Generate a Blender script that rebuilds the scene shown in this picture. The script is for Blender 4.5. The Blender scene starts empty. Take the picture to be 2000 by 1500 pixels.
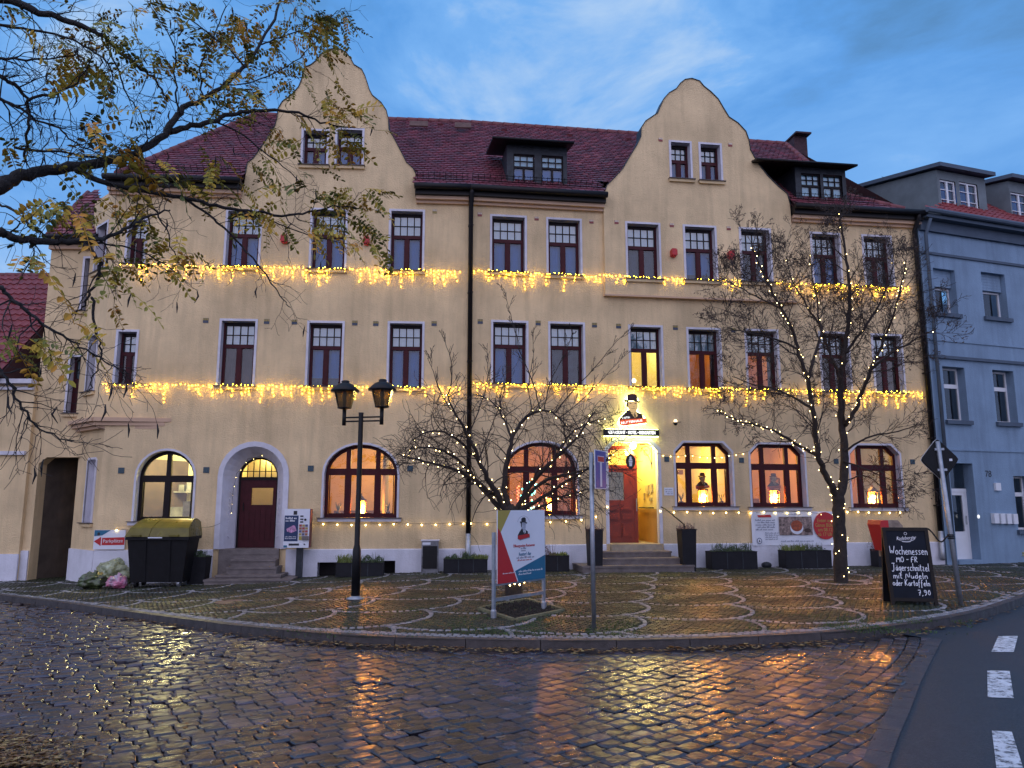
import bpy, bmesh, math, random
import numpy as np
from mathutils import Vector, Matrix, noise
from mathutils.geometry import tessellate_polygon
random.seed(7)
R = math.radians
SC = bpy.context.scene
COL = SC.collection

# ---------------------------------------------------------------- camera, light, exposure
CAM_H, PITCH, F = 1.8, R(9.0), 1480.0
cd = bpy.data.cameras.new('camera')
cd.sensor_width = 36.0; cd.sensor_fit = 'HORIZONTAL'; cd.lens = F * 36 / 2000
cd.clip_start = 0.1; cd.clip_end = 2000
cam = bpy.data.objects.new('camera', cd); COL.objects.link(cam)
cam.location = (0, 0, CAM_H); cam.rotation_euler = (R(90) + PITCH, 0, 0)
SC.camera = cam
SC.render.engine = 'CYCLES'
SC.view_settings.view_transform = 'Standard'; SC.view_settings.look = 'None'
SC.view_settings.exposure = 0.22; SC.view_settings.gamma = 1.0; SC.view_settings.use_curve_mapping = False
SC.cycles.use_denoising = True
SC.cycles.max_bounces = 6; SC.cycles.diffuse_bounces = 3; SC.cycles.glossy_bounces = 3
SC.cycles.transparent_max_bounces = 12
SC.cycles.sample_clamp_indirect = 4.0
SC.cycles.caustics_reflective = False; SC.cycles.caustics_refractive = False

SUN_EL, SUN_AZ = R(30), R(200)          # the glow of the sunset, low behind the camera
wd = bpy.data.worlds.new('World'); SC.world = wd; wd.use_nodes = True
nt = wd.node_tree; nt.nodes.clear(); N = nt.nodes; LK = nt.links
def wn(t, **k):
    n = N.new(t)
    for a, b in k.items(): setattr(n, a, b)
    return n
w_out = wn('ShaderNodeOutputWorld'); w_bg = wn('ShaderNodeBackground'); LK.new(w_bg.outputs[0], w_out.inputs[0])
w_tc = wn('ShaderNodeTexCoord')
w_sky = wn('ShaderNodeTexSky', sky_type='NISHITA', sun_disc=False, sun_elevation=R(3), sun_rotation=SUN_AZ)
w_map = wn('ShaderNodeMapping'); w_map.inputs['Scale'].default_value = (1.0, 1.0, 2.2); w_map.inputs['Location'].default_value = (3.1, 0.4, 0.7)
LK.new(w_tc.outputs['Generated'], w_map.inputs[0])
w_n1 = wn('ShaderNodeTexNoise'); w_n1.inputs['Scale'].default_value = 2.7; w_n1.inputs['Detail'].default_value = 8; w_n1.inputs['Roughness'].default_value = 0.58; w_n1.inputs['Distortion'].default_value = 0.5
LK.new(w_map.outputs[0], w_n1.inputs['Vector'])
w_r1 = wn('ShaderNodeValToRGB')
e = w_r1.color_ramp.elements
e[0].position = 0.33; e[0].color = (0.082, 0.215, 0.43, 1)
e[1].position = 0.70; e[1].color = (0.43, 0.585, 0.80, 1)
x = e.new(0.47); x.color = (0.105, 0.31, 0.70, 1)
x = e.new(0.57); x.color = (0.165, 0.39, 0.78, 1)
LK.new(w_n1.outputs['Fac'], w_r1.inputs[0])
# warm pale evening light in the half of the sky behind the camera
w_sep = wn('ShaderNodeSeparateXYZ'); LK.new(w_tc.outputs['Generated'], w_sep.inputs[0])
w_back = wn('ShaderNodeMapRange'); w_back.inputs[1].default_value = 0.35; w_back.inputs[2].default_value = -0.9
LK.new(w_sep.outputs['Y'], w_back.inputs[0])
w_mix = wn('ShaderNodeMix', data_type='RGBA'); LK.new(w_back.outputs[0], w_mix.inputs['Factor'])
w_hz = wn('ShaderNodeMapRange'); w_hz.inputs[1].default_value = 0.55; w_hz.inputs[2].default_value = 0.12; w_hz.inputs[4].default_value = 0.30
LK.new(w_sep.outputs['Z'], w_hz.inputs[0])
w_hm = wn('ShaderNodeMix', data_type='RGBA'); LK.new(w_hz.outputs[0], w_hm.inputs['Factor']); LK.new(w_r1.outputs[0], w_hm.inputs['A']); w_hm.inputs['B'].default_value = (0.28, 0.49, 0.85, 1)
LK.new(w_hm.outputs['Result'], w_mix.inputs['A']); w_mix.inputs['B'].default_value = (0.46, 0.54, 0.94, 1)
w_add = wn('ShaderNodeMix', data_type='RGBA', blend_type='ADD'); w_add.inputs['Factor'].default_value = 0.0012
LK.new(w_mix.outputs['Result'], w_add.inputs['A']); LK.new(w_sky.outputs[0], w_add.inputs['B'])
LK.new(w_add.outputs['Result'], w_bg.inputs['Color']); w_bg.inputs['Strength'].default_value = 0.97

sl = bpy.data.lights.new('evening_sun', 'SUN'); sl.energy = 1.12; sl.angle = R(130); sl.color = (1.0, 0.83, 0.70)
so = bpy.data.objects.new('evening_sun', sl); COL.objects.link(so)
so.rotation_euler = (R(90) - SUN_EL, 0, R(-20))

# ---------------------------------------------------------------- projection helpers: turn a point seen in the picture into a place
CP, SP = math.cos(PITCH), math.sin(PITCH)
CAMP = Vector((0, 0, CAM_H))
def ray(x, y):
    u = (x - 1000) / F; v = (750 - y) / F
    return Vector((u, CP - v * SP, SP + v * CP))
def smooth01(t):
    t = max(0.0, min(1.0, t)); return t * t * (3 - 2 * t)
def gz(X):                                  # the square falls a little to the left
    return -0.28 * smooth01(-X / 10.5)
KERB = 0.12
def gp(x, y, h=KERB):                       # point of the ground (h above the road)
    d = ray(x, y); z = h
    for _ in range(8):
        t = (z - CAM_H) / d.z
        z = h + gz(d.x * t)
    return CAMP + d * t
def ppm(P):                                 # pixels per metre at a place
    q = P - CAMP; return F / (q.y * CP + q.z * SP)
def at_depth(x, y, Y):
    d = ray(x, y); return CAMP + d * (Y / d.y)

# ---------------------------------------------------------------- object helpers
BASE = {}
def tag(o, label=None, cat=None, group=None, kind=None):
    if label: o['label'] = label
    if cat: o['category'] = cat
    if group: o['group'] = group
    if kind: o['kind'] = kind
    return o
def thing(name, label, cat, loc, group=None):
    o = bpy.data.objects.new(name, None); COL.objects.link(o); o.location = loc; o.empty_display_size = 0.2
    BASE[o.name] = Vector(loc)
    return tag(o, label, cat, group)
class MB:
    def __init__(s): s.v = []; s.f = []; s.mi = []; s.m = 0; s.tint = []
    def face(s, pts):
        n = len(s.v); s.v.extend([tuple(p) for p in pts]); s.f.append(tuple(range(n, n + len(pts)))); s.mi.append(s.m)
    def faces(s, vs, fs):
        n = len(s.v); s.v.extend([tuple(p) for p in vs])
        for f in fs: s.f.append(tuple(i + n for i in f)); s.mi.append(s.m)
    def hexa(s, c):                          # 8 corners: bottom 4 (ccw from above), top 4
        s.faces(c, [(3, 2, 1, 0), (4, 5, 6, 7), (0, 1, 5, 4), (1, 2, 6, 5), (2, 3, 7, 6), (3, 0, 4, 7)])
    def box(s, x0, x1, y0, y1, z0, z1, M=None):
        c = [Vector(p) for p in ((x0, y0, z0), (x1, y0, z0), (x1, y1, z0), (x0, y1, z0), (x0, y0, z1), (x1, y0, z1), (x1, y1, z1), (x0, y1, z1))]
        if M is not None: c = [M @ p for p in c]
        s.hexa(c)
    def fbox(s, W, s0, s1, z0, z1, o0, o1):  # box in a wall's own frame, o = out of the wall
        if s1 < s0: s0, s1 = s1, s0
        if z1 < z0: z0, z1 = z1, z0
        if o1 < o0: o0, o1 = o1, o0
        s.hexa([W.p(s0, z0, o1), W.p(s1, z0, o1), W.p(s1, z0, o0), W.p(s0, z0, o0), W.p(s0, z1, o1), W.p(s1, z1, o1), W.p(s1, z1, o0), W.p(s0, z1, o0)])
    def prism(s, pts, vec, cap0=True):       # polygon pushed along vec (pts face the -vec side)
        n = len(pts); vec = Vector(vec); pts = [Vector(p) for p in pts]
        tris = tessellate_polygon([pts]); q = [p + vec for p in pts]
        if cap0: s.faces(pts, [tuple(t) for t in tris])
        s.faces(q, [tuple(reversed(t)) for t in tris])
        for i in range(n):
            j = (i + 1) % n; s.face([pts[i], q[i], q[j], pts[j]])
    def poly(s, pts, holes=()):
        loops = [[Vector(p) for p in pts]] + [[Vector(p) for p in h] for h in holes]
        flat = [p for l in loops for p in l]
        s.faces(flat, [tuple(t) for t in tessellate_polygon(loops)])
    def tube(s, pts, rad, n=6, cap=True):
        pts = [Vector(p) for p in pts]
        if not hasattr(rad, '__len__'): rad = [rad] * len(pts)
        k = len(pts)
        if k < 2: return
        t0 = (pts[1] - pts[0]).normalized()
        up = Vector((0, 0, 1)) if abs(t0.z) < 0.9 else Vector((1, 0, 0))
        a = t0.cross(up).normalized()
        base = len(s.v); prev = t0
        for i in range(k):
            t = (pts[min(i + 1, k - 1)] - pts[max(i - 1, 0)])
            t = t.normalized() if t.length > 1e-9 else prev
            a = (a - t * a.dot(t)); a = a.normalized() if a.length > 1e-6 else t.orthogonal().normalized()
            b = t.cross(a); prev = t
            for j in range(n):
                an = 2 * math.pi * j / n
                s.v.append(tuple(pts[i] + (a * math.cos(an) + b * math.sin(an)) * rad[i]))
        for i in range(k - 1):
            for j in range(n):
                j2 = (j + 1) % n
                s.f.append((base + i * n + j, base + i * n + j2, base + (i + 1) * n + j2, base + (i + 1) * n + j)); s.mi.append(s.m)
        if cap:
            s.f.append(tuple(base + j for j in reversed(range(n)))); s.mi.append(s.m)
            s.f.append(tuple(base + (k - 1) * n + j for j in range(n))); s.mi.append(s.m)
    def lathe(s, c, prof, n=16, M=None):     # profile of (radius, z) round a vertical axis at c
        base = len(s.v); c = Vector(c)
        for r, z in prof:
            for j in range(n):
                an = 2 * math.pi * j / n
                p = Vector((r * math.cos(an), r * math.sin(an), z))
                if M is not None: p = M @ p
                s.v.append(tuple(c + p))
        for i in range(len(prof) - 1):
            for j in range(n):
                j2 = (j + 1) % n
                s.f.append((base + i * n + j, base + i * n + j2, base + (i + 1) * n + j2, base + (i + 1) * n + j)); s.mi.append(s.m)
        s.f.append(tuple(base + j for j in reversed(range(n)))); s.mi.append(s.m)
        s.f.append(tuple(base + (len(prof) - 1) * n + j for j in range(n))); s.mi.append(s.m)
    def octa(s, c, r):
        c = Vector(c)
        v = [c + Vector(d) * r for d in ((1, 0, 0), (-1, 0, 0), (0, 1, 0), (0, -1, 0), (0, 0, 1.25), (0, 0, -1.25))]
        s.faces(v, [(0, 2, 4), (2, 1, 4), (1, 3, 4), (3, 0, 4), (2, 0, 5), (1, 2, 5), (3, 1, 5), (0, 3, 5)])
    def ball(s, c, r, n=10, m=6, sq=(1, 1, 1)):
        prof = [(max(1e-4, r * math.sin(math.pi * i / m)), -r * math.cos(math.pi * i / m)) for i in range(m + 1)]
        s.lathe(c, prof, n, Matrix.Diagonal(Vector(sq)))
    def build(s, name, mats, parent=None, smooth=False, tint=None, label=None, cat=None, group=None, kind=None, loc=None):
        if not isinstance(mats, (list, tuple)): mats = [mats]
        off = Vector((0, 0, 0))
        if parent is not None: off = BASE[parent.name]
        elif loc is not None: off = Vector(loc)
        me = bpy.data.meshes.new(name)
        me.from_pydata([(p[0] - off.x, p[1] - off.y, p[2] - off.z) for p in s.v], [], s.f)
        for m in mats: me.materials.append(m)
        if len(mats) > 1: me.polygons.foreach_set('material_index', s.mi)
        if smooth: me.polygons.foreach_set('use_smooth', [True] * len(me.polygons))
        if tint is not None:
            at = me.attributes.new('tint', 'FLOAT', 'POINT'); at.data.foreach_set('value', tint)
        me.update()
        o = bpy.data.objects.new(name, me); COL.objects.link(o)
        BASE[o.name] = off
        if parent is not None: o.parent = parent
        elif loc is not None: o.location = loc
        return tag(o, label, cat, group, kind)
class Wall:
    def __init__(s, x, y, ang): s.o = Vector((x, y, 0)); s.d = Vector((math.cos(ang), math.sin(ang), 0)); s.n = Vector((math.sin(ang), -math.cos(ang), 0)); s.ang = ang
    def p(s, a, z, out=0.0): return s.o + s.d * a + s.n * out + Vector((0, 0, z))
    def px(s, x, y, out=0.0):
        d = ray(x, y); q = s.o + s.n * out
        t = (q - CAMP).dot(s.n) / d.dot(s.n); P = CAMP + d * t
        return (P - s.o).dot(s.d), P.z
    def at(s, x, y, out=0.0):
        d = ray(x, y); q = s.o + s.n * out
        return CAMP + d * ((q - CAMP).dot(s.n) / d.dot(s.n))
    def mat(s, a, z, out=0.0):              # frame for flat things that hang on the wall: x along, y up, z out
        m = Matrix((s.d, Vector((0, 0, 1)), s.n)).transposed().to_4x4(); m.translation = s.p(a, z, out); return m

# ---------------------------------------------------------------- materials
def mat(name, col, rough=0.75, var=0.12, scale=3.0, bump=0.0, bscale=60.0, metal=0.0, spec=0.5, tint=False, detail=5, hue=None, stain=0.0, coat=0.0, rvar=0.0, trans=0.0, world=False):
    m = bpy.data.materials.new(name); m.use_nodes = True; t = m.node_tree; b = t.nodes['Principled BSDF']
    b.inputs['Roughness'].default_value = rough; b.inputs['Metallic'].default_value = metal
    b.inputs['Specular IOR Level'].default_value = spec; b.inputs['Coat Weight'].default_value = coat
    if trans: b.inputs['Subsurface Weight'].default_value = 0
    tc = t.nodes.new('ShaderNodeTexCoord'); L = t.links
    if world:
        tcg = t.nodes.new('ShaderNodeNewGeometry')
    OUT = tcg.outputs['Position'] if world else tc.outputs['Object']
    src = None
    c1 = [max(0, c * (1 - var)) for c in col] + [1]; c2 = [min(1, c * (1 + var)) for c in col] + [1]
    if hue: c2 = list(hue) + [1]
    n = t.nodes.new('ShaderNodeTexNoise'); n.inputs['Scale'].default_value = scale; n.inputs['Detail'].default_value = detail; n.inputs['Roughness'].default_value = 0.6
    L.new(OUT, n.inputs['Vector'])
    mx = t.nodes.new('ShaderNodeMix'); mx.data_type = 'RGBA'; mx.inputs['A'].default_value = c1; mx.inputs['B'].default_value = c2
    mr = t.nodes.new('ShaderNodeMapRange'); mr.inputs[1].default_value = 0.32; mr.inputs[2].default_value = 0.68
    L.new(n.outputs['Fac'], mr.inputs[0]); L.new(mr.outputs[0], mx.inputs['Factor'])
    src = mx.outputs['Result']
    if tint:
        a = t.nodes.new('ShaderNodeAttribute'); a.attribute_name = 'tint'
        rp = t.nodes.new('ShaderNodeValToRGB'); rp.color_ramp.interpolation = 'LINEAR'
        el = rp.color_ramp.elements; cols = tint
        el[0].position = 0; el[0].color = list(cols[0]) + [1]; el[1].position = 1; el[1].color = list(cols[-1]) + [1]
        for i in range(1, len(cols) - 1):
            q = el.new(i / (len(cols) - 1)); q.color = list(cols[i]) + [1]
        L.new(a.outputs['Fac'], rp.inputs[0])
        m2 = t.nodes.new('ShaderNodeMix'); m2.data_type = 'RGBA'; m2.blend_type = 'MULTIPLY'; m2.inputs['Factor'].default_value = 1
        L.new(src, m2.inputs['A']); L.new(rp.outputs[0], m2.inputs['B']); src = m2.outputs['Result']
    if stain:
        n3 = t.nodes.new('ShaderNodeTexNoise'); n3.inputs['Scale'].default_value = 0.8; n3.inputs['Detail'].default_value = 8; n3.inputs['Roughness'].default_value = 0.7
        mp = t.nodes.new('ShaderNodeMapping'); mp.inputs['Scale'].default_value = (2.5, 2.5, 0.35)
        L.new(OUT, mp.inputs[0]); L.new(mp.outputs[0], n3.inputs['Vector'])
        if stain >= .4:                      # finer vertical runs on top of the broad ones
            n5 = t.nodes.new('ShaderNodeTexNoise'); n5.inputs['Scale'].default_value = 1.0; n5.inputs['Detail'].default_value = 6
            m5 = t.nodes.new('ShaderNodeMapping'); m5.inputs['Scale'].default_value = (7, 7, 0.45); L.new(OUT, m5.inputs[0]); L.new(m5.outputs[0], n5.inputs['Vector'])
            a5 = t.nodes.new('ShaderNodeMath'); a5.operation = 'MULTIPLY_ADD'; a5.inputs[1].default_value = .45; L.new(n5.outputs['Fac'], a5.inputs[0]); L.new(n3.outputs['Fac'], a5.inputs[2]); a6 = t.nodes.new('ShaderNodeMath'); a6.operation = 'SUBTRACT'; a6.inputs[1].default_value = .2; L.new(a5.outputs[0], a6.inputs[0]); NS = a6.outputs[0]
        else: NS = n3.outputs['Fac']
        r3 = t.nodes.new('ShaderNodeMapRange'); r3.inputs[1].default_value = 0.46; r3.inputs[2].default_value = 0.78; r3.inputs[4].default_value = stain
        L.new(NS, r3.inputs[0])
        m3 = t.nodes.new('ShaderNodeMix'); m3.data_type = 'RGBA'; m3.inputs['B'].default_value = [c * 0.45 for c in col] + [1]
        L.new(r3.outputs[0], m3.inputs['Factor']); L.new(src, m3.inputs['A']); src = m3.outputs['Result']
    L.new(src, b.inputs['Base Color'])
    if rvar:
        r4 = t.nodes.new('ShaderNodeMapRange'); r4.inputs[1].default_value = 0.3; r4.inputs[2].default_value = 0.7
        r4.inputs[3].default_value = max(0.03, rough - rvar); r4.inputs[4].default_value = min(1, rough + rvar)
        n4 = t.nodes.new('ShaderNodeTexNoise'); n4.inputs['Scale'].default_value = .9 if world else scale * 0.6; n4.inputs['Detail'].default_value = 6
        L.new(OUT, n4.inputs['Vector']); L.new(n4.outputs['Fac'], r4.inputs[0]); L.new(r4.outputs[0], b.inputs['Roughness'])
    if bump:
        n2 = t.nodes.new('ShaderNodeTexNoise'); n2.inputs['Scale'].default_value = bscale; n2.inputs['Detail'].default_value = 3
        L.new(OUT, n2.inputs['Vector'])
        bp = t.nodes.new('ShaderNodeBump'); bp.inputs['Strength'].default_value = bump; bp.inputs['Distance'].default_value = 0.02
        L.new(n2.outputs['Fac'], bp.inputs['Height']); L.new(bp.outputs[0], b.inputs['Normal'])
    return m
def emit(name, col, strength, base=(0.8, 0.7, 0.5)):
    m = bpy.data.materials.new(name); m.use_nodes = True; b = m.node_tree.nodes['Principled BSDF']
    b.inputs['Base Color'].default_value = list(base) + [1]; b.inputs['Roughness'].default_value = 0.4
    b.inputs['Emission Color'].default_value = list(col) + [1]; b.inputs['Emission Strength'].default_value = strength
    return m
def glass(name, tint=(1, 1, 1), refl=1.0, rough=0.01):
    m = bpy.data.materials.new(name); m.use_nodes = True; t = m.node_tree; t.nodes.clear()
    o = t.nodes.new('ShaderNodeOutputMaterial'); mx = t.nodes.new('ShaderNodeMixShader'); tr = t.nodes.new('ShaderNodeBsdfTransparent'); gl = t.nodes.new('ShaderNodeBsdfGlossy')
    tr.inputs[0].default_value = list(tint) + [1]; gl.inputs['Roughness'].default_value = rough
    fr = t.nodes.new('ShaderNodeFresnel'); fr.inputs['IOR'].default_value = 1.5
    ma = t.nodes.new('ShaderNodeMath'); ma.operation = 'MULTIPLY'; ma.inputs[1].default_value = refl; ma.use_clamp = True
    tc = t.nodes.new('ShaderNodeTexCoord'); nz = t.nodes.new('ShaderNodeTexNoise'); nz.inputs['Scale'].default_value = 2.2
    bp = t.nodes.new('ShaderNodeBump'); bp.inputs['Strength'].default_value = 0.08; bp.inputs['Distance'].default_value = 0.05
    t.links.new(tc.outputs['Object'], nz.inputs['Vector']); t.links.new(nz.outputs['Fac'], bp.inputs['Height']); t.links.new(bp.outputs[0], gl.inputs['Normal'])
    t.links.new(fr.outputs[0], ma.inputs[0]); t.links.new(ma.outputs[0], mx.inputs[0]); t.links.new(tr.outputs[0], mx.inputs[1]); t.links.new(gl.outputs[0], mx.inputs[2]); t.links.new(mx.outputs[0], o.inputs[0])
    return m

M = {}
M['stucco'] = mat('cream stucco', (0.70, 0.525, 0.305), 0.9, 0.17, 0.8, 0.9, 30, stain=0.42, detail=10)
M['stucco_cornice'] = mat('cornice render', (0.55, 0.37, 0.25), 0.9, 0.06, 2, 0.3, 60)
M['white'] = mat('white painted surround', (0.60, 0.585, 0.65), 0.7, 0.10, 4, 0.15, 60, stain=.25)
M['plinth'] = mat('white plinth render', (0.66, 0.66, 0.74), 0.8, 0.10, 2.0, 0.5, 30, stain=0.35, detail=8)
M['frame'] = mat('maroon window paint', (0.050, 0.007, 0.011), 0.5, 0.2, 6, 0.1, 40, spec=0.2)
M['framedark'] = mat('dark window paint', (0.010, 0.006, 0.008), 0.5, 0.15, 6, spec=0.2)
M['reveal'] = mat('dark lintel reveal', (0.05, 0.03, 0.03), 0.8)
M['sill'] = mat('sill sheet metal', (0.06, 0.045, 0.05), 0.4, 0.2)
M['tile'] = mat('red clay roof tile', (0.30, 0.30, 0.30), 0.55, 0.3, 2.2, 0.25, 30, tint=[(0.42, 0.095, 0.145), (0.70, 0.145, 0.21), (0.32, 0.09, 0.14), (0.90, 0.24, 0.28)], detail=7, stain=.38, world=True)
M['roofbase'] = mat('roof underlay', (0.05, 0.015, 0.018), 0.9)
M['ridge'] = mat('clay ridge tile', (0.16, 0.042, 0.048), 0.6, 0.25, 5)
M['gutter'] = mat('dark painted gutter', (0.008, 0.007, 0.009), 0.45, 0.2, spec=0.25)
M['slate'] = mat('dark slate cladding', (0.020, 0.025, 0.034), 0.5, 0.4, 7, 0.4, 16, spec=0.35)
M['glass'] = glass('window glass', (0.92, 0.95, 0.96), 2.2)
M['glass2'] = glass('old window glass', (0.85, 0.9, 0.92), 6.0, 0.02)
M['curtain_skyrefl'] = mat('white half curtain', (0.38, 0.72, 1.0), 0.9, 0.10, 9)  # blue of the sky mirrored in the top panes, put into the cloth colour
M['blind_skyrefl'] = mat('grey blue roller blind', (0.018, 0.16, 0.52), 0.9, 0.08, 3)  # dusk sky reflected in the glass is coloured into this blind
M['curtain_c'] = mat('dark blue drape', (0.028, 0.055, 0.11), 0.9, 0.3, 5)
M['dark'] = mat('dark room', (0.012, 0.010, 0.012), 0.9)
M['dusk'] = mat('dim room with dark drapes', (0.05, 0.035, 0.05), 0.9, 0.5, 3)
M['stone'] = mat('worn grey step stone', (0.15, 0.125, 0.12), 0.6, 0.25, 5, 0.5, 40, rvar=0.2)
M['pot'] = mat('anthracite planter', (0.012, 0.012, 0.016), 0.6, 0.25, 5, 0.15, 40, spec=0.25)
M['leafdark'] = mat('dark green foliage', (0.045, 0.075, 0.03), 0.7, 0.5, 9)
M['leafyel'] = mat('yellow green grass', (0.16, 0.20, 0.05), 0.7, 0.4, 9)
M['heather'] = mat('brown pink heather', (0.12, 0.06, 0.06), 0.8, 0.4, 9)
M['steel'] = mat('galvanised steel', (0.34, 0.36, 0.40), 0.42, 0.2, 9, 0.1, 40, metal=0.7)
M['black'] = mat('black paint', (0.007, 0.007, 0.009), 0.45, 0.3, 8, 0.1, 50, spec=0.3)
M['blackrough'] = mat('black plastic', (0.006, 0.006, 0.008), 0.6, 0.3, 8, 0.2, 60, spec=0.25)
M['bark'] = mat('dark bark', (0.028, 0.020, 0.018), 0.9, 0.35, 12, 0.8, 40)
M['bark2'] = mat('near tree bark', (0.016, 0.014, 0.015), 0.85, 0.4, 14, 0.8, 60)
M['soil'] = mat('dark soil', (0.03, 0.022, 0.016), 0.95, 0.5, 20, 0.8, 60)
M['red'] = mat('red print', (0.45, 0.015, 0.02), 0.5, 0.05)
M['teal'] = mat('petrol blue print', (0.012, 0.13, 0.24), 0.5, 0.05)
M['olive'] = mat('ochre print', (0.38, 0.30, 0.06), 0.5, 0.05)
M['paper'] = mat('white print', (0.70, 0.72, 0.80), 0.55, 0.03)
M['ink'] = mat('dark ink', (0.015, 0.015, 0.022), 0.6, 0.05)
M['greyink'] = mat('grey ink', (0.20, 0.22, 0.30), 0.6, 0.05)
M['skinlit'] = emit('lit printed portrait', (.75, .48, .16), .55, (.45, .30, .15))
M['skin'] = mat('printed portrait skin', (0.45, 0.30, 0.17), 0.6, 0.12, 12)
M['skingrey'] = mat('grey printed portrait', (0.36, 0.38, 0.46), 0.6, 0.2, 14)
M['hat'] = mat('printed dark hat', (0.05, 0.016, 0.016), 0.6, 0.2, 12)
M['coat'] = mat('printed dark coat', (0.05, 0.025, 0.02), 0.6, 0.2, 12)
M['bulb'] = emit('warm led bulb', (1.0, 0.60, 0.018), 105.0)
M['bulbw'] = emit('warm white led bulb', (1.0, 0.74, 0.28), 17.0)
M['bulbbig'] = emit('festoon bulb', (1.0, 0.74, 0.25), 15.0)
M['lampbulb'] = emit('glowing lantern bulb', (1.0, 0.33, 0.04), 1400.0)
def worn(name, col, under, scale=16.0, lo=0.46, hi=0.56, rough=.6):
    m = mat(name, col, rough, .15, 6, .5, 120); t = m.node_tree; b = t.nodes['Principled BSDF']; L = t.links
    tc = t.nodes.new('ShaderNodeTexCoord'); n = t.nodes.new('ShaderNodeTexNoise'); n.inputs['Scale'].default_value = scale; n.inputs['Detail'].default_value = 9; n.inputs['Roughness'].default_value = .75
    L.new(tc.outputs['Object'], n.inputs['Vector']); r = t.nodes.new('ShaderNodeMapRange'); r.inputs[1].default_value = lo; r.inputs[2].default_value = hi; L.new(n.outputs['Fac'], r.inputs[0])
    src = b.inputs['Base Color'].links[0].from_socket; x = t.nodes.new('ShaderNodeMix'); x.data_type = 'RGBA'; x.inputs['A'].default_value = list(under) + [1]; L.new(r.outputs[0], x.inputs['Factor']); L.new(src, x.inputs['B']); L.new(x.outputs['Result'], b.inputs['Base Color']); return m
M['cable'] = mat('thin dark cable', (0.03, 0.03, 0.03), 0.6)
# ---------------------------------------------------------------- the ground
A_R, A_L = R(7.8), R(4.2)
WR = Wall(-1.175, 20.0, A_R)                # right half of the front, s > 0
WL = Wall(-1.175, 20.0, A_L)                # left half of the front, s < 0
def pip(px, py, poly):
    px = np.asarray(px); py = np.asarray(py); ins = np.zeros(px.shape, bool); n = len(poly)
    for i in range(n):
        x1, y1 = poly[i]; x2, y2 = poly[(i + 1) % n]
        if y1 == y2: continue
        c = ((y1 > py) != (y2 > py)) & (px < (x2 - x1) * (py - y1) / (y2 - y1) + x1)
        ins ^= c
    return ins
def npgz(X):
    t = np.clip(-X / 10.5, 0, 1); return -0.28 * t * t * (3 - 2 * t)
def sheet(name, poly, h, m, step=1.0, kind='structure'):
    b = MB(); xs = [p[0] for p in poly]; ys = [p[1] for p in poly]
    me = bmesh.new()
    vs = [me.verts.new((p[0], p[1], 0)) for p in poly]; me.faces.new(vs)
    x = math.floor(min(xs)) + step
    while x < max(xs):
        if -12 < x < 1: bmesh.ops.bisect_plane(me, geom=me.verts[:] + me.edges[:] + me.faces[:], plane_co=(x, 0, 0), plane_no=(1, 0, 0))
        x += step
    for v in me.verts: v.co.z = h + gz(v.co.x)
    bmesh.ops.triangulate(me, faces=me.faces[:])
    d = bpy.data.meshes.new(name); me.to_mesh(d); me.free(); d.materials.append(m)
    if len(d.polygons) and d.polygons[0].normal.z < 0: d.flip_normals()
    o = bpy.data.objects.new(name, d); COL.objects.link(o); BASE[o.name] = Vector((0, 0, 0))
    return tag(o, kind=kind)
M['mortar'] = mat('dark wet joint earth', (0.010, 0.009, 0.009), 0.6, 0.5, 6, 0.6, 50, rvar=0.25, hue=(0.016, 0.019, 0.008))
M['moss'] = mat('mossy joint earth', (0.014, 0.011, 0.009), 0.9, 0.5, 1.1, 0.7, 40, hue=(0.020, 0.034, 0.006))
M['earth'] = mat('earth', (0.04, 0.035, 0.03), 0.9, 0.4, 2)
sheet('ground', [(-150, -60), (150, -60), (150, 400), (-150, 400)], -0.12, M['earth'])
kerb_px = [(-420, 1108), (-200, 1136), (0, 1162), (90, 1172), (200, 1187), (300, 1201), (400, 1214), (500, 1226), (650, 1239), (800, 1246), (1000, 1250), (1200, 1251), (1400, 1246), (1600, 1236), (1700, 1228), (1800, 1215), (1870, 1203), (1930, 1190), (2000, 1166), (2080, 1135)]
kerb = [gp(x, y) for x, y in kerb_px]
def resample(pts, step):
    out = [pts[0].copy()]; acc = 0.0
    for a, b in zip(pts, pts[1:]):
        l = (b - a).length; d = step - acc
        while d <= l:
            out.append(a.lerp(b, d / l)); d += step
        acc = l - (d - step)
    return out
def smoothline(pts, it=2):
    for _ in range(it):
        q = [pts[0]]
        for a, b in zip(pts, pts[1:]): q += [a.lerp(b, .25), a.lerp(b, .75)]
        pts = q + [pts[-1]]
    return pts
kerb_s = smoothline(kerb, 2)
K2 = [(p.x, p.y) for p in kerb_s]
edge_px = [(1826, 1248), (1804, 1286), (1780, 1330), (1752, 1395), (1725, 1447), (1700, 1520), (1680, 1600)]
edge = [gp(x, y, 0) for x, y in edge_px]
E2 = [(p.x, p.y) for p in edge] + [(1.2, 3.2)]
ik = min(range(len(K2)), key=lambda i: (K2[i][0] - E2[0][0]) ** 2 + (K2[i][1] - E2[0][1]) ** 2)
cob_poly = K2[:ik + 1] + E2 + [(-14, 3.2), (-30, 12)]
asph_poly = list(reversed(E2)) + K2[ik:] + [(26, 17), (26, 2.5), (1.2, 2.5)]
M['asphalt'] = worn('damp asphalt', (0.019, 0.026, 0.039), (0.062, 0.070, 0.082), 48, .34, .52, .5)
road = sheet('road', cob_poly, -0.045, M['mortar'])
asph = sheet('asphalt_road', asph_poly, -0.012, M['asphalt'])

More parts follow.
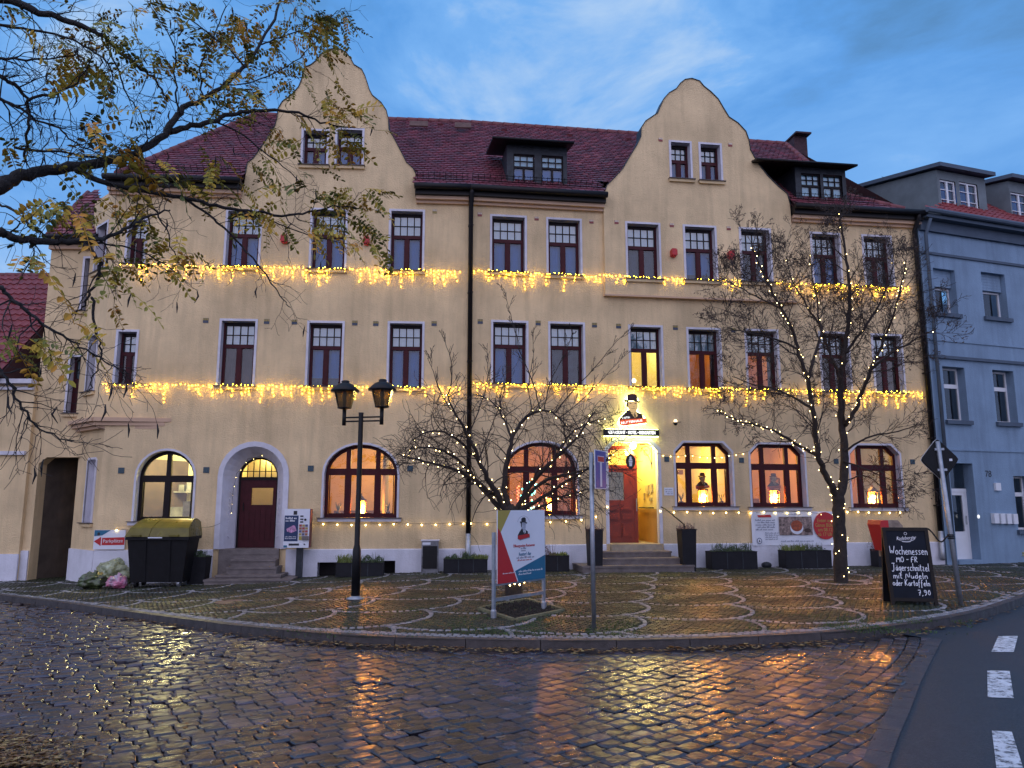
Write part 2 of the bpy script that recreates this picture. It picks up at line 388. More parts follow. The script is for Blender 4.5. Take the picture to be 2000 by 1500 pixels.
# cobblestones: big worn setts laid in shallow arcs
SETT = [(0.35, 0.34, 0.37), (0.75, 0.70, 0.70), (1.25, 1.2, 1.25), (1.0, 0.72, 0.62), (0.75, 0.95, 1.15), (2.3, 2.2, 2.35)]
M['sett'] = mat('wet granite sett', (0.034, 0.028, 0.038), 0.28, 0.55, 3.5, 0.25, 22, tint=SETT, spec=0.9, rvar=0.13, detail=8, world=True)
def sett_shape(l, w, rnd, h=0.07, dome=0.008):
    """one sett: skirt, rounded shoulder, slightly domed worn top; 24 vertices, returned round the origin with the top at z = 0"""
    v = []; rings = [(1.0, -h), (1.0, -0.009), (0.93, -0.0005), (0.70, dome)]
    cx = [(-1, -1), (0, -1.04), (1, -1), (1.03, 0), (1, 1), (0, 1.04), (-1, 1), (-1.03, 0)]
    jit = [(rnd.uniform(-.055, .055), rnd.uniform(-.055, .055)) for _ in cx]
    for k, (sc, z) in enumerate(rings):
        for (a, b), (ja, jb) in zip(cx, jit):
            c = 0.955 if abs(a) > .9 and abs(b) > .9 else 1.0
            v.append(((a * c + ja) * l / 2 * sc, (b * c + jb) * w / 2 * sc, z + (rnd.uniform(-.003, .003) if k > 1 else 0)))
    f = []
    for k in range(3):
        for i in range(8):
            j = (i + 1) % 8; f.append((k * 8 + i, k * 8 + j, k * 8 + 8 + j, k * 8 + 8 + i))
    f.append(tuple(24 + i for i in range(8)))
    return v, f
CC = Vector((-10.3, 19.3, 0))
rnd = random.Random(3)
setts = []
rad = 0.8
while rad < 24:
    w = 0.145 + rnd.uniform(-.010, .010)
    al = R(-175) + rnd.uniform(0, .02)
    while al < R(15):
        l = rnd.uniform(0.14, 0.215)
        am = al + l / 2 / rad
        setts.append((CC.x + rad * math.cos(am), CC.y + rad * math.sin(am), l, w, am + math.pi / 2))
        al += (l + rnd.uniform(0.005, 0.012)) / rad
    rad += w + 0.009
sx = np.array([s[0] for s in setts]); sy = np.array([s[1] for s in setts])
ok = pip(sx, sy, cob_poly) & (sy > 3.9) & (np.abs(sx / np.maximum(sy, .1)) < 0.80)
kd = np.array([[q[0], q[1]] for q in K2])
setts = [s for s, k in zip(setts, ok) if k]
dk = [np.min(np.hypot(kd[:, 0] - s[0], kd[:, 1] - s[1])) for s in setts]
setts = [s for s, d in zip(setts, dk) if d > 0.16]
def in_view(s):
    q = Vector((s[0], s[1], gz(s[0]))) - CAMP; dz = q.y * CP + q.z * SP
    x = 1000 + F * q.x / dz; y = 750 - F * (q.z * CP - q.y * SP) / dz
    return -10 < x < 2010 and y < 1515
setts.sort(key=lambda s: (not in_view(s), s[1] ** 2 + s[0] ** 2 * .6))
variants = []
for i in range(14):
    v, f = sett_shape(0.2, 0.158, rnd, dome=0.002 + .003 * rnd.random())
    me = bpy.data.meshes.new('cobblestone'); me.from_pydata(v, [], f); me.materials.append(M['sett'])
    at = me.attributes.new('tint', 'FLOAT', 'POINT'); at.data.foreach_set('value', [rnd.random() ** 1.3] * len(v)); variants.append(me)
rest_v = []; rest_f = []; rest_t = []
for i, s in enumerate(setts):
    X, Y, l, w, a = s
    rough_area = smooth01((-X - 1.5) / 3.5) * smooth01((Y - 7) / 2.5)
    tx, ty = rnd.gauss(0, .007 + .035 * rough_area), rnd.gauss(0, .007 + .035 * rough_area)
    z = gz(X) + rnd.gauss(-.004, .004 + .006 * rough_area)
    a += rnd.gauss(0, .02 + .08 * rough_area)
    if i < 300:
        o = bpy.data.objects.new('cobblestone', variants[rnd.randrange(14)]); COL.objects.link(o); o.parent = road
        o.location = (X, Y, z); o.rotation_euler = (tx, ty, a); o.scale = (l / 0.2, w / 0.158, 1)
    else:
        v, f = sett_shape(l, w, rnd, dome=.003 + .005 * rough_area)
        n = len(rest_v); ca, sa = math.cos(a), math.sin(a)
        tint = min(1, rnd.random() ** 1.3 * (1 - .3 * rough_area) + .25 * rough_area)
        for p in v: rest_v.append((X + p[0] * ca - p[1] * sa, Y + p[0] * sa + p[1] * ca, z + p[2] + tx * p[1] - ty * p[0])); rest_t.append(tint)
        rest_f.extend([tuple(q + n for q in t) for t in f])
b = MB(); b.v = rest_v; b.f = rest_f
b.build('cobblestone', M['sett'], road, False, rest_t, kind='stuff')

# flat edging stones between the setts and the asphalt
M['edging'] = mat('worn concrete edging stone', (0.05, 0.05, 0.062), 0.5, 0.25, 5, 0.4, 50, rvar=0.15)
el = resample(edge + [Vector((1.2, 3.2, 0))], 0.62)
for a, c in zip(el, el[1:]):
    d = (c - a).normalized(); n = Vector((-d.y, d.x, 0)) * 0.085
    b = MB(); a2 = a + d * .006; c2 = c - d * .006; z = gz(a.x)
    top = [p + Vector((0, 0, z - p.z + rnd.uniform(.0, .006))) for p in (a2 + n, a2 - n, c2 - n, c2 + n)]
    b.hexa([p - Vector((0, 0, .1)) for p in top] + top); b.build('edging_stone', M['edging'], asph)
# dashed line
M['linepaint'] = worn('worn white road paint', (0.66, 0.68, 0.72), (0.03, 0.035, 0.045), 11, .40, .50)
for q in (((1950, 1241), (1988, 1241), (1980, 1272), (1936, 1272)), ((1928, 1308), (1972, 1309), (1980, 1362), (1929, 1360)), ((1937, 1425), (1976, 1427), (1998, 1497), (1946, 1497)), ((1962, 1640), (2020, 1640), (2070, 1800), (1990, 1800))):
    b = MB(); P = [gp(x, y, 0) for x, y in q]
    b.face([Vector((p.x, p.y, gz(p.x) - .012 + .005)) for p in reversed(P)])
    b.build('road_marking', M['linepaint'], asph)

# pavement: dark small setts in segments between pale bands, raised on a kerb
pave_poly = K2 + [(30, 24), (30, 40), (-40, 40), (-40, 24)]
pave = sheet('pavement', pave_poly, KERB - 0.012, M['moss'])
M['kerb'] = mat('granite kerb stone', (0.055, 0.046, 0.046), 0.5, 0.3, 8, 0.4, 60, rvar=0.15)
kl = resample(kerb_s, 0.95)
for a, c in zip(kl, kl[1:]):
    d = (c - a).normalized(); n = Vector((-d.y, d.x, 0)) * 0.13; b = MB()
    a2 = a + d * .005; c2 = c - d * .005
    t = [a2, c2, c2 + n, a2 + n]
    t = [Vector((p.x, p.y, gz(p.x) + KERB + rnd.uniform(-.002, .002))) for p in t]
    b.hexa([p - Vector((0, 0, .25)) for p in t] + t)
    o = b.build('kerb_stone', M['kerb'], pave)
SM_D = [(0.7, 0.65, 0.62), (1.1, 0.95, 0.85), (1.35, 1.2, 1.1), (0.9, 0.9, 0.95)]
M['mosaic'] = mat('small dark paving sett', (0.026, 0.022, 0.019), 0.5, 0.4, 1.2, 0.4, 60, tint=SM_D, hue=(0.022, 0.036, 0.009), rvar=0.22, detail=8, world=True)
M['pale'] = mat('pale granite paving sett', (0.20, 0.20, 0.215), 0.5, 0.25, 6, 0.4, 60, tint=[(.65, .65, .65), (1.1, 1.1, 1.1), (1.5, 1.46, 1.45)], rvar=0.15)
# scale pattern
SR = 1.15; rot = R(33); cr, sr_ = math.cos(rot), math.sin(rot)
def scale_dist(X, Y):
    """distance to the nearest band of a fish-scale pattern (numpy)"""
    u = (X * cr + Y * sr_); v = (-X * sr_ + Y * cr)
    best = np.full(X.shape, 9.0); row = np.floor(v / (SR)).astype(int); prev_in = np.zeros(X.shape, bool)
    # a point belongs to the scale of the highest row disc that covers it: only its lower arc shows
    for k in (-1, 0, 1, 2):
        r = row + k; cy = r * SR; off = (np.abs(r) % 2) * SR
        cu = np.round((u - off) / (2 * SR)) * 2 * SR + off
        d = np.hypot(u - cu, v - cy); below = v <= cy
        use = below & (np.abs(d - SR) < 0.3)
        best = np.where(use, np.minimum(best, np.abs(d - SR)), best)
    return best
step = 0.088
gx = np.arange(-17, 19, step); gy = np.arange(8.0, 26, step)
GX, GY = np.meshgrid(gx, gy); jr = np.random.RandomState(5)
GX = GX + (np.arange(GX.shape[0])[:, None] % 2) * step / 2 + jr.uniform(-.008, .008, GX.shape); GY = GY + jr.uniform(-.008, .008, GY.shape)
GX = GX.ravel(); GY = GY.ravel()
ok = pip(GX, GY, pave_poly) & (np.abs(GX) < GY * 0.72)
for Wq in (WL, WR):
    out = (GX - Wq.o.x) * Wq.n.x + (GY - Wq.o.y) * Wq.n.y; sq = (GX - Wq.o.x) * Wq.d.x + (GY - Wq.o.y) * Wq.d.y
    ok &= ~((out < 0.03) & ((sq < 0) if Wq is WL else (sq >= 0)) & (GX > -10.2) & (GX < 12.0))
GX, GY = GX[ok], GY[ok]
dk = np.full(GX.shape, 9.0)
for i in range(0, len(kd), 1): dk = np.minimum(dk, np.hypot(GX - kd[i, 0], GY - kd[i, 1]))
ok = dk > 0.33; GX, GY, dk = GX[ok], GY[ok], dk[ok]
TP = gp(1642, 1136)                                    # foot of the right tree
PITC = [gp(x, y) for x, y in ((935, 1190), (1005, 1213), (1102, 1193), (1030, 1172))]
pit2 = [(p.x, p.y) for p in PITC]
ok = (np.hypot(GX - TP.x, (GY - TP.y)) > 0.62) & ~pip(GX, GY, pit2); GX, GY = GX[ok], GY[ok]
SD = scale_dist(GX, GY)
band = SD < 0.068
def small_setts(X, Y, w, h=0.03, gap=.008, ang=None, rs=None):
    n = len(X); r = rs or np.random.RandomState(1)
    hw = w / 2 - gap / 2 + r.uniform(-.004, .003, n); hl = w / 2 - gap / 2 + r.uniform(-.004, .003, n)
    an = r.uniform(-.12, .12, n) if ang is None else ang + r.uniform(-.06, .06, n)
    ca, sa = np.cos(an), np.sin(an); z = npgz(X) + KERB + r.normal(0, .0025, n)
    V = np.zeros((n, 8, 3)); tx = r.normal(0, .03, n); ty = r.normal(0, .03, n)
    cs = [(-1, -1), (1, -1), (1, 1), (-1, 1)]
    for k in range(8):
        a, bb = cs[k % 4]; f = 1.0 if k < 4 else 0.86
        lx, ly = a * hw * f, bb * hl * f
        V[:, k, 0] = X + lx * ca - ly * sa; V[:, k, 1] = Y + lx * sa + ly * ca
        V[:, k, 2] = z + (-h if k < 4 else 0) + tx * ly + ty * lx
    fs = np.array([(4, 5, 6, 7), (0, 1, 5, 4), (1, 2, 6, 5), (2, 3, 7, 6), (3, 0, 4, 7)])
    Fc = (np.arange(n)[:, None, None] * 8 + fs[None]).reshape(-1, 4)
    return V.reshape(-1, 3), Fc, np.repeat(r.rand(n), 8)
def np_mesh(name, V, Fc, T, m, parent, kind=None):
    me = bpy.data.meshes.new(name); me.vertices.add(len(V)); me.vertices.foreach_set('co', V.ravel())
    nf = len(Fc); me.loops.add(nf * 4); me.loops.foreach_set('vertex_index', Fc.ravel().astype(np.int32))
    me.polygons.add(nf); me.polygons.foreach_set('loop_start', np.arange(0, nf * 4, 4, dtype=np.int32))
    me.update(calc_edges=True); me.validate()
    at = me.attributes.new('tint', 'FLOAT', 'POINT'); at.data.foreach_set('value', T)
    me.materials.append(m); o = bpy.data.objects.new(name, me); COL.objects.link(o); o.parent = parent
    return tag(o, kind=kind)
np_mesh('paving_stone', *small_setts(GX[~band], GY[~band], step), M['mosaic'], pave, 'stuff')
arcs = []
for rowi in range(-14, 34):
    for ci in range(-16, 18):
        cu = ci * 2 * SR + (rowi % 2) * SR; cy = rowi * SR
        n_ = int(math.pi * SR / 0.108)
        for k in range(n_ + 1):
            an = -math.pi * k / n_; uu, vv = cu + SR * math.cos(an), cy + SR * math.sin(an); arcs.append((uu * cr - vv * sr_, uu * sr_ + vv * cr, an + rot + math.pi / 2))
ax_ = np.array([q[0] for q in arcs]); ay_ = np.array([q[1] for q in arcs]); aa_ = np.array([q[2] for q in arcs])
ok = pip(ax_, ay_, pave_poly) & (np.abs(ax_) < ay_ * .72) & (ay_ < 24) & ~pip(ax_, ay_, pit2) & (np.hypot(ax_ - TP.x, ay_ - TP.y) > .66)
for Wq in (WL, WR):
    out = (ax_ - Wq.o.x) * Wq.n.x + (ay_ - Wq.o.y) * Wq.n.y; sq = (ax_ - Wq.o.x) * Wq.d.x + (ay_ - Wq.o.y) * Wq.d.y
    ok &= ~((out < 0.03) & ((sq < 0) if Wq is WL else (sq >= 0)) & (ax_ > -10.2) & (ax_ < 12.0))
ax_, ay_, aa_ = ax_[ok], ay_[ok], aa_[ok]; da = np.full(ax_.shape, 9.0)
for i in range(len(kd)): da = np.minimum(da, np.hypot(ax_ - kd[i, 0], ay_ - kd[i, 1]))
ok = da > .34; ax_, ay_, aa_ = ax_[ok], ay_[ok], aa_[ok]
# the pale kerb course, two rows, then the pale bands; the nearest stones are single parts
course = []
for off in (0.185, 0.275):
    line = []
    for a, c in zip(kl, kl[1:]):
        d = (c - a).normalized(); n = Vector((-d.y, d.x, 0)); line.append((a + n * off, d))
    pl = [p for p, d in line]
    for p, q in zip(resample(pl, 0.105), resample(pl, 0.105)[1:]):
        c = (p + q) / 2; course.append((c.x, c.y, math.atan2(q.y - p.y, q.x - p.x)))
pit_ring = []
for k in range(38):
    an = 2 * math.pi * k / 38
    for rr in (0.50, 0.60): pit_ring.append((TP.x + rr * math.cos(an), TP.y + rr * math.sin(an), an))
allp = [(x, y, a) for x, y, a in zip(ax_, ay_, aa_)] + course + pit_ring
allp.sort(key=lambda p: p[0] ** 2 * .5 + p[1] ** 2)
pv = []
for i in range(8):
    V, Fc, T = small_setts(np.array([0.0]), np.array([0.0]), 0.1, rs=np.random.RandomState(i))
    V = V.reshape(-1, 3); V[:, 2] -= KERB
    me = bpy.data.meshes.new('paving_stone'); me.from_pydata(V.tolist(), [], Fc.tolist()); me.materials.append(M['pale'])
    at = me.attributes.new('tint', 'FLOAT', 'POINT'); at.data.foreach_set('value', [T[0]] * 8); pv.append(me)
for x, y, a in allp[:300]:
    o = bpy.data.objects.new('paving_stone', pv[rnd.randrange(8)]); COL.objects.link(o); o.parent = pave
    o.location = (x, y, gz(x) + KERB + .004); o.rotation_euler = (0, 0, a if a is not None else rnd.uniform(-.2, .2)); o.scale = (rnd.uniform(.9, 1.02), rnd.uniform(.62, .78), 1)
r0 = allp[300:]
np_mesh('paving_stone', *small_setts(np.array([p[0] for p in r0]), np.array([p[1] for p in r0]), 0.084, ang=np.array([p[2] if p[2] is not None else 0.0 for p in r0])), M['pale'], pave, 'stuff')
# manhole cover in the pavement
MP = gp(460, 1175)
M['cover'] = mat('rusty manhole cover', (0.13, 0.075, 0.065), 0.6, 0.3, 14, 0.5, 50)
b = MB(); b.lathe((MP.x, MP.y, gz(MP.x) + KERB - .02), [(0.36, 0), (0.36, .022), (0.32, .026), (0.31, .02), (.02, .022)], 24); b.build('manhole_cover', M['cover'], label='round rusty manhole cover in the paving left of the lamp post', cat='manhole cover')
# ---------------------------------------------------------------- openings in the walls
class Op:
    def __init__(s, W, x0, x1, yt, yb, kind='rect', out=0.0, ch=0.0, ysp=None):
        ym = (yt + yb) / 2; xm = (x0 + x1) / 2
        s.W = W; s.kind = kind; s.out = out; s.ch = ch
        s.s0 = W.px(x0, ym, out)[0]; s.s1 = W.px(x1, ym, out)[0]
        s.z1 = W.px(xm, yt, out)[1]; s.z0 = W.px(xm, yb, out)[1]
        s.zs = W.px(xm, ysp, out)[1] if ysp else s.z1
        s.w = s.s1 - s.s0; s.h = s.z1 - s.z0; s.c = (s.s0 + s.s1) / 2
    def path(s, i=0.0, bi=None):            # open path from the lower left over the top to the lower right, inset by i
        a, b = s.s0 + i, s.s1 - i; z0 = s.z0 + (i if bi is None else bi); z1 = s.z1 - i
        if s.kind == 'rect': return [(a, z0), (a, z1), (b, z1), (b, z0)]
        if s.kind == 'chamfer':
            c = max(.02, s.ch - i * .42); return [(a, z0), (a, z1 - c), (a + c, z1), (b - c, z1), (b, z1 - c), (b, z0)]
        n = 14; hw = (b - a) / 2; hh = z1 - s.zs
        return [(a, z0)] + [(s.c - hw * math.cos(math.pi * k / n), s.zs + hh * math.sin(math.pi * k / n)) for k in range(n + 1)] + [(b, z0)]
    def top(s, x, i=0.0):
        p = s.path(i)
        for (a, za), (b, zb) in zip(p, p[1:]):
            if a - 1e-9 <= x <= b + 1e-9 and b - a > 1e-6: return za + (zb - za) * (x - a) / (b - a)
        return s.zs
    def cell(s, a, b, z0, i):               # a pane between a and b, up to the top minus inset i
        p = [q for q in s.path(i) if a + 1e-4 < q[0] < b - 1e-4 and q[1] > s.z0 + i + .01]
        return [(a, z0), (b, z0), (b, s.top(b, i))] + list(reversed(p)) + [(a, s.top(a, i))]
def ring(mb, W, pa, pb, o0, o1, back=False):
    """solid band between two paths with the same number of points, from depth o0 out to o1"""
    for i in range(len(pa) - 1):
        A0, A1, B0, B1 = pa[i], pa[i + 1], pb[i], pb[i + 1]
        mb.face([W.p(*B0, o1), W.p(*A0, o1), W.p(*A1, o1), W.p(*B1, o1)])
        mb.face([W.p(*A0, o1), W.p(*A0, o0), W.p(*A1, o0), W.p(*A1, o1)])
        mb.face([W.p(*B0, o0), W.p(*B0, o1), W.p(*B1, o1), W.p(*B1, o0)])
    for q in (0, -1):
        mb.face([W.p(*pa[q], o0), W.p(*pa[q], o1), W.p(*pb[q], o1), W.p(*pb[q], o0)])
def surround(op, parent, width=0.06, depth=0.19, sill=True, proud=0.022, ext=0.11, mould='stucco'):
    W, o = op.W, op.out; b = MB()
    ring(b, W, op.path(-width, 0), op.path(0, 0), o - .02, o + proud)
    pi = op.path(0, 0)                      # reveal
    for q0, q1 in zip(pi, pi[1:]): b.face([W.p(*q0, o + proud - .004), W.p(*q1, o + proud - .004), W.p(*q1, o - depth - .06), W.p(*q0, o - depth - .06)])
    b.build('surround', M['white'], parent)
    if sill:
        b = MB(); b.fbox(W, op.s0 - ext, op.s1 + ext, op.z0 - .018, op.z0, o - depth, o + .12)
        b.build('sill', M['sill'], parent)
        b = MB(); b.fbox(W, op.s0 - ext + .02, op.s1 + ext - .02, op.z0 - .10, op.z0 - .019, o - .02, o + .075)
        b.build('sill_moulding', M[mould], parent)
OPS = {'L': [], 'R': [], 'bay': [], 'wing': [], 'cham': [], 'chamgf': []}
def pane(W, pts, o, parent, m='glass'):
    b = MB(); b.face([W.p(x, z, o) for x, z in pts]); return b.build('pane', M[m], parent)
def sash_window(op, parent, style='blind', rows=2, cols=4, tfrac=0.40, depth=0.19, drapes=None):
    """upper floor window: multi-paned fanlight over two casements"""
    W, o = op.W, op.out; b = MB(); f0, f1 = o - depth - .05, o - depth
    s0, s1, z0, z1 = op.s0 + .002, op.s1 - .002, op.z0 + .002, op.z1 - .002
    zt = z1 - op.h * tfrac; fw = .05; topb = .085
    b.fbox(W, s0, s0 + fw, z0, z1, f0, f1); b.fbox(W, s1 - fw, s1, z0, z1, f0, f1)
    b.m = 1; b.fbox(W, s0 + fw, s1 - fw, z1 - topb, z1, f0, f1 - .004); b.m = 0
    b.fbox(W, s0 + fw, s1 - fw, z0, z0 + .05, f0, f1 - .003)
    b.fbox(W, s0 + fw, s1 - fw, zt - .05, zt + .05, f0 - .01, f1 + .012)
    b.fbox(W, op.c - .045, op.c + .045, z0 + .05, zt - .05, f0, f1 + .006)
    u0, u1, v0, v1 = s0 + fw, s1 - fw, zt + .05, z1 - topb
    b.m = 1
    b.fbox(W, u0, u0 + .025, v0, v1, f0 + .005, f1 - .008); b.fbox(W, u1 - .025, u1, v0, v1, f0 + .005, f1 - .008)
    for k in range(1, cols): x = u0 + (u1 - u0) * k / cols; b.fbox(W, x - .012, x + .012, v0, v1, f0 + .005, f1 - .008)
    for k in range(1, rows): z = v0 + (v1 - v0) * k / rows; b.fbox(W, u0, u1, z - .012, z + .012, f0 + .006, f1 - .010)
    b.m = 0
    for a, c in ((u0, op.c - .045), (op.c + .045, u1)):
        b.fbox(W, a, a + .03, z0 + .05, zt - .05, f0 + .004, f1 - .006); b.fbox(W, c - .03, c, z0 + .05, zt - .05, f0 + .004, f1 - .006)
    win = b.build('window', [M['frame'], M['framedark']], parent); op.win = win
    pz = f0 + .02
    for i in range(cols):
        for j in range(rows):
            a, c = u0 + (u1 - u0) * i / cols + .012, u0 + (u1 - u0) * (i + 1) / cols - .012
            d, e_ = v0 + (v1 - v0) * j / rows + .012, v0 + (v1 - v0) * (j + 1) / rows - .012
            pane(W, [(a, d), (c, d), (c, e_), (a, e_)], pz, win, 'glass2')
    for a, c in ((u0 + .03, op.c - .045), (op.c + .045, u1 - .03)):
        pane(W, [(a, z0 + .05), (c, z0 + .05), (c, zt - .05), (a, zt - .05)], pz, win)
    surround(op, win, depth=depth)
    q = pz - .11
    def cloth(za, zb, m, x0=None, x1=None):
        x0 = op.s0 - .03 if x0 is None else x0; x1 = op.s1 + .03 if x1 is None else x1; n = 24
        k = MB()
        for i in range(n):
            xa, xb = x0 + (x1 - x0) * i / n, x0 + (x1 - x0) * (i + 1) / n
            ra, rb = (.012 * math.sin(i * 1.7), .012 * math.sin((i + 1) * 1.7))
            k.face([W.p(xa, za, q + ra), W.p(xb, za, q + rb), W.p(xb, zb, q + rb), W.p(xa, zb, q + ra)])
        k.build('curtain', M[m], win, True)
    cloth(zt - .01, op.z1 + .02, 'curtain_skyrefl')
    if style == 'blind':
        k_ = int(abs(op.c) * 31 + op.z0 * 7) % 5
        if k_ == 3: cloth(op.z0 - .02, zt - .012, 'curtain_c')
        elif k_ == 1: cloth(op.z0 + op.h * .16, zt - .012, 'blind_skyrefl'); cloth(op.z0 - .02, op.z0 + op.h * .16 - .002, 'curtain_c')
        else: cloth(op.z0 - .02, zt - .012, 'blind_skyrefl')
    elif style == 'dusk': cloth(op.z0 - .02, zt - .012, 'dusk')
    elif style == 'half': cloth(op.z0 - .02, zt - .012, 'dusk', op.c + .28, op.s1 + .03)
    return win
def big_window(op, parent, cols=(0.27, 0.73), tfrac=0.36, depth=0.2, bar=.115, m='frame', ext=.14):
    """ground floor window with a transom and mullions, any head shape"""
    W, o = op.W, op.out; b = MB(); f0, f1 = o - depth - .06, o - depth
    ring(b, W, op.path(.001, .001), op.path(.085, .001), f0, f1 + .004)
    b.fbox(W, op.s0 + .002, op.s1 - .002, op.z0 + .001, op.z0 + .085, f0, f1 + .007)
    zt = op.z1 - op.h * tfrac
    b.fbox(W, op.s0 + .03, op.s1 - .03, zt - .085, zt + .085, f0 - .01, f1 + .022)
    xs = [op.s0 + op.w * c for c in cols]
    for x in xs:
        b.fbox(W, x - bar / 2 - .01, x + bar / 2 + .01, op.z0 + .04, zt, f0 + .001, f1 + .012)
        b.fbox(W, x - bar / 2, x + bar / 2, zt, op.top(x, .03), f0 + .001, f1 + .012)
    win = b.build('window', [M[m]], parent); op.win = win
    e_ = [op.s0 + .04] + xs + [op.s1 - .04]
    for i in range(len(e_) - 1):
        a, c = e_[i] + .062, e_[i + 1] - .062
        pane(W, [(a, op.z0 + .085), (c, op.z0 + .085), (c, zt - .085), (a, zt - .085)], f0 + .03, win)
        pane(W, op.cell(a, c, zt + .085, .085), f0 + .03, win)
        # inner casement rails
    b = MB()
    for i in range(len(e_) - 1):
        a, c = e_[i] + .062, e_[i + 1] - .062
        for q in (a, c - .022): b.fbox(W, q, q + .022, op.z0 + .085, zt - .085, f0 + .012, f1 - .006)
        b.fbox(W, a + .022, c - .022, op.z0 + .085, op.z0 + .11, f0 + .012, f1 - .006)
    b.build('casement', M[m], win)
    surround(op, win, width=.055, depth=depth, ext=ext, mould='white')
    return win
HOTEL = thing('hotel_building', 'long cream rendered hotel with two curved gables, red tiled roof and maroon windows', 'building', (-1.175, 20, 0))

# ---- left half
def O(key, *a, **k):
    op = Op(*a, **k); OPS[key].append(op); return op
zB_px = 577
w2L = [O('L', WL, 443, 506, 413, 521), O('L', WL, 609, 674, 411, 526), O('L', WL, 763, 825, 413, 529)]
for op, st in zip(w2L, ('blind', 'blind', 'blind')): sash_window(op, HOTEL, st)
op = O('L', WL, 250, 283, 430, 516); sash_window(op, HOTEL, 'dusk', cols=2)
w1L = [O('L', WL, 430, 496, 627, 754), O('L', WL, 602, 667, 631, 755), O('L', WL, 760, 824, 632, 757)]
for op, st in zip(w1L, ('dusk', 'blind', 'blind')): sash_window(op, HOTEL, st, tfrac=.37)
op = O('L', WL, 228, 264, 648, 750); sash_window(op, HOTEL, 'dusk', cols=2)
for x0, x1, yt, yb in ((592, 638, 256, 323), (658, 707, 254, 324)):
    op = O('L', WL, x0, x1, yt, yb); sash_window(op, HOTEL, 'blind', cols=3, tfrac=.45)
opA = O('L', WL, 266, 378, 880, 1018, 'arch', ysp=932); big_window(opA, HOTEL, cols=(.5,), tfrac=.40, m='framedark')
opB = O('L', WL, 633, 776, 868, 1011, 'arch', ysp=925); big_window(opB, HOTEL, cols=(.31, .72), tfrac=.375)
# ---- right half
w2R = [O('R', WR, 961, 1025, 424, 532), O('R', WR, 1071, 1133, 430, 538)]
for op in w2R: sash_window(op, HOTEL, 'blind')
w1R = [O('R', WR, 963, 1028, 630, 750), O('R', WR, 1075, 1139, 633, 752), O('R', WR, 1232, 1292, 639, 756), O('R', WR, 1346, 1406, 644, 759), O('R', WR, 1460, 1519, 647, 762), O('R', WR, 1605, 1658, 652, 766), O('R', WR, 1708, 1762, 656, 768)]
for op, st in zip(w1R, ('blind', 'blind', 'lit', 'half', 'half', 'dusk', 'dusk')): sash_window(op, HOTEL, st, tfrac=.37)
for x0, x1, yt, yb in ((1588, 1640, 458, 556), (1689, 1741, 463, 560)):
    op = O('R', WR, x0, x1, yt, yb); sash_window(op, HOTEL, 'blind')
BO = 0.10                                    # the right gable bay stands a little proud
for x0, x1, yt, yb in ((1226, 1287, 438, 545), (1339, 1397, 444, 548), (1449, 1504, 449, 551)):
    op = O('bay', WR, x0, x1, yt, yb, out=BO); sash_window(op, HOTEL, 'blind')
for x0, x1, yt, yb in ((1311, 1348, 279, 350), (1369, 1407, 283, 354)):
    op = O('bay', WR, x0, x1, yt, yb, out=BO); sash_window(op, HOTEL, 'blind', cols=3, tfrac=.45)
opC = O('R', WR, 988, 1127, 864, 1006, 'arch', ysp=915); big_window(opC, HOTEL, cols=(.30, .70), tfrac=.375)
opD = O('R', WR, 1320, 1430, 865, 989, 'chamfer', ch=.25); big_window(opD, HOTEL)
opE = O('R', WR, 1467, 1572, 868, 990, 'chamfer', ch=.25); big_window(opE, HOTEL)
opF = O('R', WR, 1662, 1759, 870, 991, 'chamfer', ch=.25); big_window(opF, HOTEL)
# doors
opDL = O('L', WL, 434, 553, 872, 1072, 'arch', ysp=930)
opDR = O('R', WR, 1189, 1286, 863, 1062, 'chamfer', ch=.22)
# cellar windows in the plinth
opK = [O('L', WL, 620, 660, 1098, 1128), O('L', WL, 738, 772, 1095, 1124)]

# ---- wall outlines
gabL = [(475, 372), (480, 340), (484, 318), (495, 310), (510, 289), (526, 265), (538, 245), (542, 229), (544, 212), (552, 199), (572, 184), (584, 170), (590, 155), (592, 144), (596, 132), (608, 127), (619, 118), (627, 107), (638, 99), (651, 96), (665, 97), (676, 103), (685, 116), (691, 127), (706, 136), (712, 148), (717, 163), (721, 176), (727, 187), (744, 201), (754, 216), (758, 233), (759, 253), (771, 274), (783, 297), (793, 317), (806, 329), (811, 338), (811, 388)]
gabR = [(1179, 403), (1180, 378), (1186, 362), (1202, 346), (1216, 331), (1231, 305), (1244, 284), (1252, 268), (1253, 249), (1261, 237), (1285, 221), (1289, 211), (1297, 193), (1307, 182), (1321, 174), (1329, 163), (1338, 156), (1351, 154), (1366, 159), (1374, 169), (1388, 180), (1402, 194), (1412, 211), (1423, 229), (1441, 241), (1456, 257), (1462, 274), (1465, 293), (1479, 318), (1498, 343), (1520, 365), (1537, 379), (1543, 400), (1545, 425)]
GL = [WL.px(x, y) for x, y in gabL]; GR = [WR.px(x, y, BO) for x, y in gabR]
zEL = WL.px(870, 386)[1]; zER = WR.px(1100, 396)[1]; zEr = WR.px(1650, 416)[1]; zEl = WL.px(400, 376)[1]
zE = (zEL + zER) / 2
sA = WL.px(196, 755)[0]; sE = WR.px(1832, 960)[0]; sA2 = sA + .2
zBr = WL.px(260, 816)[1]
zLow = -0.8
out_L = [(sA2, zLow), (0, zLow), (0, zE)] + [(GL[-1][0], zE)] + list(reversed(GL)) + [(GL[0][0], zE), (sA, zE), (sA, zBr), (sA2, zBr)]
zLedge = WR.px(1300, 581)[1]
out_R = [(0, zLow), (sE, zLow), (sE, zE), (GR[-1][0], zE), (GR[-1][0], zLedge), (GR[0][0], zLedge), (GR[0][0], zE), (0, zE)]
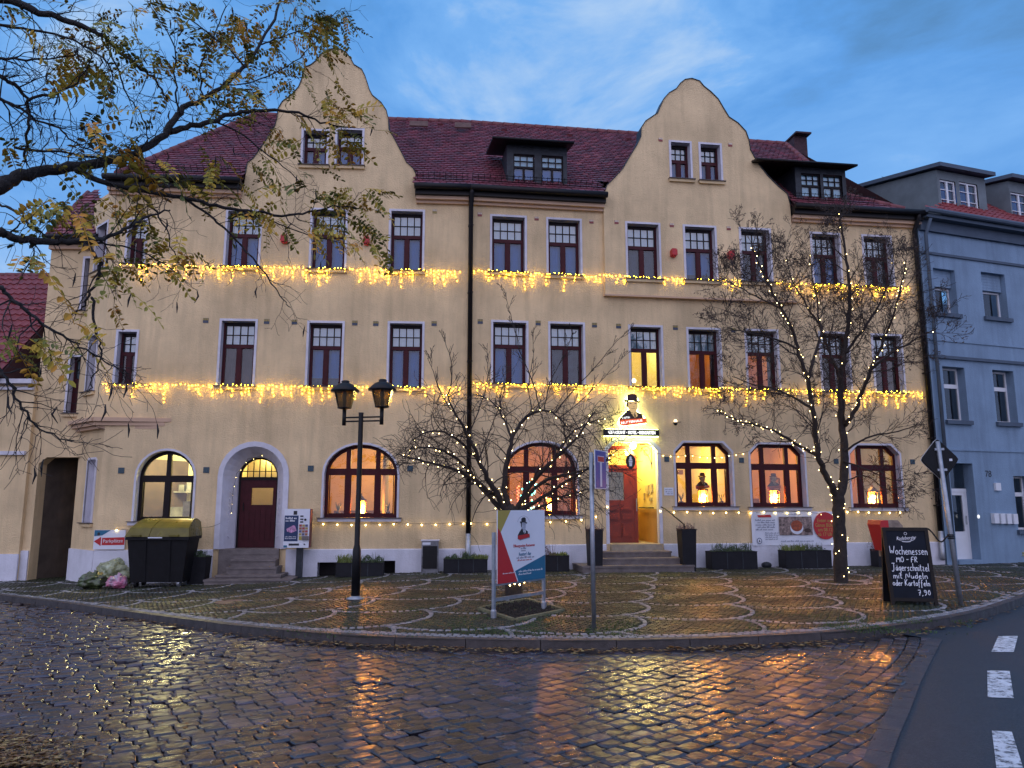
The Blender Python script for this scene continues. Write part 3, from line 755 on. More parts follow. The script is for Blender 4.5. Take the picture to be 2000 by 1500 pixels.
out_B = [(GR[0][0], zLedge), (GR[-1][0], zLedge), (GR[-1][0], zE)] + list(reversed(GR)) + [(GR[0][0], zE)]
def hole(op): return [(x, z) for x, z in op.path(0, 0)]
def wallmesh(W, outline, ops, out, thick, name='wall', m='stucco', parent=None):
    b = MB(); b.poly([W.p(x, z, out) for x, z in outline], [[W.p(x, z, out) for x, z in hole(q)] for q in ops])
    # make the fan face outwards
    for i, f in enumerate(b.f):
        p0, p1, p2 = (Vector(b.v[k]) for k in f[:3])
        if (p1 - p0).cross(p2 - p0).dot(W.n) < 0: b.f[i] = tuple(reversed(f))
    n = len(outline)
    for i in range(n):
        a, c = outline[i], outline[(i + 1) % n]
        b.face([W.p(*a, out), W.p(*a, out - thick), W.p(*c, out - thick), W.p(*c, out)])
    return b.build(name, M[m], parent or HOTEL)
wallmesh(WL, out_L, OPS['L'], 0, .38); wallmesh(WR, out_R, OPS['R'], 0, .38); wallmesh(WR, out_B, OPS['bay'], BO, .48)
b = MB(); b.poly([WL.p(x, z, -.381) for x, z in GL]); b.poly([WR.p(x, z, BO - .481) for x, z in GR]); b.build('gable_back', M['stucco'], HOTEL)
# ledge under the bay
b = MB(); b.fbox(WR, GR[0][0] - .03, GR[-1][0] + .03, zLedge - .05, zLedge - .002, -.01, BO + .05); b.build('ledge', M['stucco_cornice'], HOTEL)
# copings on the gables
for W, G, o in ((WL, GL, 0.0), (WR, GR, BO)):
    b = MB(); pa = []; G2 = G[1:-1]
    for i, q in enumerate(G2):
        a, c = G2[max(0, i - 1)], G2[min(len(G2) - 1, i + 1)]
        d = Vector((c[0] - a[0], c[1] - a[1])).normalized(); pa.append((q[0] - d.y * .02, q[1] + d.x * .02))
    ring(b, W, pa, [(x, z + .002) for x, z in G2], o - .42, o + .03); b.build('coping', M['slate'], HOTEL)
# plinth (skips the door recesses)
def plinth(W, spans, ztop):
    for a, c in spans:
        b = MB()
        hs = [q for q in opK if W is WL and a < q.c < c]
        outl = [(a, zLow), (c, zLow), (c, ztop), (a, ztop)]
        b.poly([W.p(x, z, .045) for x, z in outl], [[W.p(x, z, .045) for x, z in hole(q)] for q in hs])
        for q in hs:
            pi = q.path(0, 0) + [q.path(0, 0)[0]]
            for q0, q1 in zip(pi, pi[1:]): b.face([W.p(*q0, .045), W.p(*q1, .045), W.p(*q1, -.3), W.p(*q0, -.3)])
        for i, f in enumerate(b.f[:]):
            p0, p1, p2 = (Vector(b.v[k]) for k in f[:3])
            if len(f) == 3 and (p1 - p0).cross(p2 - p0).dot(W.n) < 0: b.f[i] = tuple(reversed(f))
        b.face([W.p(a, ztop, .045), W.p(c, ztop, .045), W.p(c, ztop + .02, .001), W.p(a, ztop + .02, .001)])
        for x in (a, c): b.face([W.p(x, zLow, .045), W.p(x, ztop, .045), W.p(x, ztop, 0), W.p(x, zLow, 0)])
        b.build('plinth', M['plinth'], HOTEL)
zPL, zPR = WL.px(600, 1074)[1], WR.px(1350, 1063)[1]
dl0, dl1 = opDL.s0 - .14, opDL.s1 + .14
plinth(WL, [(sA2, dl0), (dl1, 0)], zPL); plinth(WR, [(0, opDR.s0 - .1), (opDR.s1 + .1, sE)], zPR)
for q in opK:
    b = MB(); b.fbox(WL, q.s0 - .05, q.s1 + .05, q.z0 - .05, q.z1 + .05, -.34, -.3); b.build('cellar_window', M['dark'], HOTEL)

# ---- corner chamfer and wing on the left
Apt = WL.p(sA, 0); CH_L = 1.5; ca = R(-41)
Bpt = Apt + Vector((-math.cos(ca), -math.sin(ca), 0)) * CH_L
WC = Wall(Bpt.x, Bpt.y, ca)                  # s 0..CH_L
WG = Wall(Bpt.x - WC.n.x * .16, Bpt.y - WC.n.y * .16, ca)
WW = Wall(Bpt.x, Bpt.y, 0.0)                 # wing faces the square, s < 0
zW = WW.px(140, 474)[1]
op = O('cham', WC, 188, 207, 442, 528); sash_window(op, HOTEL, 'blind', cols=2)
op = O('cham', WC, 172, 187, 657, 764); sash_window(op, HOTEL, 'blind', cols=2)
opN = O('chamgf', WG, 168, 184, 898, 1021, 'chamfer', ch=.06)
wallmesh(WC, [(0, zBr), (CH_L, zBr), (CH_L, zE), (0, zE)], OPS['cham'], 0, .1)
wallmesh(WG, [(.0, zLow), (CH_L + .10, zLow), (CH_L + .10, zBr), (.0, zBr)], [opN], 0, .1)
surround(opN, HOTEL, depth=.12, width=.05); b = MB(); b.fbox(WG, opN.s0 - .02, opN.s1 + .02, opN.z0, opN.z1 + .02, -.2, -.15); b.build('niche_back', M['white'], HOTEL)
b = MB(); b.fbox(WG, 0, CH_L + .12, zLow, zPL, 0, .045); b.build('plinth', M['plinth'], HOTEL)
# overhang moulding under the corner
b = MB()
for k, (h0, h1, pr) in enumerate(((0, .10, .16), (.10, .20, .07), (.20, .28, -.02))):
    b.fbox(WC, -.05 - k * .001, CH_L + .05, zBr - h1, zBr - h0 - .001, -.3, pr)
    x1 = WL.px(335 - k * 12, 812)[0]
    P = [WL.p(sA - .03, 0, pr), WL.p(sA - .03, 0, -.05), WL.p(x1, 0, -.05), WL.p(x1, 0, .012)]
    b.hexa([p + Vector((0, 0, zBr - h1 - .002)) for p in (P[0], P[3], P[2], P[1])] + [p + Vector((0, 0, zBr - h0 - .003)) for p in (P[0], P[3], P[2], P[1])])
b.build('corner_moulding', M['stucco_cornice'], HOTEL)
sWl = WW.px(62, 880)[0]; sPas = WW.px(71, 950)[0]; zPas = WW.px(120, 893)[1]
op1 = O('wing', WW, 134, 157, 697, 807); op2 = O('wing', WW, 163, 174, 505, 607)
for q in (op1, op2): sash_window(q, HOTEL, 'dusk', cols=2)
wo = [(sWl, zLow), (sPas, zLow), (sPas, zPas - .18), (sPas + .2, zPas), (0.3, zPas), (0.3, zW), (sWl, zW)]
wallmesh(WW, wo, OPS['wing'], -.001, .38)
b = MB(); b.fbox(WW, sWl, sPas - .02, zLow, zPL - .05, 0, .045); b.build('plinth', M['plinth'], HOTEL)
# passage behind the opening
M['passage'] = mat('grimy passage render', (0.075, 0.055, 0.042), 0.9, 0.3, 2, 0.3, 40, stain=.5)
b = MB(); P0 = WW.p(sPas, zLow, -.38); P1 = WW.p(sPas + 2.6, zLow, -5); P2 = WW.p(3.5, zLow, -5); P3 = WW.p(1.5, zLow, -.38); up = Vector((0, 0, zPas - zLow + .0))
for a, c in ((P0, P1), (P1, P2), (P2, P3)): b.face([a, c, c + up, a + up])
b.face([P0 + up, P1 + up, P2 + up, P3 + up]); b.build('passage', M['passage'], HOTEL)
b = MB(); q = WW.p(sPas + .9, WW.px(130, 915)[1], -2.0); b.lathe(q, [(.02, .25), (.12, .2), (.16, .02), (.10, -.2), (.03, -.25)], 8); b.tube([q + Vector((0, 0, .25)), q + Vector((0, .35, .4))], .02); b.build('wall_lantern', M['black'], HOTEL)
# right end wall of the hotel
b = MB(); b.face([WR.p(sE, zLow, 0), WR.p(sE, zLow, -9), WR.p(sE, zE, -9), WR.p(sE, zE, 0)])
b.face([WW.p(sWl + .012, zLow, -.02), WW.p(sWl + .012, zW, -.02), WW.p(sWl + .012, zW, -7), WW.p(sWl + .012, zLow, -7)])
b.face([WR.p(sE, zLow, -9), WL.p(sA, zLow, -9), WL.p(sA, zE, -9), WR.p(sE, zE, -9)]); b.build('rear_wall', M['stucco'], HOTEL)

# ---------------------------------------------------------------- roof
class Plane:                                # roof slope: s along the eave, t up the slope
    def __init__(s, W, ze, oe, zr, orr):
        s.W = W; s.e = W.o + W.n * oe + Vector((0, 0, ze)); s.up = (W.n * (orr - oe) + Vector((0, 0, zr - ze))); s.len = s.up.length; s.up.normalize()
        s.nrm = W.d.cross(s.up).normalized()
    def p(s, a, t, h=0.0): return s.e + s.W.d * a + s.up * t + s.nrm * h
    def px(s, x, y):
        d = ray(x, y); t = (s.e - CAMP).dot(s.nrm) / d.dot(s.nrm); q = CAMP + d * t - s.e
        return q.dot(s.W.d), q.dot(s.up)
zG = zE + .22
zR1 = WR.px(1245, 262, -4.4)[1]; zR2 = WL.px(800, 236, -4.4)[1]; zR = (zR1 + zR2) / 2
PR = Plane(WR, zG, .36, zR, -4.4); PL = Plane(WL, zG, .36, zR, -4.4)
def tile_geo(plane, x, t, row, wid, shape, r):
    """one clay tile with its own edges and thickness: vertices, faces"""
    g = .004; th = r.uniform(.016, .024); lift = r.uniform(0, .006); V = []
    if shape == 'beaver':
        x0, x1 = x + g, x + wid - g; b0 = t + r.uniform(-.006, .006)
        low = [(x0, b0 + .03), (x0 + wid * .25, b0 + .004), (x1 - wid * .25, b0 + .004), (x1, b0 + .03)]
        up = [(x1, t + row * 1.15), (x0, t + row * 1.15)]
        V = [plane.p(a, c, .02 + th + lift) for a, c in low] + [plane.p(a, c, .012) for a, c in up] + [plane.p(a, c, .012 + lift) for a, c in low]
        return V, [(0, 1, 2, 3, 4, 5), (6, 7, 1, 0), (7, 8, 2, 1), (8, 9, 3, 2)]
    prof = [(0, .03), (.25, .062), (.5, .03), (.75, .012), (1.0, .03)]      # pantile: a rolled cross section
    for tt, dh in ((t - .02, th + .012), (t + row * 1.05, 0.0)):
        for fx, h in prof: V.append(plane.p(x + fx * wid, tt, h + dh + lift))
    for fx, h in prof: V.append(plane.p(x + fx * wid, t - .02, 0))
    return V, [(k, k + 1, 6 + k, 5 + k) for k in range(4)] + [(10 + k, 11 + k, 1 + k, k) for k in range(4)]
def tiled(plane, poly, parent, row=.175, wid=.185, name='tile', m='tile', shape='beaver', single=0):
    """rows of overlapping clay tiles inside a polygon of the slope; the nearest `single` ones are parts, the rest one mesh"""
    xs = [p[0] for p in poly]; ts = [p[1] for p in poly]; r = random.Random(11); cand = []
    t = min(ts); k = 0
    while t < max(ts):
        x = min(xs) + (wid / 2 if k % 2 and shape == 'beaver' else 0)
        while x < max(xs): cand.append((x, t)); x += wid
        t += row; k += 1
    ins = pip(np.array([c[0] + wid / 2 for c in cand]), np.array([c[1] + row * .5 for c in cand]), poly)
    cand = [c for c, q in zip(cand, ins) if q]
    def shown(c):
        q = plane.p(*c) - CAMP; dz = q.y * CP + q.z * SP; return abs(F * q.x / dz) > 1010, q.length
    cand.sort(key=shown); var = []; off = BASE[parent.name]
    if single:
        for i in range(8):
            V, Fc = tile_geo(plane, 0, 0, row, wid, shape, r); me = bpy.data.meshes.new(name); me.from_pydata([tuple(p - plane.e) for p in V], [], Fc); me.materials.append(M[m]); at = me.attributes.new('tint', 'FLOAT', 'POINT'); at.data.foreach_set('value', [min(1, max(0, r.gauss(.45, .25)))] * len(V)); var.append(me)
    V, Fc, T = [], [], []
    for i, (x, t) in enumerate(cand):
        if i < single:
            o = bpy.data.objects.new(name, var[r.randrange(8)]); COL.objects.link(o); o.parent = parent; o.location = plane.p(x, t) - off; continue
        v, f = tile_geo(plane, x, t, row, wid, shape, r); n = len(V); tn = min(1, max(0, r.gauss(.45, .25)))
        V += [tuple(p) for p in v]; Fc += [tuple(q + n for q in g) for g in f]; T += [tn] * len(v)
    if V: b = MB(); b.v = V; b.f = Fc; b.build(name, M[m], parent, False, T, kind='stuff')
def clip_roof(plane, pxs, kink=None):
    return [plane.px(x, y) for x, y in pxs]
rl = [PL.px(x, y) for x, y in ((215, 352), (498, 228))]
sK = lambda t, sgn: sgn * t * .66 * math.tan(R(1.8))
polyL = [(rl[0][0], 0.0), (0.0, 0.0), (sK(PL.len, 1), PL.len), (rl[1][0], PL.len)]
sRr = PR.px(1545, 290)[0]; sRe = PR.px(1800, 432)[0]
def notch(P, G, oo):                         # the slope starts behind a gable wall
    k = P.up.dot(P.W.n); tn = (oo - .36) / k
    return [(G[0][0] + .02, 0.0), (G[0][0] + .02, tn), (G[-1][0] - .02, tn), (G[-1][0] - .02, 0.0)]
polyL = polyL[:1] + notch(PL, GL, -.36) + polyL[1:]
polyR = [(0.0, 0.0)] + notch(PR, GR, BO - .45) + [(sRe, 0.0), (sRe - 1.4, 1.05), (sRr, PR.len), (sK(PR.len, -1), PR.len)]
roof = MB()
for P, poly in ((PL, polyL), (PR, polyR)):
    roof.poly([P.p(a, t, .0) for a, t in poly]); 
    roof.poly([P.p(a, t, -.10) for a, t in poly])
# back slope and hips close the volume
rA, rB, rC = PL.p(rl[1][0], PL.len), PR.p(0, PR.len), PR.p(sRr, PR.len)
bkL, bkM, bkR = WL.p(rl[0][0], zG, -9.3), WR.p(0, zG, -9.3), WR.p(sRe, zG, -9.3)
roof.face([rB, rA, bkL, bkM]); roof.face([rC, rB, bkM, bkR])
roof.face([PL.p(rl[0][0], 0), rA, bkL]); roof.face([PR.p(sRe, 0), bkR, rC])
ROOF = roof.build('roof', M['roofbase'], HOTEL)
tiled(PL, polyL, ROOF, single=150); tiled(PR, polyR, ROOF, single=150)
def ridge_line(a, c, parent, n=None, r=.105):
    L_ = (c - a).length; n = n or max(2, int(L_ / .36)); d = (c - a) / n
    for i in range(n):
        b = MB(); p0 = a + d * i; p1 = a + d * (i + 1.06); b.tube([p0 + Vector((0, 0, .0)), p1], [r * 1.08, r * .94], 8); b.build('ridge_tile', M['ridge'], parent, True)
ridge_line(rA, rB, ROOF); ridge_line(rB, rC, ROOF); ridge_line(PL.p(rl[0][0], .02), rA, ROOF); ridge_line(PR.p(sRe, .02), PR.p(sRe - 1.4, 1.05), ROOF, r=.09); ridge_line(PR.p(sRe - 1.4, 1.05), rC, ROOF)
# eaves: gutter, fascia, render cornice, snow guard
def eaves(W, P, a, c, short=0.0):
    b = MB(); b.fbox(W, a, c, zG - .26, zG - .02, .06, .30); b.build('fascia', M['gutter'], HOTEL)
    b = MB(); b.tube([W.p(a - .02, zG - .07, .40), W.p(c + .02, zG - .07, .40)], .085, 10); b.build('gutter', M['gutter'], HOTEL, True)
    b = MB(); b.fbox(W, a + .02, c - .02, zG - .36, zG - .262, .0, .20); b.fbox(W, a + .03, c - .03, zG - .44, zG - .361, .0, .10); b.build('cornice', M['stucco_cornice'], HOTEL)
    c -= short; b = MB(); n = int((c - a) / .16)
    for h in (.05, .13, .21): b.tube([P.p(a + .05, .32, h), P.p(c - .05, .32, h)], .009, 4)
    for i in range(n + 1):
        x = a + .05 + (c - a - .1) * i / n; b.tube([P.p(x, .32, .0), P.p(x, .32, .24)], .007, 4)
    b.build('snow_guard', M['gutter'], HOTEL)
eaves(WL, PL, GL[-1][0] + .01, -.01); eaves(WR, PR, .01, GR[0][0] + .02); eaves(WL, PL, sA - .2, GL[0][0]); eaves(WR, PR, GR[-1][0] + .02, sE + .1, 1.45)
# downpipes
def downpipe(W, s, ztop, zbot, r=.066, o=.12):
    b = MB(); b.tube([W.p(s, ztop, .38), W.p(s, ztop - .18, .36), W.p(s, ztop - .5, o), W.p(s, zbot + .9, o)], r, 10)
    b.build('downpipe', M['gutter'], HOTEL, True)
    b = MB(); b.tube([W.p(s, zbot + .9, o), W.p(s, zbot + .35, o), W.p(s - .06, zbot + .12, o + .08)], r * 1.1, 10); b.build('downpipe_foot', M['steel'], HOTEL, True)
    b = MB()
    for z in np.arange(zbot + 1.6, ztop - .8, 1.9): b.fbox(W, s - .07, s + .07, z, z + .03, 0, o + .06)
    b.build('pipe_clip', M['gutter'], HOTEL)
downpipe(WR, .03, zG - .05, .15); downpipe(WR, sE - .12, zG - .05, .15)
# chimney
b = MB(); q0 = WR.px(1547, 300, -4.5)[0]; q1 = q0 + .50
b.fbox(WR, q0, q1, zR - 1.2, zR + .30, -4.9, -4.3); b.fbox(WR, q0 - .05, q1 + .05, zR + .30, zR + .36, -4.95, -4.05)
b.build('chimney', mat('dark chimney brick', (0.05, 0.022, 0.028), .85, .4, 14, .5, 30), ROOF)
# roof vents and ladder hooks
b = MB()
for x, y in ((985, 257), (1113, 267), (1228, 275), (860, 246)):
    a, t = PR.px(x, y) if x > 912 else PL.px(x, y); P = PR if x > 912 else PL
    b.hexa([P.p(a - .09, t, .0), P.p(a + .09, t, .0), P.p(a + .09, t + .2, 0), P.p(a - .09, t + .2, 0), P.p(a - .09, t, .09), P.p(a + .09, t, .09), P.p(a + .09, t + .2, .04), P.p(a - .09, t + .2, .04)])
b.build('vent_tile', M['ridge'], ROOF)
M['grate'] = mat('rusty roof step', (0.11, 0.06, 0.05), .7, .3, 8)
for xa, xb, y in ((800, 836, 256), (888, 920, 259)):
    b = MB(); P = PL
    a, t = P.px(xa, y); c, _ = P.px(xb, y)
    b.hexa([P.p(a, t, .16), P.p(c, t, .16), P.p(c, t + .22, .25), P.p(a, t + .22, .25), P.p(a, t, .19), P.p(c, t, .19), P.p(c, t + .22, .28), P.p(a, t + .22, .28)])
    for q in (a + .05, c - .05): b.tube([P.p(q, t + .1, .2), P.p(q, t + .6, .03)], .012, 4)
    b.build('roof_step', M['grate'], ROOF)
def front_with_holes(b, W, s0, s1, z0, z1, o, ops):
    x = s0
    for q in sorted(ops, key=lambda q: q.s0):
        b.face([W.p(x, z0, o), W.p(q.s0, z0, o), W.p(q.s0, z1, o), W.p(x, z1, o)]); b.face([W.p(q.s0, q.z1, o), W.p(q.s1, q.z1, o), W.p(q.s1, z1, o), W.p(q.s0, z1, o)])
        if q.z0 > z0: b.face([W.p(q.s0, z0, o), W.p(q.s1, z0, o), W.p(q.s1, q.z0, o), W.p(q.s0, q.z0, o)])
        x = q.s1
    b.face([W.p(x, z0, o), W.p(s1, z0, o), W.p(s1, z1, o), W.p(x, z1, o)])
# dormers
def dormer(P, W, xf0, xf1, ytop, ybot, xr0, xr1, of, wins, cheek_left=True, label=None):
    """shed dormer: slate front and cheeks, thin flat roof with an overhang"""
    s0 = W.px(xf0, ybot, of)[0]; s1 = W.px(xf1, ybot, of)[0]; zt = W.px((xf0 + xf1) / 2, ytop, of)[1]; zb = W.px((xf0 + xf1) / 2, ybot, of)[1]
    ops = [Op(W, *w, out=of) for w in wins]
    b = MB(); front_with_holes(b, W, s0, s1, zb, zt, of, ops)
    back = of - (zt - zb) / ((zR - zG) / 4.76) - .1
    for s_ in (s0, s1): b.face([W.p(s_, zb - .05, of), W.p(s_, zt, of), W.p(s_, zt + .1, back), W.p(s_, zt - .05, back)])
    body = b.build('dormer', M['slate'], HOTEL)
    for q in ops:
        f = MB(); fw = .032; dp = .05; o = of
        f.fbox(W, q.s0, q.s0 + fw, q.z0, q.z1, o - dp - .05, o - dp); f.fbox(W, q.s1 - fw, q.s1, q.z0, q.z1, o - dp - .05, o - dp)
        f.fbox(W, q.s0 + fw, q.s1 - fw, q.z0, q.z0 + fw, o - dp - .05, o - dp); f.fbox(W, q.s0 + fw, q.s1 - fw, q.z1 - fw, q.z1, o - dp - .05, o - dp)
        zt2 = q.z1 - q.h * .42
        f.fbox(W, q.s0 + fw, q.s1 - fw, zt2 - .03, zt2 + .03, o - dp - .05, o - dp + .004); f.fbox(W, q.c - .03, q.c + .03, q.z0 + fw, zt2 - .03, o - dp - .05, o - dp + .002)
        for k in (1, 2): x = q.s0 + q.w * k / 3; f.fbox(W, x - .011, x + .011, zt2 + .03, q.z1 - fw, o - dp - .045, o - dp - .004)
        zz = (zt2 + .03 + q.z1 - fw) / 2; f.fbox(W, q.s0 + fw, q.s1 - fw, zz - .011, zz + .011, o - dp - .046, o - dp - .006)
        f.build('dormer_window', M['framedark'], body)
        pane(W, [(q.s0 + fw, q.z0 + fw), (q.s1 - fw, q.z0 + fw), (q.s1 - fw, q.z1 - fw), (q.s0 + fw, q.z1 - fw)], o - dp - .03, body)
        c = MB(); c.face([W.p(q.s0, zt2, o - .13), W.p(q.s1, zt2, o - .13), W.p(q.s1, q.z1, o - .13), W.p(q.s0, q.z1, o - .13)]); c.build('curtain', M['curtain_skyrefl'], body)
        c = MB(); c.face([W.p(q.s0, q.z0, o - .13), W.p(q.s1, q.z0, o - .13), W.p(q.s1, zt2, o - .13), W.p(q.s0, zt2, o - .13)]); c.build('curtain', M['curtain_skyrefl'] if label else M['blind_skyrefl'], body)
    r0, r1 = W.px(xr0, ytop, of + .35)[0], W.px(xr1, ytop, of + .35)[0]; b = MB()
    b.hexa([W.p(r0, zt - .06, of + .34), W.p(r1, zt - .06, of + .34), W.p(r1, zt + .32, back), W.p(r0, zt + .32, back), W.p(r0, zt + .0, of + .34), W.p(r1, zt + .0, of + .34), W.p(r1, zt + .41, back), W.p(r0, zt + .41, back)])
    b.build('dormer_roof', M['gutter'], body)
    b = MB(); b.fbox(W, s0 - .02, s1 + .02, zb - .06, zb, of - .01, of + .04); b.build('flashing', M['steel'], body)
    b = MB(); b.tube([W.p(r0, zt - .03, of + .37), W.p(r1, zt - .03, of + .37)], .035, 8); b.build('dormer_gutter', M['gutter'], body, True)
dormer(PR, WR, 990, 1108, 284, 364, 962, 1121, .05, [(1003, 1044, 301, 360), (1058, 1100, 304, 362)])
dormer(PR, WR, 1557, 1656, 328, 408, 1478, 1674, .05, [(1566, 1603, 339, 394), (1609, 1646, 342, 397)], label=1)
# lower tiled roof of the wing
PW = Plane(WW, zW + .12, .30, zW + 3.6, -2.6)
pw = [PW.px(x, y) for x, y in ((88, 465), (187, 465), (192, 372), (172, 376))]; pw[0] = (pw[0][0], 0); pw[1] = (pw[1][0], 0)
b = MB(); b.poly([PW.p(a, t) for a, t in pw]); b.face([PW.p(*pw[0]), PW.p(*pw[3]), WW.p(pw[3][0], zW, -6), WW.p(pw[0][0], zW, -6)]); wr = b.build('wing_roof', M['roofbase'], HOTEL)
tiled(PW, pw, wr); ridge_line(PW.p(*pw[0]), PW.p(*pw[3]), wr, r=.07)
b = MB(); b.tube([WW.p(pw[0][0] - .05, zW + .05, .36), WW.p(pw[1][0], zW + .05, .36)], .08, 8); b.fbox(WW, sWl - .02, .1, zW - .1, zW + .06, 0, .28); b.build('gutter', M['gutter'], HOTEL)
b = MB(); b.fbox(WW, sWl - .01, .05, zW - .22, zW - .101, 0, .13); b.build('cornice', M['stucco_cornice'], HOTEL)

# small ornamental wall tiles and red lamp boxes
M['t_red'] = mat('red glazed tile', (0.22, 0.03, 0.03), .35); M['t_cream'] = mat('cream glazed tile', (0.62, 0.52, 0.42), .35); M['t_navy'] = mat('navy glazed tile', (0.03, 0.045, 0.08), .3); M['t_yel'] = mat('ochre glazed tile', (0.30, 0.22, 0.05), .35); M['t_teal'] = mat('blue glazed tile', (0.02, 0.06, 0.085), .3)
def wall_tile(W, x, y, w, h, base, topm, o=0.0):
    s_, z_ = W.px(x, y, o); b = MB(); b.fbox(W, s_ - w / 2, s_ + w / 2, z_ - h / 2, z_ + h / 2, o - .01, o + .012)
    b.m = 1; k = 3
    for i in range(k):
        a = s_ - w / 2 + w * (i + .12) / k; b.fbox(W, a, a + w * .76 / k, z_ + h * (.02 if topm != 't_teal' else -.44), z_ + h * .44, o + .012, o + .022)
    b.build('ornament_tile', [M[base], M[topm]], HOTEL)
for x, y in ((937, 419), (1048, 427), (1155, 433)): wall_tile(WR, x, y, .12, .11, 't_red', 't_cream')
for x, y in ((1204, 434), (1312, 440), (1423, 446), (1290, 273), (1426, 283)): wall_tile(WR, x, y, .12, .11, 't_red', 't_cream', BO)
for x, y in ((737, 412), (849, 413), (420, 404)): wall_tile(WL, x, y, .12, .12, 't_yel', 't_cream')
for x, y in ((402, 626), (521, 628), (575, 629), (693, 631), (734, 632), (848, 632)): wall_tile(WL, x, y, .14, .13, 't_navy', 't_yel')
for x, y in ((938, 628), (1051, 631), (1161, 635), (1208, 637), (1319, 640), (1432, 645)): wall_tile(WR, x, y, .14, .13, 't_navy', 't_yel')
for x, y in ((237, 919), (403, 918), (607, 915), (801, 915)): wall_tile(WL, x, y, .15, .15, 't_navy', 't_teal')
for x, y in ((1155, 913), (1302, 897), (1448, 899), (1633, 901), (1782, 902)): wall_tile(WR, x, y, .14, .14, 't_navy', 't_teal')
for W, x, y, o in ((WL, 555, 466, 0), (WL, 716, 469, 0), (WR, 1316, 493, BO), (WR, 1428, 497, BO)):
    s_, z_ = W.px(x, y, o + .1); b = MB(); b.fbox(W, s_ - .075, s_ + .075, z_ - .10, z_ + .06, o, o + .2); b.fbox(W, s_ - .06, s_ + .06, z_ + .061, z_ + .10, o, o + .17)
    b.fbox(W, s_ - .05, s_ + .05, z_ - .13, z_ - .101, o + .03, o + .15); b.build('flood_lamp', M['red'] if x != 1 else M['red'], HOTEL)
# ---------------------------------------------------------------- lit rooms behind the windows
M['room_y'] = mat('pale yellow room wall', (0.70, 0.60, 0.30), .9, .08, 1.5)
M['room_o'] = mat('ochre room wall', (0.55, 0.33, 0.12), .9, .15, 1.5)
M['room_k'] = mat('kitchen wall tiles', (0.62, 0.62, 0.44), .7, .12, 3)
M['wood'] = mat('brown wood', (0.14, 0.06, 0.025), .5, .3, 6)
M['ceil'] = mat('room ceiling', (0.55, 0.34, 0.16), .9, .05)
def room(W, s0, s1, z0, z1, depth, wall, lamps, front=-.39):
    b = MB(); f, k = front, front - depth
    b.face([W.p(s0, z0, k), W.p(s1, z0, k), W.p(s1, z1, k), W.p(s0, z1, k)])
    b.face([W.p(s0, z0, f), W.p(s0, z0, k), W.p(s0, z1, k), W.p(s0, z1, f)]); b.face([W.p(s1, z0, k), W.p(s1, z0, f), W.p(s1, z1, f), W.p(s1, z1, k)])
    b.m = 1; b.face([W.p(s0, z1, f), W.p(s0, z1, k), W.p(s1, z1, k), W.p(s1, z1, f)])
    b.m = 2; b.face([W.p(s0, z0, k), W.p(s0, z0, f), W.p(s1, z0, f), W.p(s1, z0, k)])
    o = b.build('room', [M[wall], M['ceil'], M['wood']], HOTEL)
    for s_, z_, o_, col, pw in lamps:
        l = bpy.data.lights.new('room_lamp', 'POINT'); l.color = col; l.energy = pw; l.shadow_soft_size = .18
        q = bpy.data.objects.new('room_lamp', l); COL.objects.link(q); q.location = W.p(s_, z_, o_)
    return o
YEL = (1.0, .80, .36); ORA = (1.0, .50, .13); WAR = (1.0, .66, .24)
zc = opB.z1 + .25
room(WL, opA.s0 - .5, opA.s1 + .25, .3, zc, 2.6, 'room_k', [(opA.c, zc - .35, -1.3, (1, .86, .38), 260)])
b = MB(); W = WL      # kitchen shelves, pots and a hood
k = -2.9
b.fbox(W, opA.s0 - .3, opA.s1, opA.z0 + .75, opA.z0 + .79, k, k + .35)
for i in range(7):
    x = opA.s0 - .1 + i * .22; h = .12 + .07 * (i * 37 % 3); b.fbox(W, x, x + .15, opA.z0 + .79, opA.z0 + .79 + h, k + .05, k + .25)
b.fbox(W, opA.c + .1, opA.c + .7, opA.z0 + .1, opA.z0 + .5, -1.4, -1.1); b.fbox(W, opA.s0, opA.c - .2, opA.z0 - .1, opA.z0 + .35, -2.4, -2.0)
b.build('kitchen_shelf', mat('steel kitchen ware', (.22, .24, .26), .4, .5, 4), HOTEL)
room(WL, opDL.s0 + .05, opDL.s1 + .05, .6, zc, 2.0, 'room_y', [(opDL.c, zc - .5, -1.6, YEL, 90)], front=-.62)
room(WL, opB.s0 - .45, -.05, .3, zc, 3.4, 'room_o', [(opB.c - .1, zc - .5, -2.2, WAR, 60), (opB.s1 + .3, zc - .6, -2.6, (1, .85, .5), 60)])
b = MB(); b.fbox(WL, opB.s1 - .42, opB.s1 - .35, .3, zc, -1.5, -.45); b.build('partition', M['room_y'], HOTEL)
room(WR, .02, opDR.s0 - .25, .3, zc, 3.4, 'room_o', [(opC.c, zc - .5, -2.0, ORA, 70)])
sRm = (opE.s1 + opF.s0) / 2
room(WR, opDR.s1 + .35, opD.s1 + .22, .3, zc, 3.6, 'room_y', [(opD.c + .1, zc - .55, -2.2, WAR, 100)])
room(WR, opD.s1 + .26, sRm, .3, zc, 3.0, 'room_o', [(opE.c, zc - .5, -1.9, (1, .58, .20), 75)])
room(WR, sRm + .04, sE - .3, .3, zc, 2.6, 'room_o', [(opF.c, zc - .5, -1.6, (1, .46, .10), 80)])
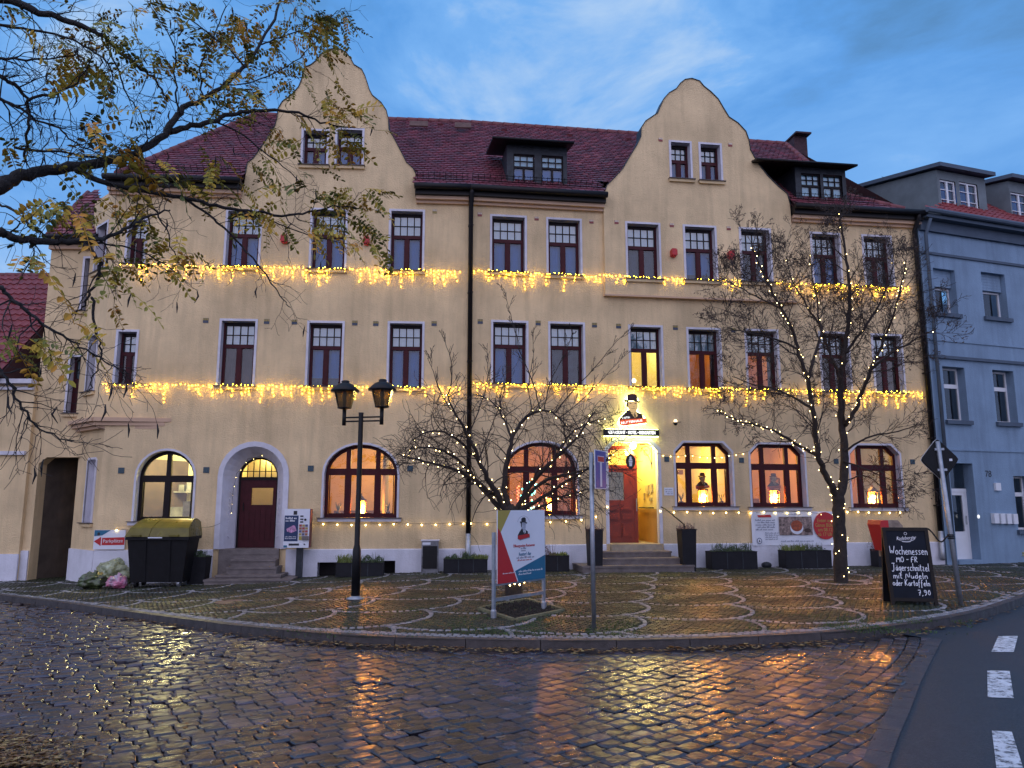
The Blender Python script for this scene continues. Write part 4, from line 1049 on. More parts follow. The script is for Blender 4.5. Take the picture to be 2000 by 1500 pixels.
# furnishing seen through the restaurant windows
b = MB(); b.fbox(WR, opD.s0 - .1, opD.s1 + .05, opD.z0 + 1.02, opD.z0 + 1.16, -3.98, -3.9); b.fbox(WR, opD.s0 - .2, opD.s0 + .16, opD.z0 + .75, opD.z0 + 1.3, -2.2, -2.1)
b.build('picture_rail', M['wood'], HOTEL)
def picture(W, x, z, w, h, o):
    b = MB(); b.fbox(W, x - w / 2, x + w / 2, z - h / 2, z + h / 2, o, o + .03); b.m = 1; b.fbox(W, x - w / 2 + .04, x + w / 2 - .04, z - h / 2 + .04, z + h / 2 - .04, o + .03, o + .034)
    b.build('picture_frame', [M['wood'], M['room_y']], HOTEL)
for x, z, w, h in ((opE.s1 - .30, opE.z0 + .62, .30, .42), (opE.s0 + .22, opE.z0 + .45, .16, .3), (opE.s0 + .45, opE.z0 + .40, .14, .25)): picture(WR, x, z, w, h, -2.9 if x < opE.c else -1.2)
picture(WR, opF.s0 + .6, opF.z0 + .7, .5, .35, -2.95)
b = MB()
for i in range(9): x = opF.s0 - .2 + i * .22; b.fbox(WR, x, x + .17, .3, opF.z0 + .75, -2.97, -2.93)
b.build('wood_panelling', M['wood'], HOTEL)
b = MB(); b.fbox(WR, opE.s0 - .1, opE.s1 + .2, .3, opE.z0 + .25, -3.37, -3.3); b.fbox(WL, opB.s0 - .3, opB.s1 - .5, .3, opB.z0 + .15, -3.75, -3.7); b.build('wood_panelling', M['wood'], HOTEL)
zc1 = w1R[2].z1 + .3
op = w1R[2]; room(WR, op.s0 - .35, op.s1 + .35, op.z0 - .6, zc1, 2.6, 'room_y', [(op.c - .1, zc1 - .5, -1.5, (1, .82, .30), 75)])
for op, pw in ((w1R[3], 22), (w1R[4], 22)): room(WR, op.s0 - .35, op.s1 + .35, op.z0 - .6, zc1, 2.2, 'room_o', [(op.s0 + .2, zc1 - .6, -1.3, ORA, pw)])
# table lamp on the lit first floor sill
op = w1R[2]; P = WR.p(op.s0 + .2, op.z0 + .02, -.42); b = MB(); b.lathe(P, [(.05, 0), (.05, .02), (.012, .03), (.012, .16)], 10); b.build('lamp_base', M['wood'], HOTEL)
b = MB(); b.ball(P + Vector((0, 0, .22)), .06); b.build('lamp_globe', emit('lamp globe', (1, .85, .5), 6), HOTEL, True)

# ---------------------------------------------------------------- doors and steps
# left door: deep white portal
W = WL; op = opDL
b = MB(); ring(b, W, op.path(-.13, 0), op.path(0, 0), -.02, .05); pi, pj = op.path(0, 0), op.path(.25, 0)
for i in range(len(pi) - 1): b.face([W.p(*pi[i], .046), W.p(*pi[i + 1], .046), W.p(*pj[i + 1], -.42), W.p(*pj[i], -.42)])
for i in range(len(pi) - 1): b.face([W.p(*pj[i], -.42), W.p(*pj[i + 1], -.42), W.p(*pj[i + 1], -.6), W.p(*pj[i], -.6)])
b.build('portal', M['white'], HOTEL)
b = MB()            # plant relief on the splayed jambs
for sgn, x0 in ((1, op.s0), (-1, op.s1)):
    for k in range(7):
        z = op.z0 + .25 + k * .19; pts = []
        for j in range(9):
            u = j / 8; an = u * 4.4 + k; pts.append(W.p(x0 + sgn * (.12 + .06 * math.cos(an) * (1 - u * .7)), z + .07 * math.sin(an) * (1 - u * .6) + .05 * u, -.21 + .02))
        pts = [p - W.n * (.0) for p in pts]; b.tube(pts, .011, 5)
b.build('relief', M['white'], HOTEL, True)
dz0 = op.z0; f0, f1 = -.60, -.54
b = MB(); ring(b, W, op.path(.251, .001), op.path(.30, .001), f0, f1 + .01)
a0, a1 = op.s0 + .3, op.s1 - .3; zt = W.px(515, 934, -.55)[1]
b.fbox(W, a0 - .03, a1 + .03, zt - .05, zt + .03, f0, f1 + .02)
LD = b.build('door', M['framedark'], HOTEL)
b = MB(); w0, w1 = W.px(491, 970, f1)[0], W.px(533, 970, f1)[0]; z0_, z1_ = W.px(512, 986, f1)[1], W.px(512, 953, f1)[1]
b.fbox(W, a0, w0, dz0, zt - .05, f0 + .01, f1 - .005); b.fbox(W, w1, a1, dz0, zt - .05, f0 + .01, f1 - .005)
b.fbox(W, w0, w1, dz0, z0_, f0 + .01, f1 - .006); b.fbox(W, w0, w1, z1_, zt - .05, f0 + .01, f1 - .006)
for q in np.linspace(a0 + .12, a1 - .12, 6): b.fbox(W, q - .008, q + .008, dz0 + .2, z0_ - .12, f1 - .006, f1 + .004)
b.build('leaf', M['frame'], LD)
M['frost'] = mat('frosted pane', (.7, .68, .5), .5, .05)
gl2 = glass('frosted door glass', (.8, .8, .7), 1.5, .2)
b = MB(); b.face([W.p(w0, z0_, f0 + .02), W.p(w1, z0_, f0 + .02), W.p(w1, z1_, f0 + .02), W.p(w0, z1_, f0 + .02)]); b.build('pane', gl2, LD)
b = MB(); b.face([W.p(x, z, f0 + .02) for x, z in op.cell(a0, a1, zt + .03, .3)]); b.build('pane', gl2, LD)
b = MB()
for q in np.linspace(a0, a1, 7)[1:-1]: b.fbox(W, q - .01, q + .01, zt + .03, op.top(q, .3), f0 + .03, f1)
b.fbox(W, a0, a1, zt + .17, zt + .19, f0 + .031, f1 - .003); b.build('glazing_bar', M['framedark'], LD)
b = MB(); b.tube([W.p(a0 + .1, dz0 + .95, f1 + .03), W.p(a0 + .1, dz0 + 1.15, f1 + .03)], .012, 6); b.build('handle', M['black'], LD)
b = MB(); b.face([W.p(a0 - .1, dz0, -1.6), W.p(a1 + .1, dz0, -1.6), W.p(a1 + .1, zc, -1.6), W.p(a0 - .1, zc, -1.6)]); b.build('hall_wall', M['room_y'], HOTEL)
def steps(W, tab, zbase):
    for x0, x1, y, o, zt, ob in tab:
        s0, s1 = W.px(x0, y, o)[0], W.px(x1, y, o)[0]; b = MB()
        b.fbox(W, s0, s1, zbase, zt - .045, ob, o - .025); b.fbox(W, s0 - .015, s1 + .015, zt - .044, zt, ob, o); b.build('step', M['stone'], HOTEL)
g0 = gz(WL.p(opDL.c, 0).x) + KERB; dz = (opDL.z0 - g0) / 5
steps(WL, [(398, 568, 1130, 1.10, g0 + .10, -.02), (421, 548, 1112, .88, g0 + dz * 1.2, -.02), (443, 540, 1096, .62, g0 + dz * 2.3, -.02), (452, 538, 1081, .36, g0 + dz * 3.4, -.02), (458, 540, 1066, .11, g0 + dz * 4.4, -.02)], -.6)
b = MB(); b.fbox(WL, opDL.s0 + .02, opDL.s1 - .02, -.5, opDL.z0 - .002, -.62, .10); b.build('threshold', M['stone'], HOTEL)
# right door: lit porch with a red door leaf
W = WR; op = opDR; g1 = KERB; dz = (op.z0 - g1) / 4
steps(W, [(1138, 1356, 1093, 1.20, g1 + dz, .05), (1176, 1334, 1079, .88, g1 + dz * 2, .05), (1178, 1311, 1066, .58, g1 + dz * 2.95, .05)], -.5)
b = MB(); b.fbox(W, op.s0 + .005, op.s1 - .005, -.3, op.z0 - .003, -2.2, .20); b.build('threshold', mat('pale door stone', (.32, .27, .2), .6, .2, 5), HOTEL)
surround(op, HOTEL, width=.09, depth=.12, sill=False)
M['porch'] = mat('yellow porch wall', (0.72, 0.58, 0.22), .85, .06, 2); M['dado'] = mat('ochre dado paint', (0.36, 0.20, 0.06), .7, .15, 2)
b = MB(); zd = W.px(1270, 994, -.8)[1]; f, k = -.18, -2.2; s0, s1 = op.s0, op.s1; zt_ = op.z1 + .02
for a, c, m_ in ((zd, zt_, 0), (op.z0, zd, 1)):
    b.m = m_
    b.face([W.p(s1, a, k), W.p(s1, a, f), W.p(s1, c, f), W.p(s1, c, k)]); b.face([W.p(s0, a, f), W.p(s0, a, k), W.p(s0, c, k), W.p(s0, c, f)]); b.face([W.p(s0, a, k), W.p(s1, a, k), W.p(s1, c, k), W.p(s0, c, k)])
b.m = 0; b.face([W.p(s0, zt_, f), W.p(s0, zt_, k), W.p(s1, zt_, k), W.p(s1, zt_, f)]); b.build('porch', [M['porch'], M['dado']], HOTEL)
M['reddoor'] = mat('red brown door paint', (0.19, 0.020, 0.009), .4, .15, 6, .1, 30)
o0, o1 = -.62, -.56; sm = W.px(1246, 1000, -.56)[0]; sl = s0 + .01
b = MB(); zt = W.px(1215, 912, -.56)[1]; top = W.px(1215, 873, -.56)[1]
gz0, gz1 = W.px(1208, 977, -.56)[1], W.px(1208, 922, -.56)[1]; ga, gb = sl + .06, W.px(1219, 950, -.56)[0]
for pts in ([(sl, op.z0), (sl + .07, op.z0), (sl + .07, top - .25), (sl, top - .3)], [(sm - .1, op.z0), (sm, op.z0), (sm, top - .28), (sm - .1, top - .22)]): b.prism([W.p(x, z, o0) for x, z in reversed(pts)], W.n * .06)
for x0, z0_, x1, z1_ in ((sl, top - .28, sl + .22, top - .02), (sl + .2, top - .02, sm - .24, top - .02), (sm - .26, top - .02, sm - .03, top - .26)):
    d = Vector((x1 - x0, z1_ - z0_)).normalized(); nn = Vector((-d.y, d.x)) * .05
    b.hexa([W.p(x0 - nn.x, z0_ - nn.y, o1 + .012), W.p(x1 - nn.x, z1_ - nn.y, o1 + .012), W.p(x1 - nn.x, z1_ - nn.y, o0), W.p(x0 - nn.x, z0_ - nn.y, o0), W.p(x0 + nn.x, z0_ + nn.y, o1 + .012), W.p(x1 + nn.x, z1_ + nn.y, o1 + .012), W.p(x1 + nn.x, z1_ + nn.y, o0), W.p(x0 + nn.x, z0_ + nn.y, o0)])
b.fbox(W, sl, sm, zt - .05, zt + .05, o0, o1 + .02)
b.fbox(W, sl + .07, sm - .1, op.z0, gz0, o0 + .005, o1 - .01); b.fbox(W, gb, sm - .1, gz0, zt - .05, o0 + .005, o1 - .01); b.fbox(W, sl + .07, gb, gz1, zt - .05, o0 + .005, o1 - .011)
RD = b.build('door', M['reddoor'], HOTEL)
for i, (a, c) in enumerate(((.12, .48), (.52, .70), (.74, .92))):
    for j in range(2):
        x0 = sl + .1 + j * (sm - sl - .22) / 2; x1 = x0 + (sm - sl - .28) / 2; za, zb = op.z0 + (gz0 - op.z0) * a, op.z0 + (gz0 - op.z0) * c
        b = MB(); b.fbox(W, x0, x1, za, zb, o1 - .01, o1 + .008); b.fbox(W, x0 + .035, x1 - .035, za + .035, zb - .035, o1 + .008, o1 + .03); b.build('panel', M['reddoor'], RD)
M['lace'] = mat('cream lace curtain', (0.62, 0.50, 0.28), .9, .35, 26)
b = MB(); b.face([W.p(ga, gz0, o0), W.p(gb, gz0, o0), W.p(gb, gz1, o0), W.p(ga, gz1, o0)]); b.build('curtain', M['lace'], RD)
pane(W, [(ga, gz0), (gb, gz0), (gb, gz1), (ga, gz1)], o0 + .02, RD)
b = MB(); b.face([W.p(x, z, o0 + .015) for x, z in ((sl, zt), (sm, zt), (sm, top - .28), (sm - .24, top), (sl, top))]); b.build('pane', M['glass'], RD)
b = MB(); b.tube([W.p(sm - .05, op.z0 + .85, o1 + .06), W.p(sm - .05, op.z0 + 1.2, o1 + .06)], .014, 6); b.build('handle', M['steel'], RD)
b = MB(); b.ball(W.p(W.px(1236, 868, -.5)[0], zt_ - .09, -.5), .085); b.build('porch_lamp', emit('porch lamp globe', (1, .80, .35), 120), HOTEL, True)
for s_, z_, o_, pw in ((op.c + .15, zt_ - .25, -.35, 70), (op.c + .2, zt_ - .4, -1.3, 60)):
    l = bpy.data.lights.new('porch_light', 'POINT'); l.color = (1, .76, .25); l.energy = pw; l.shadow_soft_size = .12
    q = bpy.data.objects.new('porch_light', l); COL.objects.link(q); q.location = W.p(s_, z_, o_)
b = MB()
for y, dx, w, h in ((957, -.9, .30, .26), (953, -.55, .22, .24), (975, -.62, .2, .1), (970, -1.2, .1, .2)):
    z = W.px(1270, y, dx)[1]; b.hexa([W.p(s1 - .03, z - h / 2, dx + w / 2), W.p(s1 - .001, z - h / 2, dx + w / 2), W.p(s1 - .001, z - h / 2, dx - w / 2), W.p(s1 - .03, z - h / 2, dx - w / 2), W.p(s1 - .03, z + h / 2, dx + w / 2), W.p(s1 - .001, z + h / 2, dx + w / 2), W.p(s1 - .001, z + h / 2, dx - w / 2), W.p(s1 - .03, z + h / 2, dx - w / 2)])
b.build('notice_board', mat('menu case', (.38, .33, .2), .4, .5, 8), HOTEL)
rail = MB(); zq = zd + .03; rail.tube([W.p(s1 - .06, zq, -.3), W.p(s1 - .06, zq, -1.6)], .02, 6); rail.build('handrail', M['black'], HOTEL)
b = MB(); P0 = W.p(*WR.px(1290, 990), .05); P1 = W.at(1336, 1024, .9); b.tube([P0, P0 + (P1 - P0) * .2 + Vector((0, 0, .03)), P1], .017, 6); b.tube([P1, P1 - Vector((0, 0, .6))], .017, 6); b.build('handrail', M['black'], HOTEL)

# ---------------------------------------------------------------- lettering and portraits
def text(s, size, m, M4, parent, name='lettering', align='CENTER', ext=.002, sx=1.0, bold=0.0, shear=0.0):
    c = bpy.data.curves.new(name, 'FONT'); c.body = s; c.size = size; c.align_x = align; c.align_y = 'CENTER'; c.extrude = ext; c.offset = bold; c.shear = shear; c.resolution_u = 3
    c.materials.append(m); tmp = bpy.data.objects.new(name, c); COL.objects.link(tmp)
    me = bpy.data.meshes.new_from_object(tmp); bpy.data.objects.remove(tmp); bpy.data.curves.remove(c); me.name = name
    off = BASE[parent.name] if parent is not None else Vector((0, 0, 0))
    o = bpy.data.objects.new(name, me); COL.objects.link(o); o.parent = parent; BASE[o.name] = off
    me.transform(Matrix.Translation(-off) @ M4 @ Matrix.Diagonal((sx, 1, 1, 1))); return o
def at2(M4, x, y, z=0.0, rot=0.0): return M4 @ Matrix.Translation((x, y, z)) @ Matrix.Rotation(rot, 4, 'Z')
def plate(M4, pts, z0, z1, m, name, parent):
    b = MB(); q = [M4 @ Vector((x, y, z0)) for x, y in pts]; n = M4.to_3x3() @ Vector((0, 0, 1))
    a = sum((pts[i][0] * pts[(i + 1) % len(pts)][1] - pts[(i + 1) % len(pts)][0] * pts[i][1]) for i in range(len(pts)))
    if a > 0: q = list(reversed(q))
    b.prism(q, n * (z1 - z0)); return b.build(name, m, parent)
def portrait(M4, u, parent, grey=False, ribbon=True, emis=None, letters=True, skin=None):
    """man in a bowler hat over a slanted ribbon; u = metres per drawing unit"""
    P = lambda l: [(x * u, y * u) for x, y in l]
    coat = P([(-9, 3), (-20, -7), (-28, -16), (-28.3, -27), (-21, -29), (20, -23), (21, -11), (20, -6), (9.5, -1.5), (6, 2)])
    face = P([(-9, 20), (-9.5, 8), (-7, 2), (-3.5, -2), (2, -3.5), (6.5, -1), (9.6, 5), (10.4, 12), (10.3, 20)])
    hat = P([(-10.6, 21), (-11, 30), (-9, 33.5), (-3, 35), (4, 35), (8.5, 33), (9.8, 29), (9.8, 21)])
    brim = P([(-17.5, 22.2), (-16, 23.6), (-11, 22.6), (0, 23.6), (9.6, 22), (13, 20.6), (15.3, 20), (15, 18), (12, 16.6), (9.5, 19), (0, 21), (-8, 20.6), (-12, 18), (-16, 18.5)])
    shirt = P([(-4, -3), (4, -13), (10, -9), (7.5, -1.5), (2, -4)])
    hair = P([(-10.6, 20), (-12.6, 16), (-12, 9), (-9.4, 6), (-8.6, 12), (-8.8, 20)])
    T = u * .3
    plate(M4, coat, 0, T * 2, M['ink'] if grey else M['coat'], 'coat', parent)
    plate(M4, hair, 0, T * 2.6, M['ink'] if grey else M['hat'], 'hair', parent)
    plate(M4, face, 0, T * 3, M['skingrey'] if grey else M[skin or 'skin'], 'face', parent)
    plate(M4, shirt, T, T * 3.4, M['paper'] if grey else M[skin or 'skin'], 'shirt', parent)
    plate(M4, P([(3, -4), (4.6, -4), (6, -10), (4.4, -12.5), (2.6, -10)]), T, T * 4, M['ink'] if grey else M['hat'], 'tie', parent)
    b = MB(); dm = M['greyink'] if grey else M['coat']
    for pts in ([(-6.4, 15.6), (-4.6, 16.4), (-2.2, 15.8), (-2.4, 15), (-6, 14.8)], [(3.8, 15.8), (6, 16.4), (8.2, 15.6), (8, 14.8), (4, 15)], [(0, 10), (1.4, 8.6), (3.4, 8.6), (4, 9.6), (3.2, 9.2), (1.4, 9.3)], [(-3, 5.4), (1, 4.7), (5, 5.4), (4.8, 5.9), (1, 5.4), (-2.8, 6)]):
        q = [M4 @ Vector((x * u, y * u, T * 3.05)) for x, y in pts]; b.prism(list(reversed(q)), (M4.to_3x3() @ Vector((0, 0, 1))) * T * .3)
    b.build('features', dm, parent)
    plate(M4, hat, T, T * 4, M['ink'] if grey else M['hat'], 'hat', parent)
    plate(M4, brim, T, T * 5.5, M['ink'] if grey else M['hat'], 'hat_brim', parent)
    if ribbon:
        plate(M4, P([(-28, -17.5), (27.5, -13), (28.2, -22.8), (-20.5, -29.5), (-28, -26.5)]), T * 2, T * 4.4, M['red'] if emis is None else emis, 'ribbon', parent)
        if grey: plate(M4, P([(-20.5, -29.5), (28.2, -22.8), (28, -16), (30.5, -17.5), (30.5, -25), (-18, -31.5)]), 0, T * 2, M['greyink'], 'ribbon_shadow', parent)
        if letters:
            text('REUTTERHAUS', 6.6 * u, M['letter_w'], at2(M4, -3 * u, -21 * u, T * 4.6, R(8.0)), parent, sx=1.0, bold=.0, ext=u * .15)
            text('HOTEL', 5.2 * u, M['letter_w'], at2(M4, -14 * u, -13.0 * u, T * 4.6, R(9)), parent, ext=u * .15)
M['letter_w'] = emit('lit white letter', (1, 1, .95), 1.6, (.8, .8, .8))
M['letter_p'] = mat('white letter', (.7, .7, .75), .6, .03)
def squiggle(M4, x0, x1, y, h, m, parent, seed=0, name='small_print'):
    """a line of print too small to read: word-long bars with ragged tops"""
    r = random.Random(seed); b = MB(); x = x0
    while x < x1 - h:
        w = min(x1 - x, h * r.uniform(1.2, 4.0)); n = max(2, int(w / (h * .5)))
        for i in range(n):
            a = x + w * i / n; t = h * r.choice((.55, .6, .55, .95)); q = [M4 @ Vector(p) for p in ((a, y - h * .3, 0), (a + w / n * .72, y - h * .3, 0), (a + w / n * .72, y - h * .3 + t, 0), (a, y - h * .3 + t, 0))]; b.face(q)
        x += w + h * .5
    return b.build(name, m, parent)

# lit hotel sign over the door
S0 = WR.at(1235, 803, .10); sg = thing('hotel_sign', 'backlit sign of a man in a bowler hat above a red ribbon over the entrance', 'sign', S0)
a_, z_ = WR.px(1235.5, 803.5, .12); Ms = WR.mat(a_, z_, .13); u = (1 / ppm(S0)) * .985 * 1.0
M['ribbonlit2'] = emit('lit orange ribbon', (.9, .12, .02), .55, (.5, .07, .015))
M['ribbonlit'] = mat('orange red ribbon', (.50, .07, .015), .5, .1)
portrait(Ms, u, sg, emis=M['ribbonlit2'], skin='skinlit')
Mb = WR.mat(a_, z_, .075)
M['halo'] = emit('sign backlight', (0.88, 1.0, .36), 11.0)
for nm, pts in (('backlight', [(-9, 3), (-20, -7), (-28, -16), (-28, -27), (-20, -29), (27, -23), (27, -14), (20, -6), (10, 0), (11, 20), (14, 20), (9, 30), (4, 34), (-4, 34), (-10, 30), (-16, 20), (-12, 18)]),):
    plate(Mb, [(x * u * 1.03, y * u * 1.03) for x, y in pts], 0, .03, M['halo'], nm, sg)
S1 = WR.at(1234, 845, .12); sb = thing('sign_board', 'long dark lit sign board with white lettering above the entrance', 'sign', S1)
a_, z_ = WR.px(1234, 845, .16); w_ = WR.px(1288, 845, .16)[0] - WR.px(1180, 845, .16)[0]; h_ = .175
b = MB(); b.fbox(WR, a_ - w_ / 2, a_ + w_ / 2, z_ - h_ / 2, z_ + h_ / 2, .05, .16); b.build('housing', M['black'], sb)
b = MB(); b.fbox(WR, a_ - w_ / 2 + .02, a_ + w_ / 2 - .02, z_ - h_ / 2 - .022, z_ - h_ / 2 - .002, .04, .13); b.fbox(WR, a_ - w_ / 2 + .02, a_ + w_ / 2 - .02, z_ + h_ / 2 + .002, z_ + h_ / 2 + .012, .04, .12); b.build('light_strip', M['halo'], sb)
text('RESTAURANT • HOTEL • BIERGARTEN', .118, M['letter_w'], WR.mat(a_, z_ - .002, .163), sb, bold=.0035, sx=.66)
# plaque, bell push and cameras
b = MB(); a_, z_ = WR.px(1306, 960); b.fbox(WR, a_ - .13, a_ + .13, z_ - .105, z_ + .105, .001, .02); pq = b.build('wall_plaque', M['paper'], label='small white plaque on the wall between the entrance and window', cat='plaque')
squiggle(WR.mat(a_, z_, .0225), -.1, .1, .05, .035, M['greyink'], pq, 3); squiggle(WR.mat(a_, z_, .0225), -.1, .1, -.01, .03, M['greyink'], pq, 4); squiggle(WR.mat(a_, z_, .0225), -.06, .1, -.06, .03, M['greyink'], pq, 5)
q = WR.at(1316, 826, .0); cm = thing('alarm_lamp', 'small white and dark wall lamp right of the backlit sign', 'wall lamp', q)
b = MB(); b.tube([q, q + WR.n * .12], .02, 6); b.ball(q + WR.n * .14 + Vector((0, 0, -.03)), .055); b.build('head', M['black'], cm, True); b = MB(); b.ball(q + WR.n * .14 + Vector((0, 0, .035)), .05); b.build('globe', emit('alarm globe', (1, .75, .45), 2), cm, True); b = MB(); b.tube([q + WR.n * .06, q + WR.n * .08 + WR.d * .18 + Vector((0, 0, .02))], .008, 5); b.build('arm', M['black'], cm)
# oval hanging sign on a wrought iron bracket
hb = thing('hanging_sign', 'black oval hanging sign with pale figure on a wrought iron bracket', 'sign', WR.at(1268, 862, .1))
s_r, zt2 = WR.px(1277, 870, .25); zlow = WR.px(1277, 915, .25)[1]; s_c, z_c = WR.px(1232, 901, .25)
b = MB(); b.tube([WR.p(s_r, zlow, .03), WR.p(s_r, zt2 - .02, .03)], .014, 6); b.tube([WR.p(s_r, zt2, .05), WR.p(s_r - .15, zt2 + .03, .25), WR.p(s_c - .02, zt2 + .02, .25)], .013, 6)
sp = []
for j in range(22): an = j * .42; rr = .17 * (1 - j / 26); sp.append(WR.p(s_r - .2 - rr * math.cos(an) * .9, zt2 - .17 + rr * math.sin(an), .2))
b.tube(sp, .010, 5); b.tube([WR.p(s_r, zlow + .08, .04), WR.p(s_r - .12, zt2 - .32, .18), WR.p(s_r - .35, zt2 - .06, .24)], .01, 5); b.tube([WR.p(s_c, zt2 + .02, .25), WR.p(s_c, z_c + .2, .25)], .008, 5); b.build('bracket', M['black'], hb)
Mh = WR.mat(s_c, z_c, .24) @ Matrix.Rotation(R(-20), 4, 'Y')
ov = [(.125 * math.cos(2 * math.pi * k / 28), .20 * math.sin(2 * math.pi * k / 28)) for k in range(28)]
plate(Mh, ov, -.02, .02, M['black'], 'oval', hb); plate(Mh, [(x * .88, y * .88) for x, y in ov], .02, .024, M['ink'], 'oval_face', hb)
plate(Mh, [(-.03, -.13), (.03, -.13), (.045, -.02), (.055, .03), (.03, .06), (.028, .11), (0, .135), (-.028, .11), (-.03, .06), (-.055, .03), (-.045, -.02)], .0245, .029, M['paper'], 'figure', hb)
# parking sign
a_, z_ = WL.px(214, 1054, .05); ps = thing('parking_sign', 'white wall sign with a red arrow reading Parkplätze', 'sign', WL.p(a_, z_, .05)); w_ = WL.px(246, 1054, .05)[0] - WL.px(185, 1054, .05)[0]; h_ = WL.px(214, 1035, .05)[1] - WL.px(214, 1073, .05)[1]
Mp = WL.mat(a_, z_, .05)
plate(Mp, [(-w_ / 2, -h_ / 2), (w_ / 2, -h_ / 2), (w_ / 2, h_ / 2), (-w_ / 2, h_ / 2)], 0, .012, M['paper'], 'panel', ps)
plate(Mp, [(-w_ * .49, -.04), (-w_ * .27, .07), (-w_ * .27, .045), (w_ * .49, .06), (w_ * .49, -.13), (-w_ * .27, -.135), (-w_ * .27, -.15)], .013, .016, M['red'], 'arrow', ps)
plate(Mp, [(-w_ * .49, h_ * .49), (.02, h_ * .49), (-w_ * .24, h_ * .22), (-w_ * .49, h_ * .18)], .013, .016, M['teal'], 'corner_patch', ps)
plate(Mp, [(-w_ * .26, -.13), (-w_ * .235, -.13), (-w_ * .235, .05), (-w_ * .26, .05)], .0165, .018, M['paper'], 'bar', ps)
text('Parkplätze', .115, M['letter_p'], at2(Mp, .12 * w_, -.035, .019, R(1.5)), ps)
plate(Mp, [(-.29, .10), (-.24, .10), (-.23, .15), (-.245, .18), (-.285, .18), (-.30, .15)], .0165, .019, M['ink'], 'emblem', ps)
# banner
a_, z_ = WR.px(1550, 1032, .06); bn = thing('banner', 'white banner with a roast dish photograph and red circle below window', 'banner', WR.p(a_, z_, .06))
x0, x1 = WR.px(1468, 1030, .06)[0] - a_, WR.px(1632, 1030, .06)[0] - a_; y1 = WR.px(1550, 999, .06)[1] - z_; y0 = WR.px(1550, 1065, .06)[1] - z_
b = MB(); n = 26; Mn = WR.mat(a_, z_, .06); r_ = random.Random(2); wob = [.012 * math.sin(i * 1.1) + r_.uniform(-.004, .004) for i in range(n + 1)]
for i in range(n):
    xa, xb = x0 + (x1 - x0) * i / n, x0 + (x1 - x0) * (i + 1) / n
    for j in range(4):
        ya, yb = y0 + (y1 - y0) * j / 4, y0 + (y1 - y0) * (j + 1) / 4; k1, k2 = .4 + .6 * abs(j - 2) / 2, .4 + .6 * abs(j - 1) / 2
        b.face([Mn @ Vector((xa, ya, wob[i] * k1)), Mn @ Vector((xb, ya, wob[i + 1] * k1)), Mn @ Vector((xb, yb, wob[i + 1] * k2)), Mn @ Vector((xa, yb, wob[i] * k2))])
b.build('cloth', M['paper'], bn, True)
fx = lambda px: WR.px(px, 1030, .08)[0] - a_; fy = lambda py: WR.px(1550, py, .08)[1] - z_
Mn2 = WR.mat(a_, z_, .082)
M['food'] = mat('printed food photograph', (.10, .05, .05), .5, .9, 14, hue=(.42, .30, .27), detail=9)
plate(Mn2, [(fx(1522), fy(1045)), (fx(1587), fy(1045)), (fx(1586), fy(1009)), (fx(1522), fy(1009))], 0, .003, M['food'], 'photograph', bn)
el_ = lambda cx, cy, rx, ry, n=20, rot=0: [(cx + rx * math.cos(t) * math.cos(rot) - ry * math.sin(t) * math.sin(rot), cy + rx * math.cos(t) * math.sin(rot) + ry * math.sin(t) * math.cos(rot)) for t in [2 * math.pi * k / n for k in range(n)]]
plate(Mn2, el_(fx(1556), fy(1031), .19, .17), .0035, .005, M['paper'], 'dish', bn)
plate(Mn2, el_(fx(1556), fy(1027), .17, .15), .0055, .007, mat('printed roast', (.30, .06, .02), .5, .5, 20), 'roast', bn); plate(Mn2, el_(fx(1577), fy(1036), .10, .06), .0055, .007, M['coat'], 'side_dish', bn)
plate(Mn2, el_(fx(1612), fy(1027), .345, .37, 30), .0, .003, M['red'], 'red_circle', bn)
for i, s in enumerate(('Enten und', 'Gänse Büfett', 'am 08.12.', 'ab 17 Uhr')): text(s, .135, M['olive'], at2(Mn2, fx(1612), fy(1017 + i * 9), .004), bn, sx=.85)
plate(Mn2, [(fx(1480), fy(1006)), (fx(1506), fy(1005)), (fx(1508), fy(1010)), (fx(1482), fy(1010))], 0, .003, M['red'], 'red_label', bn)
for i in range(5): squiggle(WR.mat(a_, z_, .083), fx(1476 + (i % 2) * 4), fx(1514), fy(1016 + i * 4.6), .045, M['greyink'], bn, i)
for i in range(4): squiggle(WR.mat(a_, z_, .083), fx(1494), fx(1520), fy(1041 + i * 4), .035, M['greyink'], bn, 10 + i)
squiggle(WR.mat(a_, z_, .083), fx(1524), fx(1590), fy(1057), .04, M['greyink'], bn, 20); squiggle(WR.mat(a_, z_, .083), fx(1536), fx(1568), fy(1004.5), .03, M['greyink'], bn, 21)
plate(Mn2, el_(fx(1482), fy(1056), .075, .085, 24), 0, .002, M['greyink'], 'emblem_ring', bn); plate(Mn2, el_(fx(1482), fy(1056), .05, .06, 24), .0025, .004, M['paper'], 'emblem_disc', bn); plate(Mn2, [(fx(1482) - .025, fy(1056) - .03), (fx(1482) + .025, fy(1056) - .03), (fx(1482), fy(1056) + .045)], .0045, .006, M['ink'], 'emblem_figure', bn)

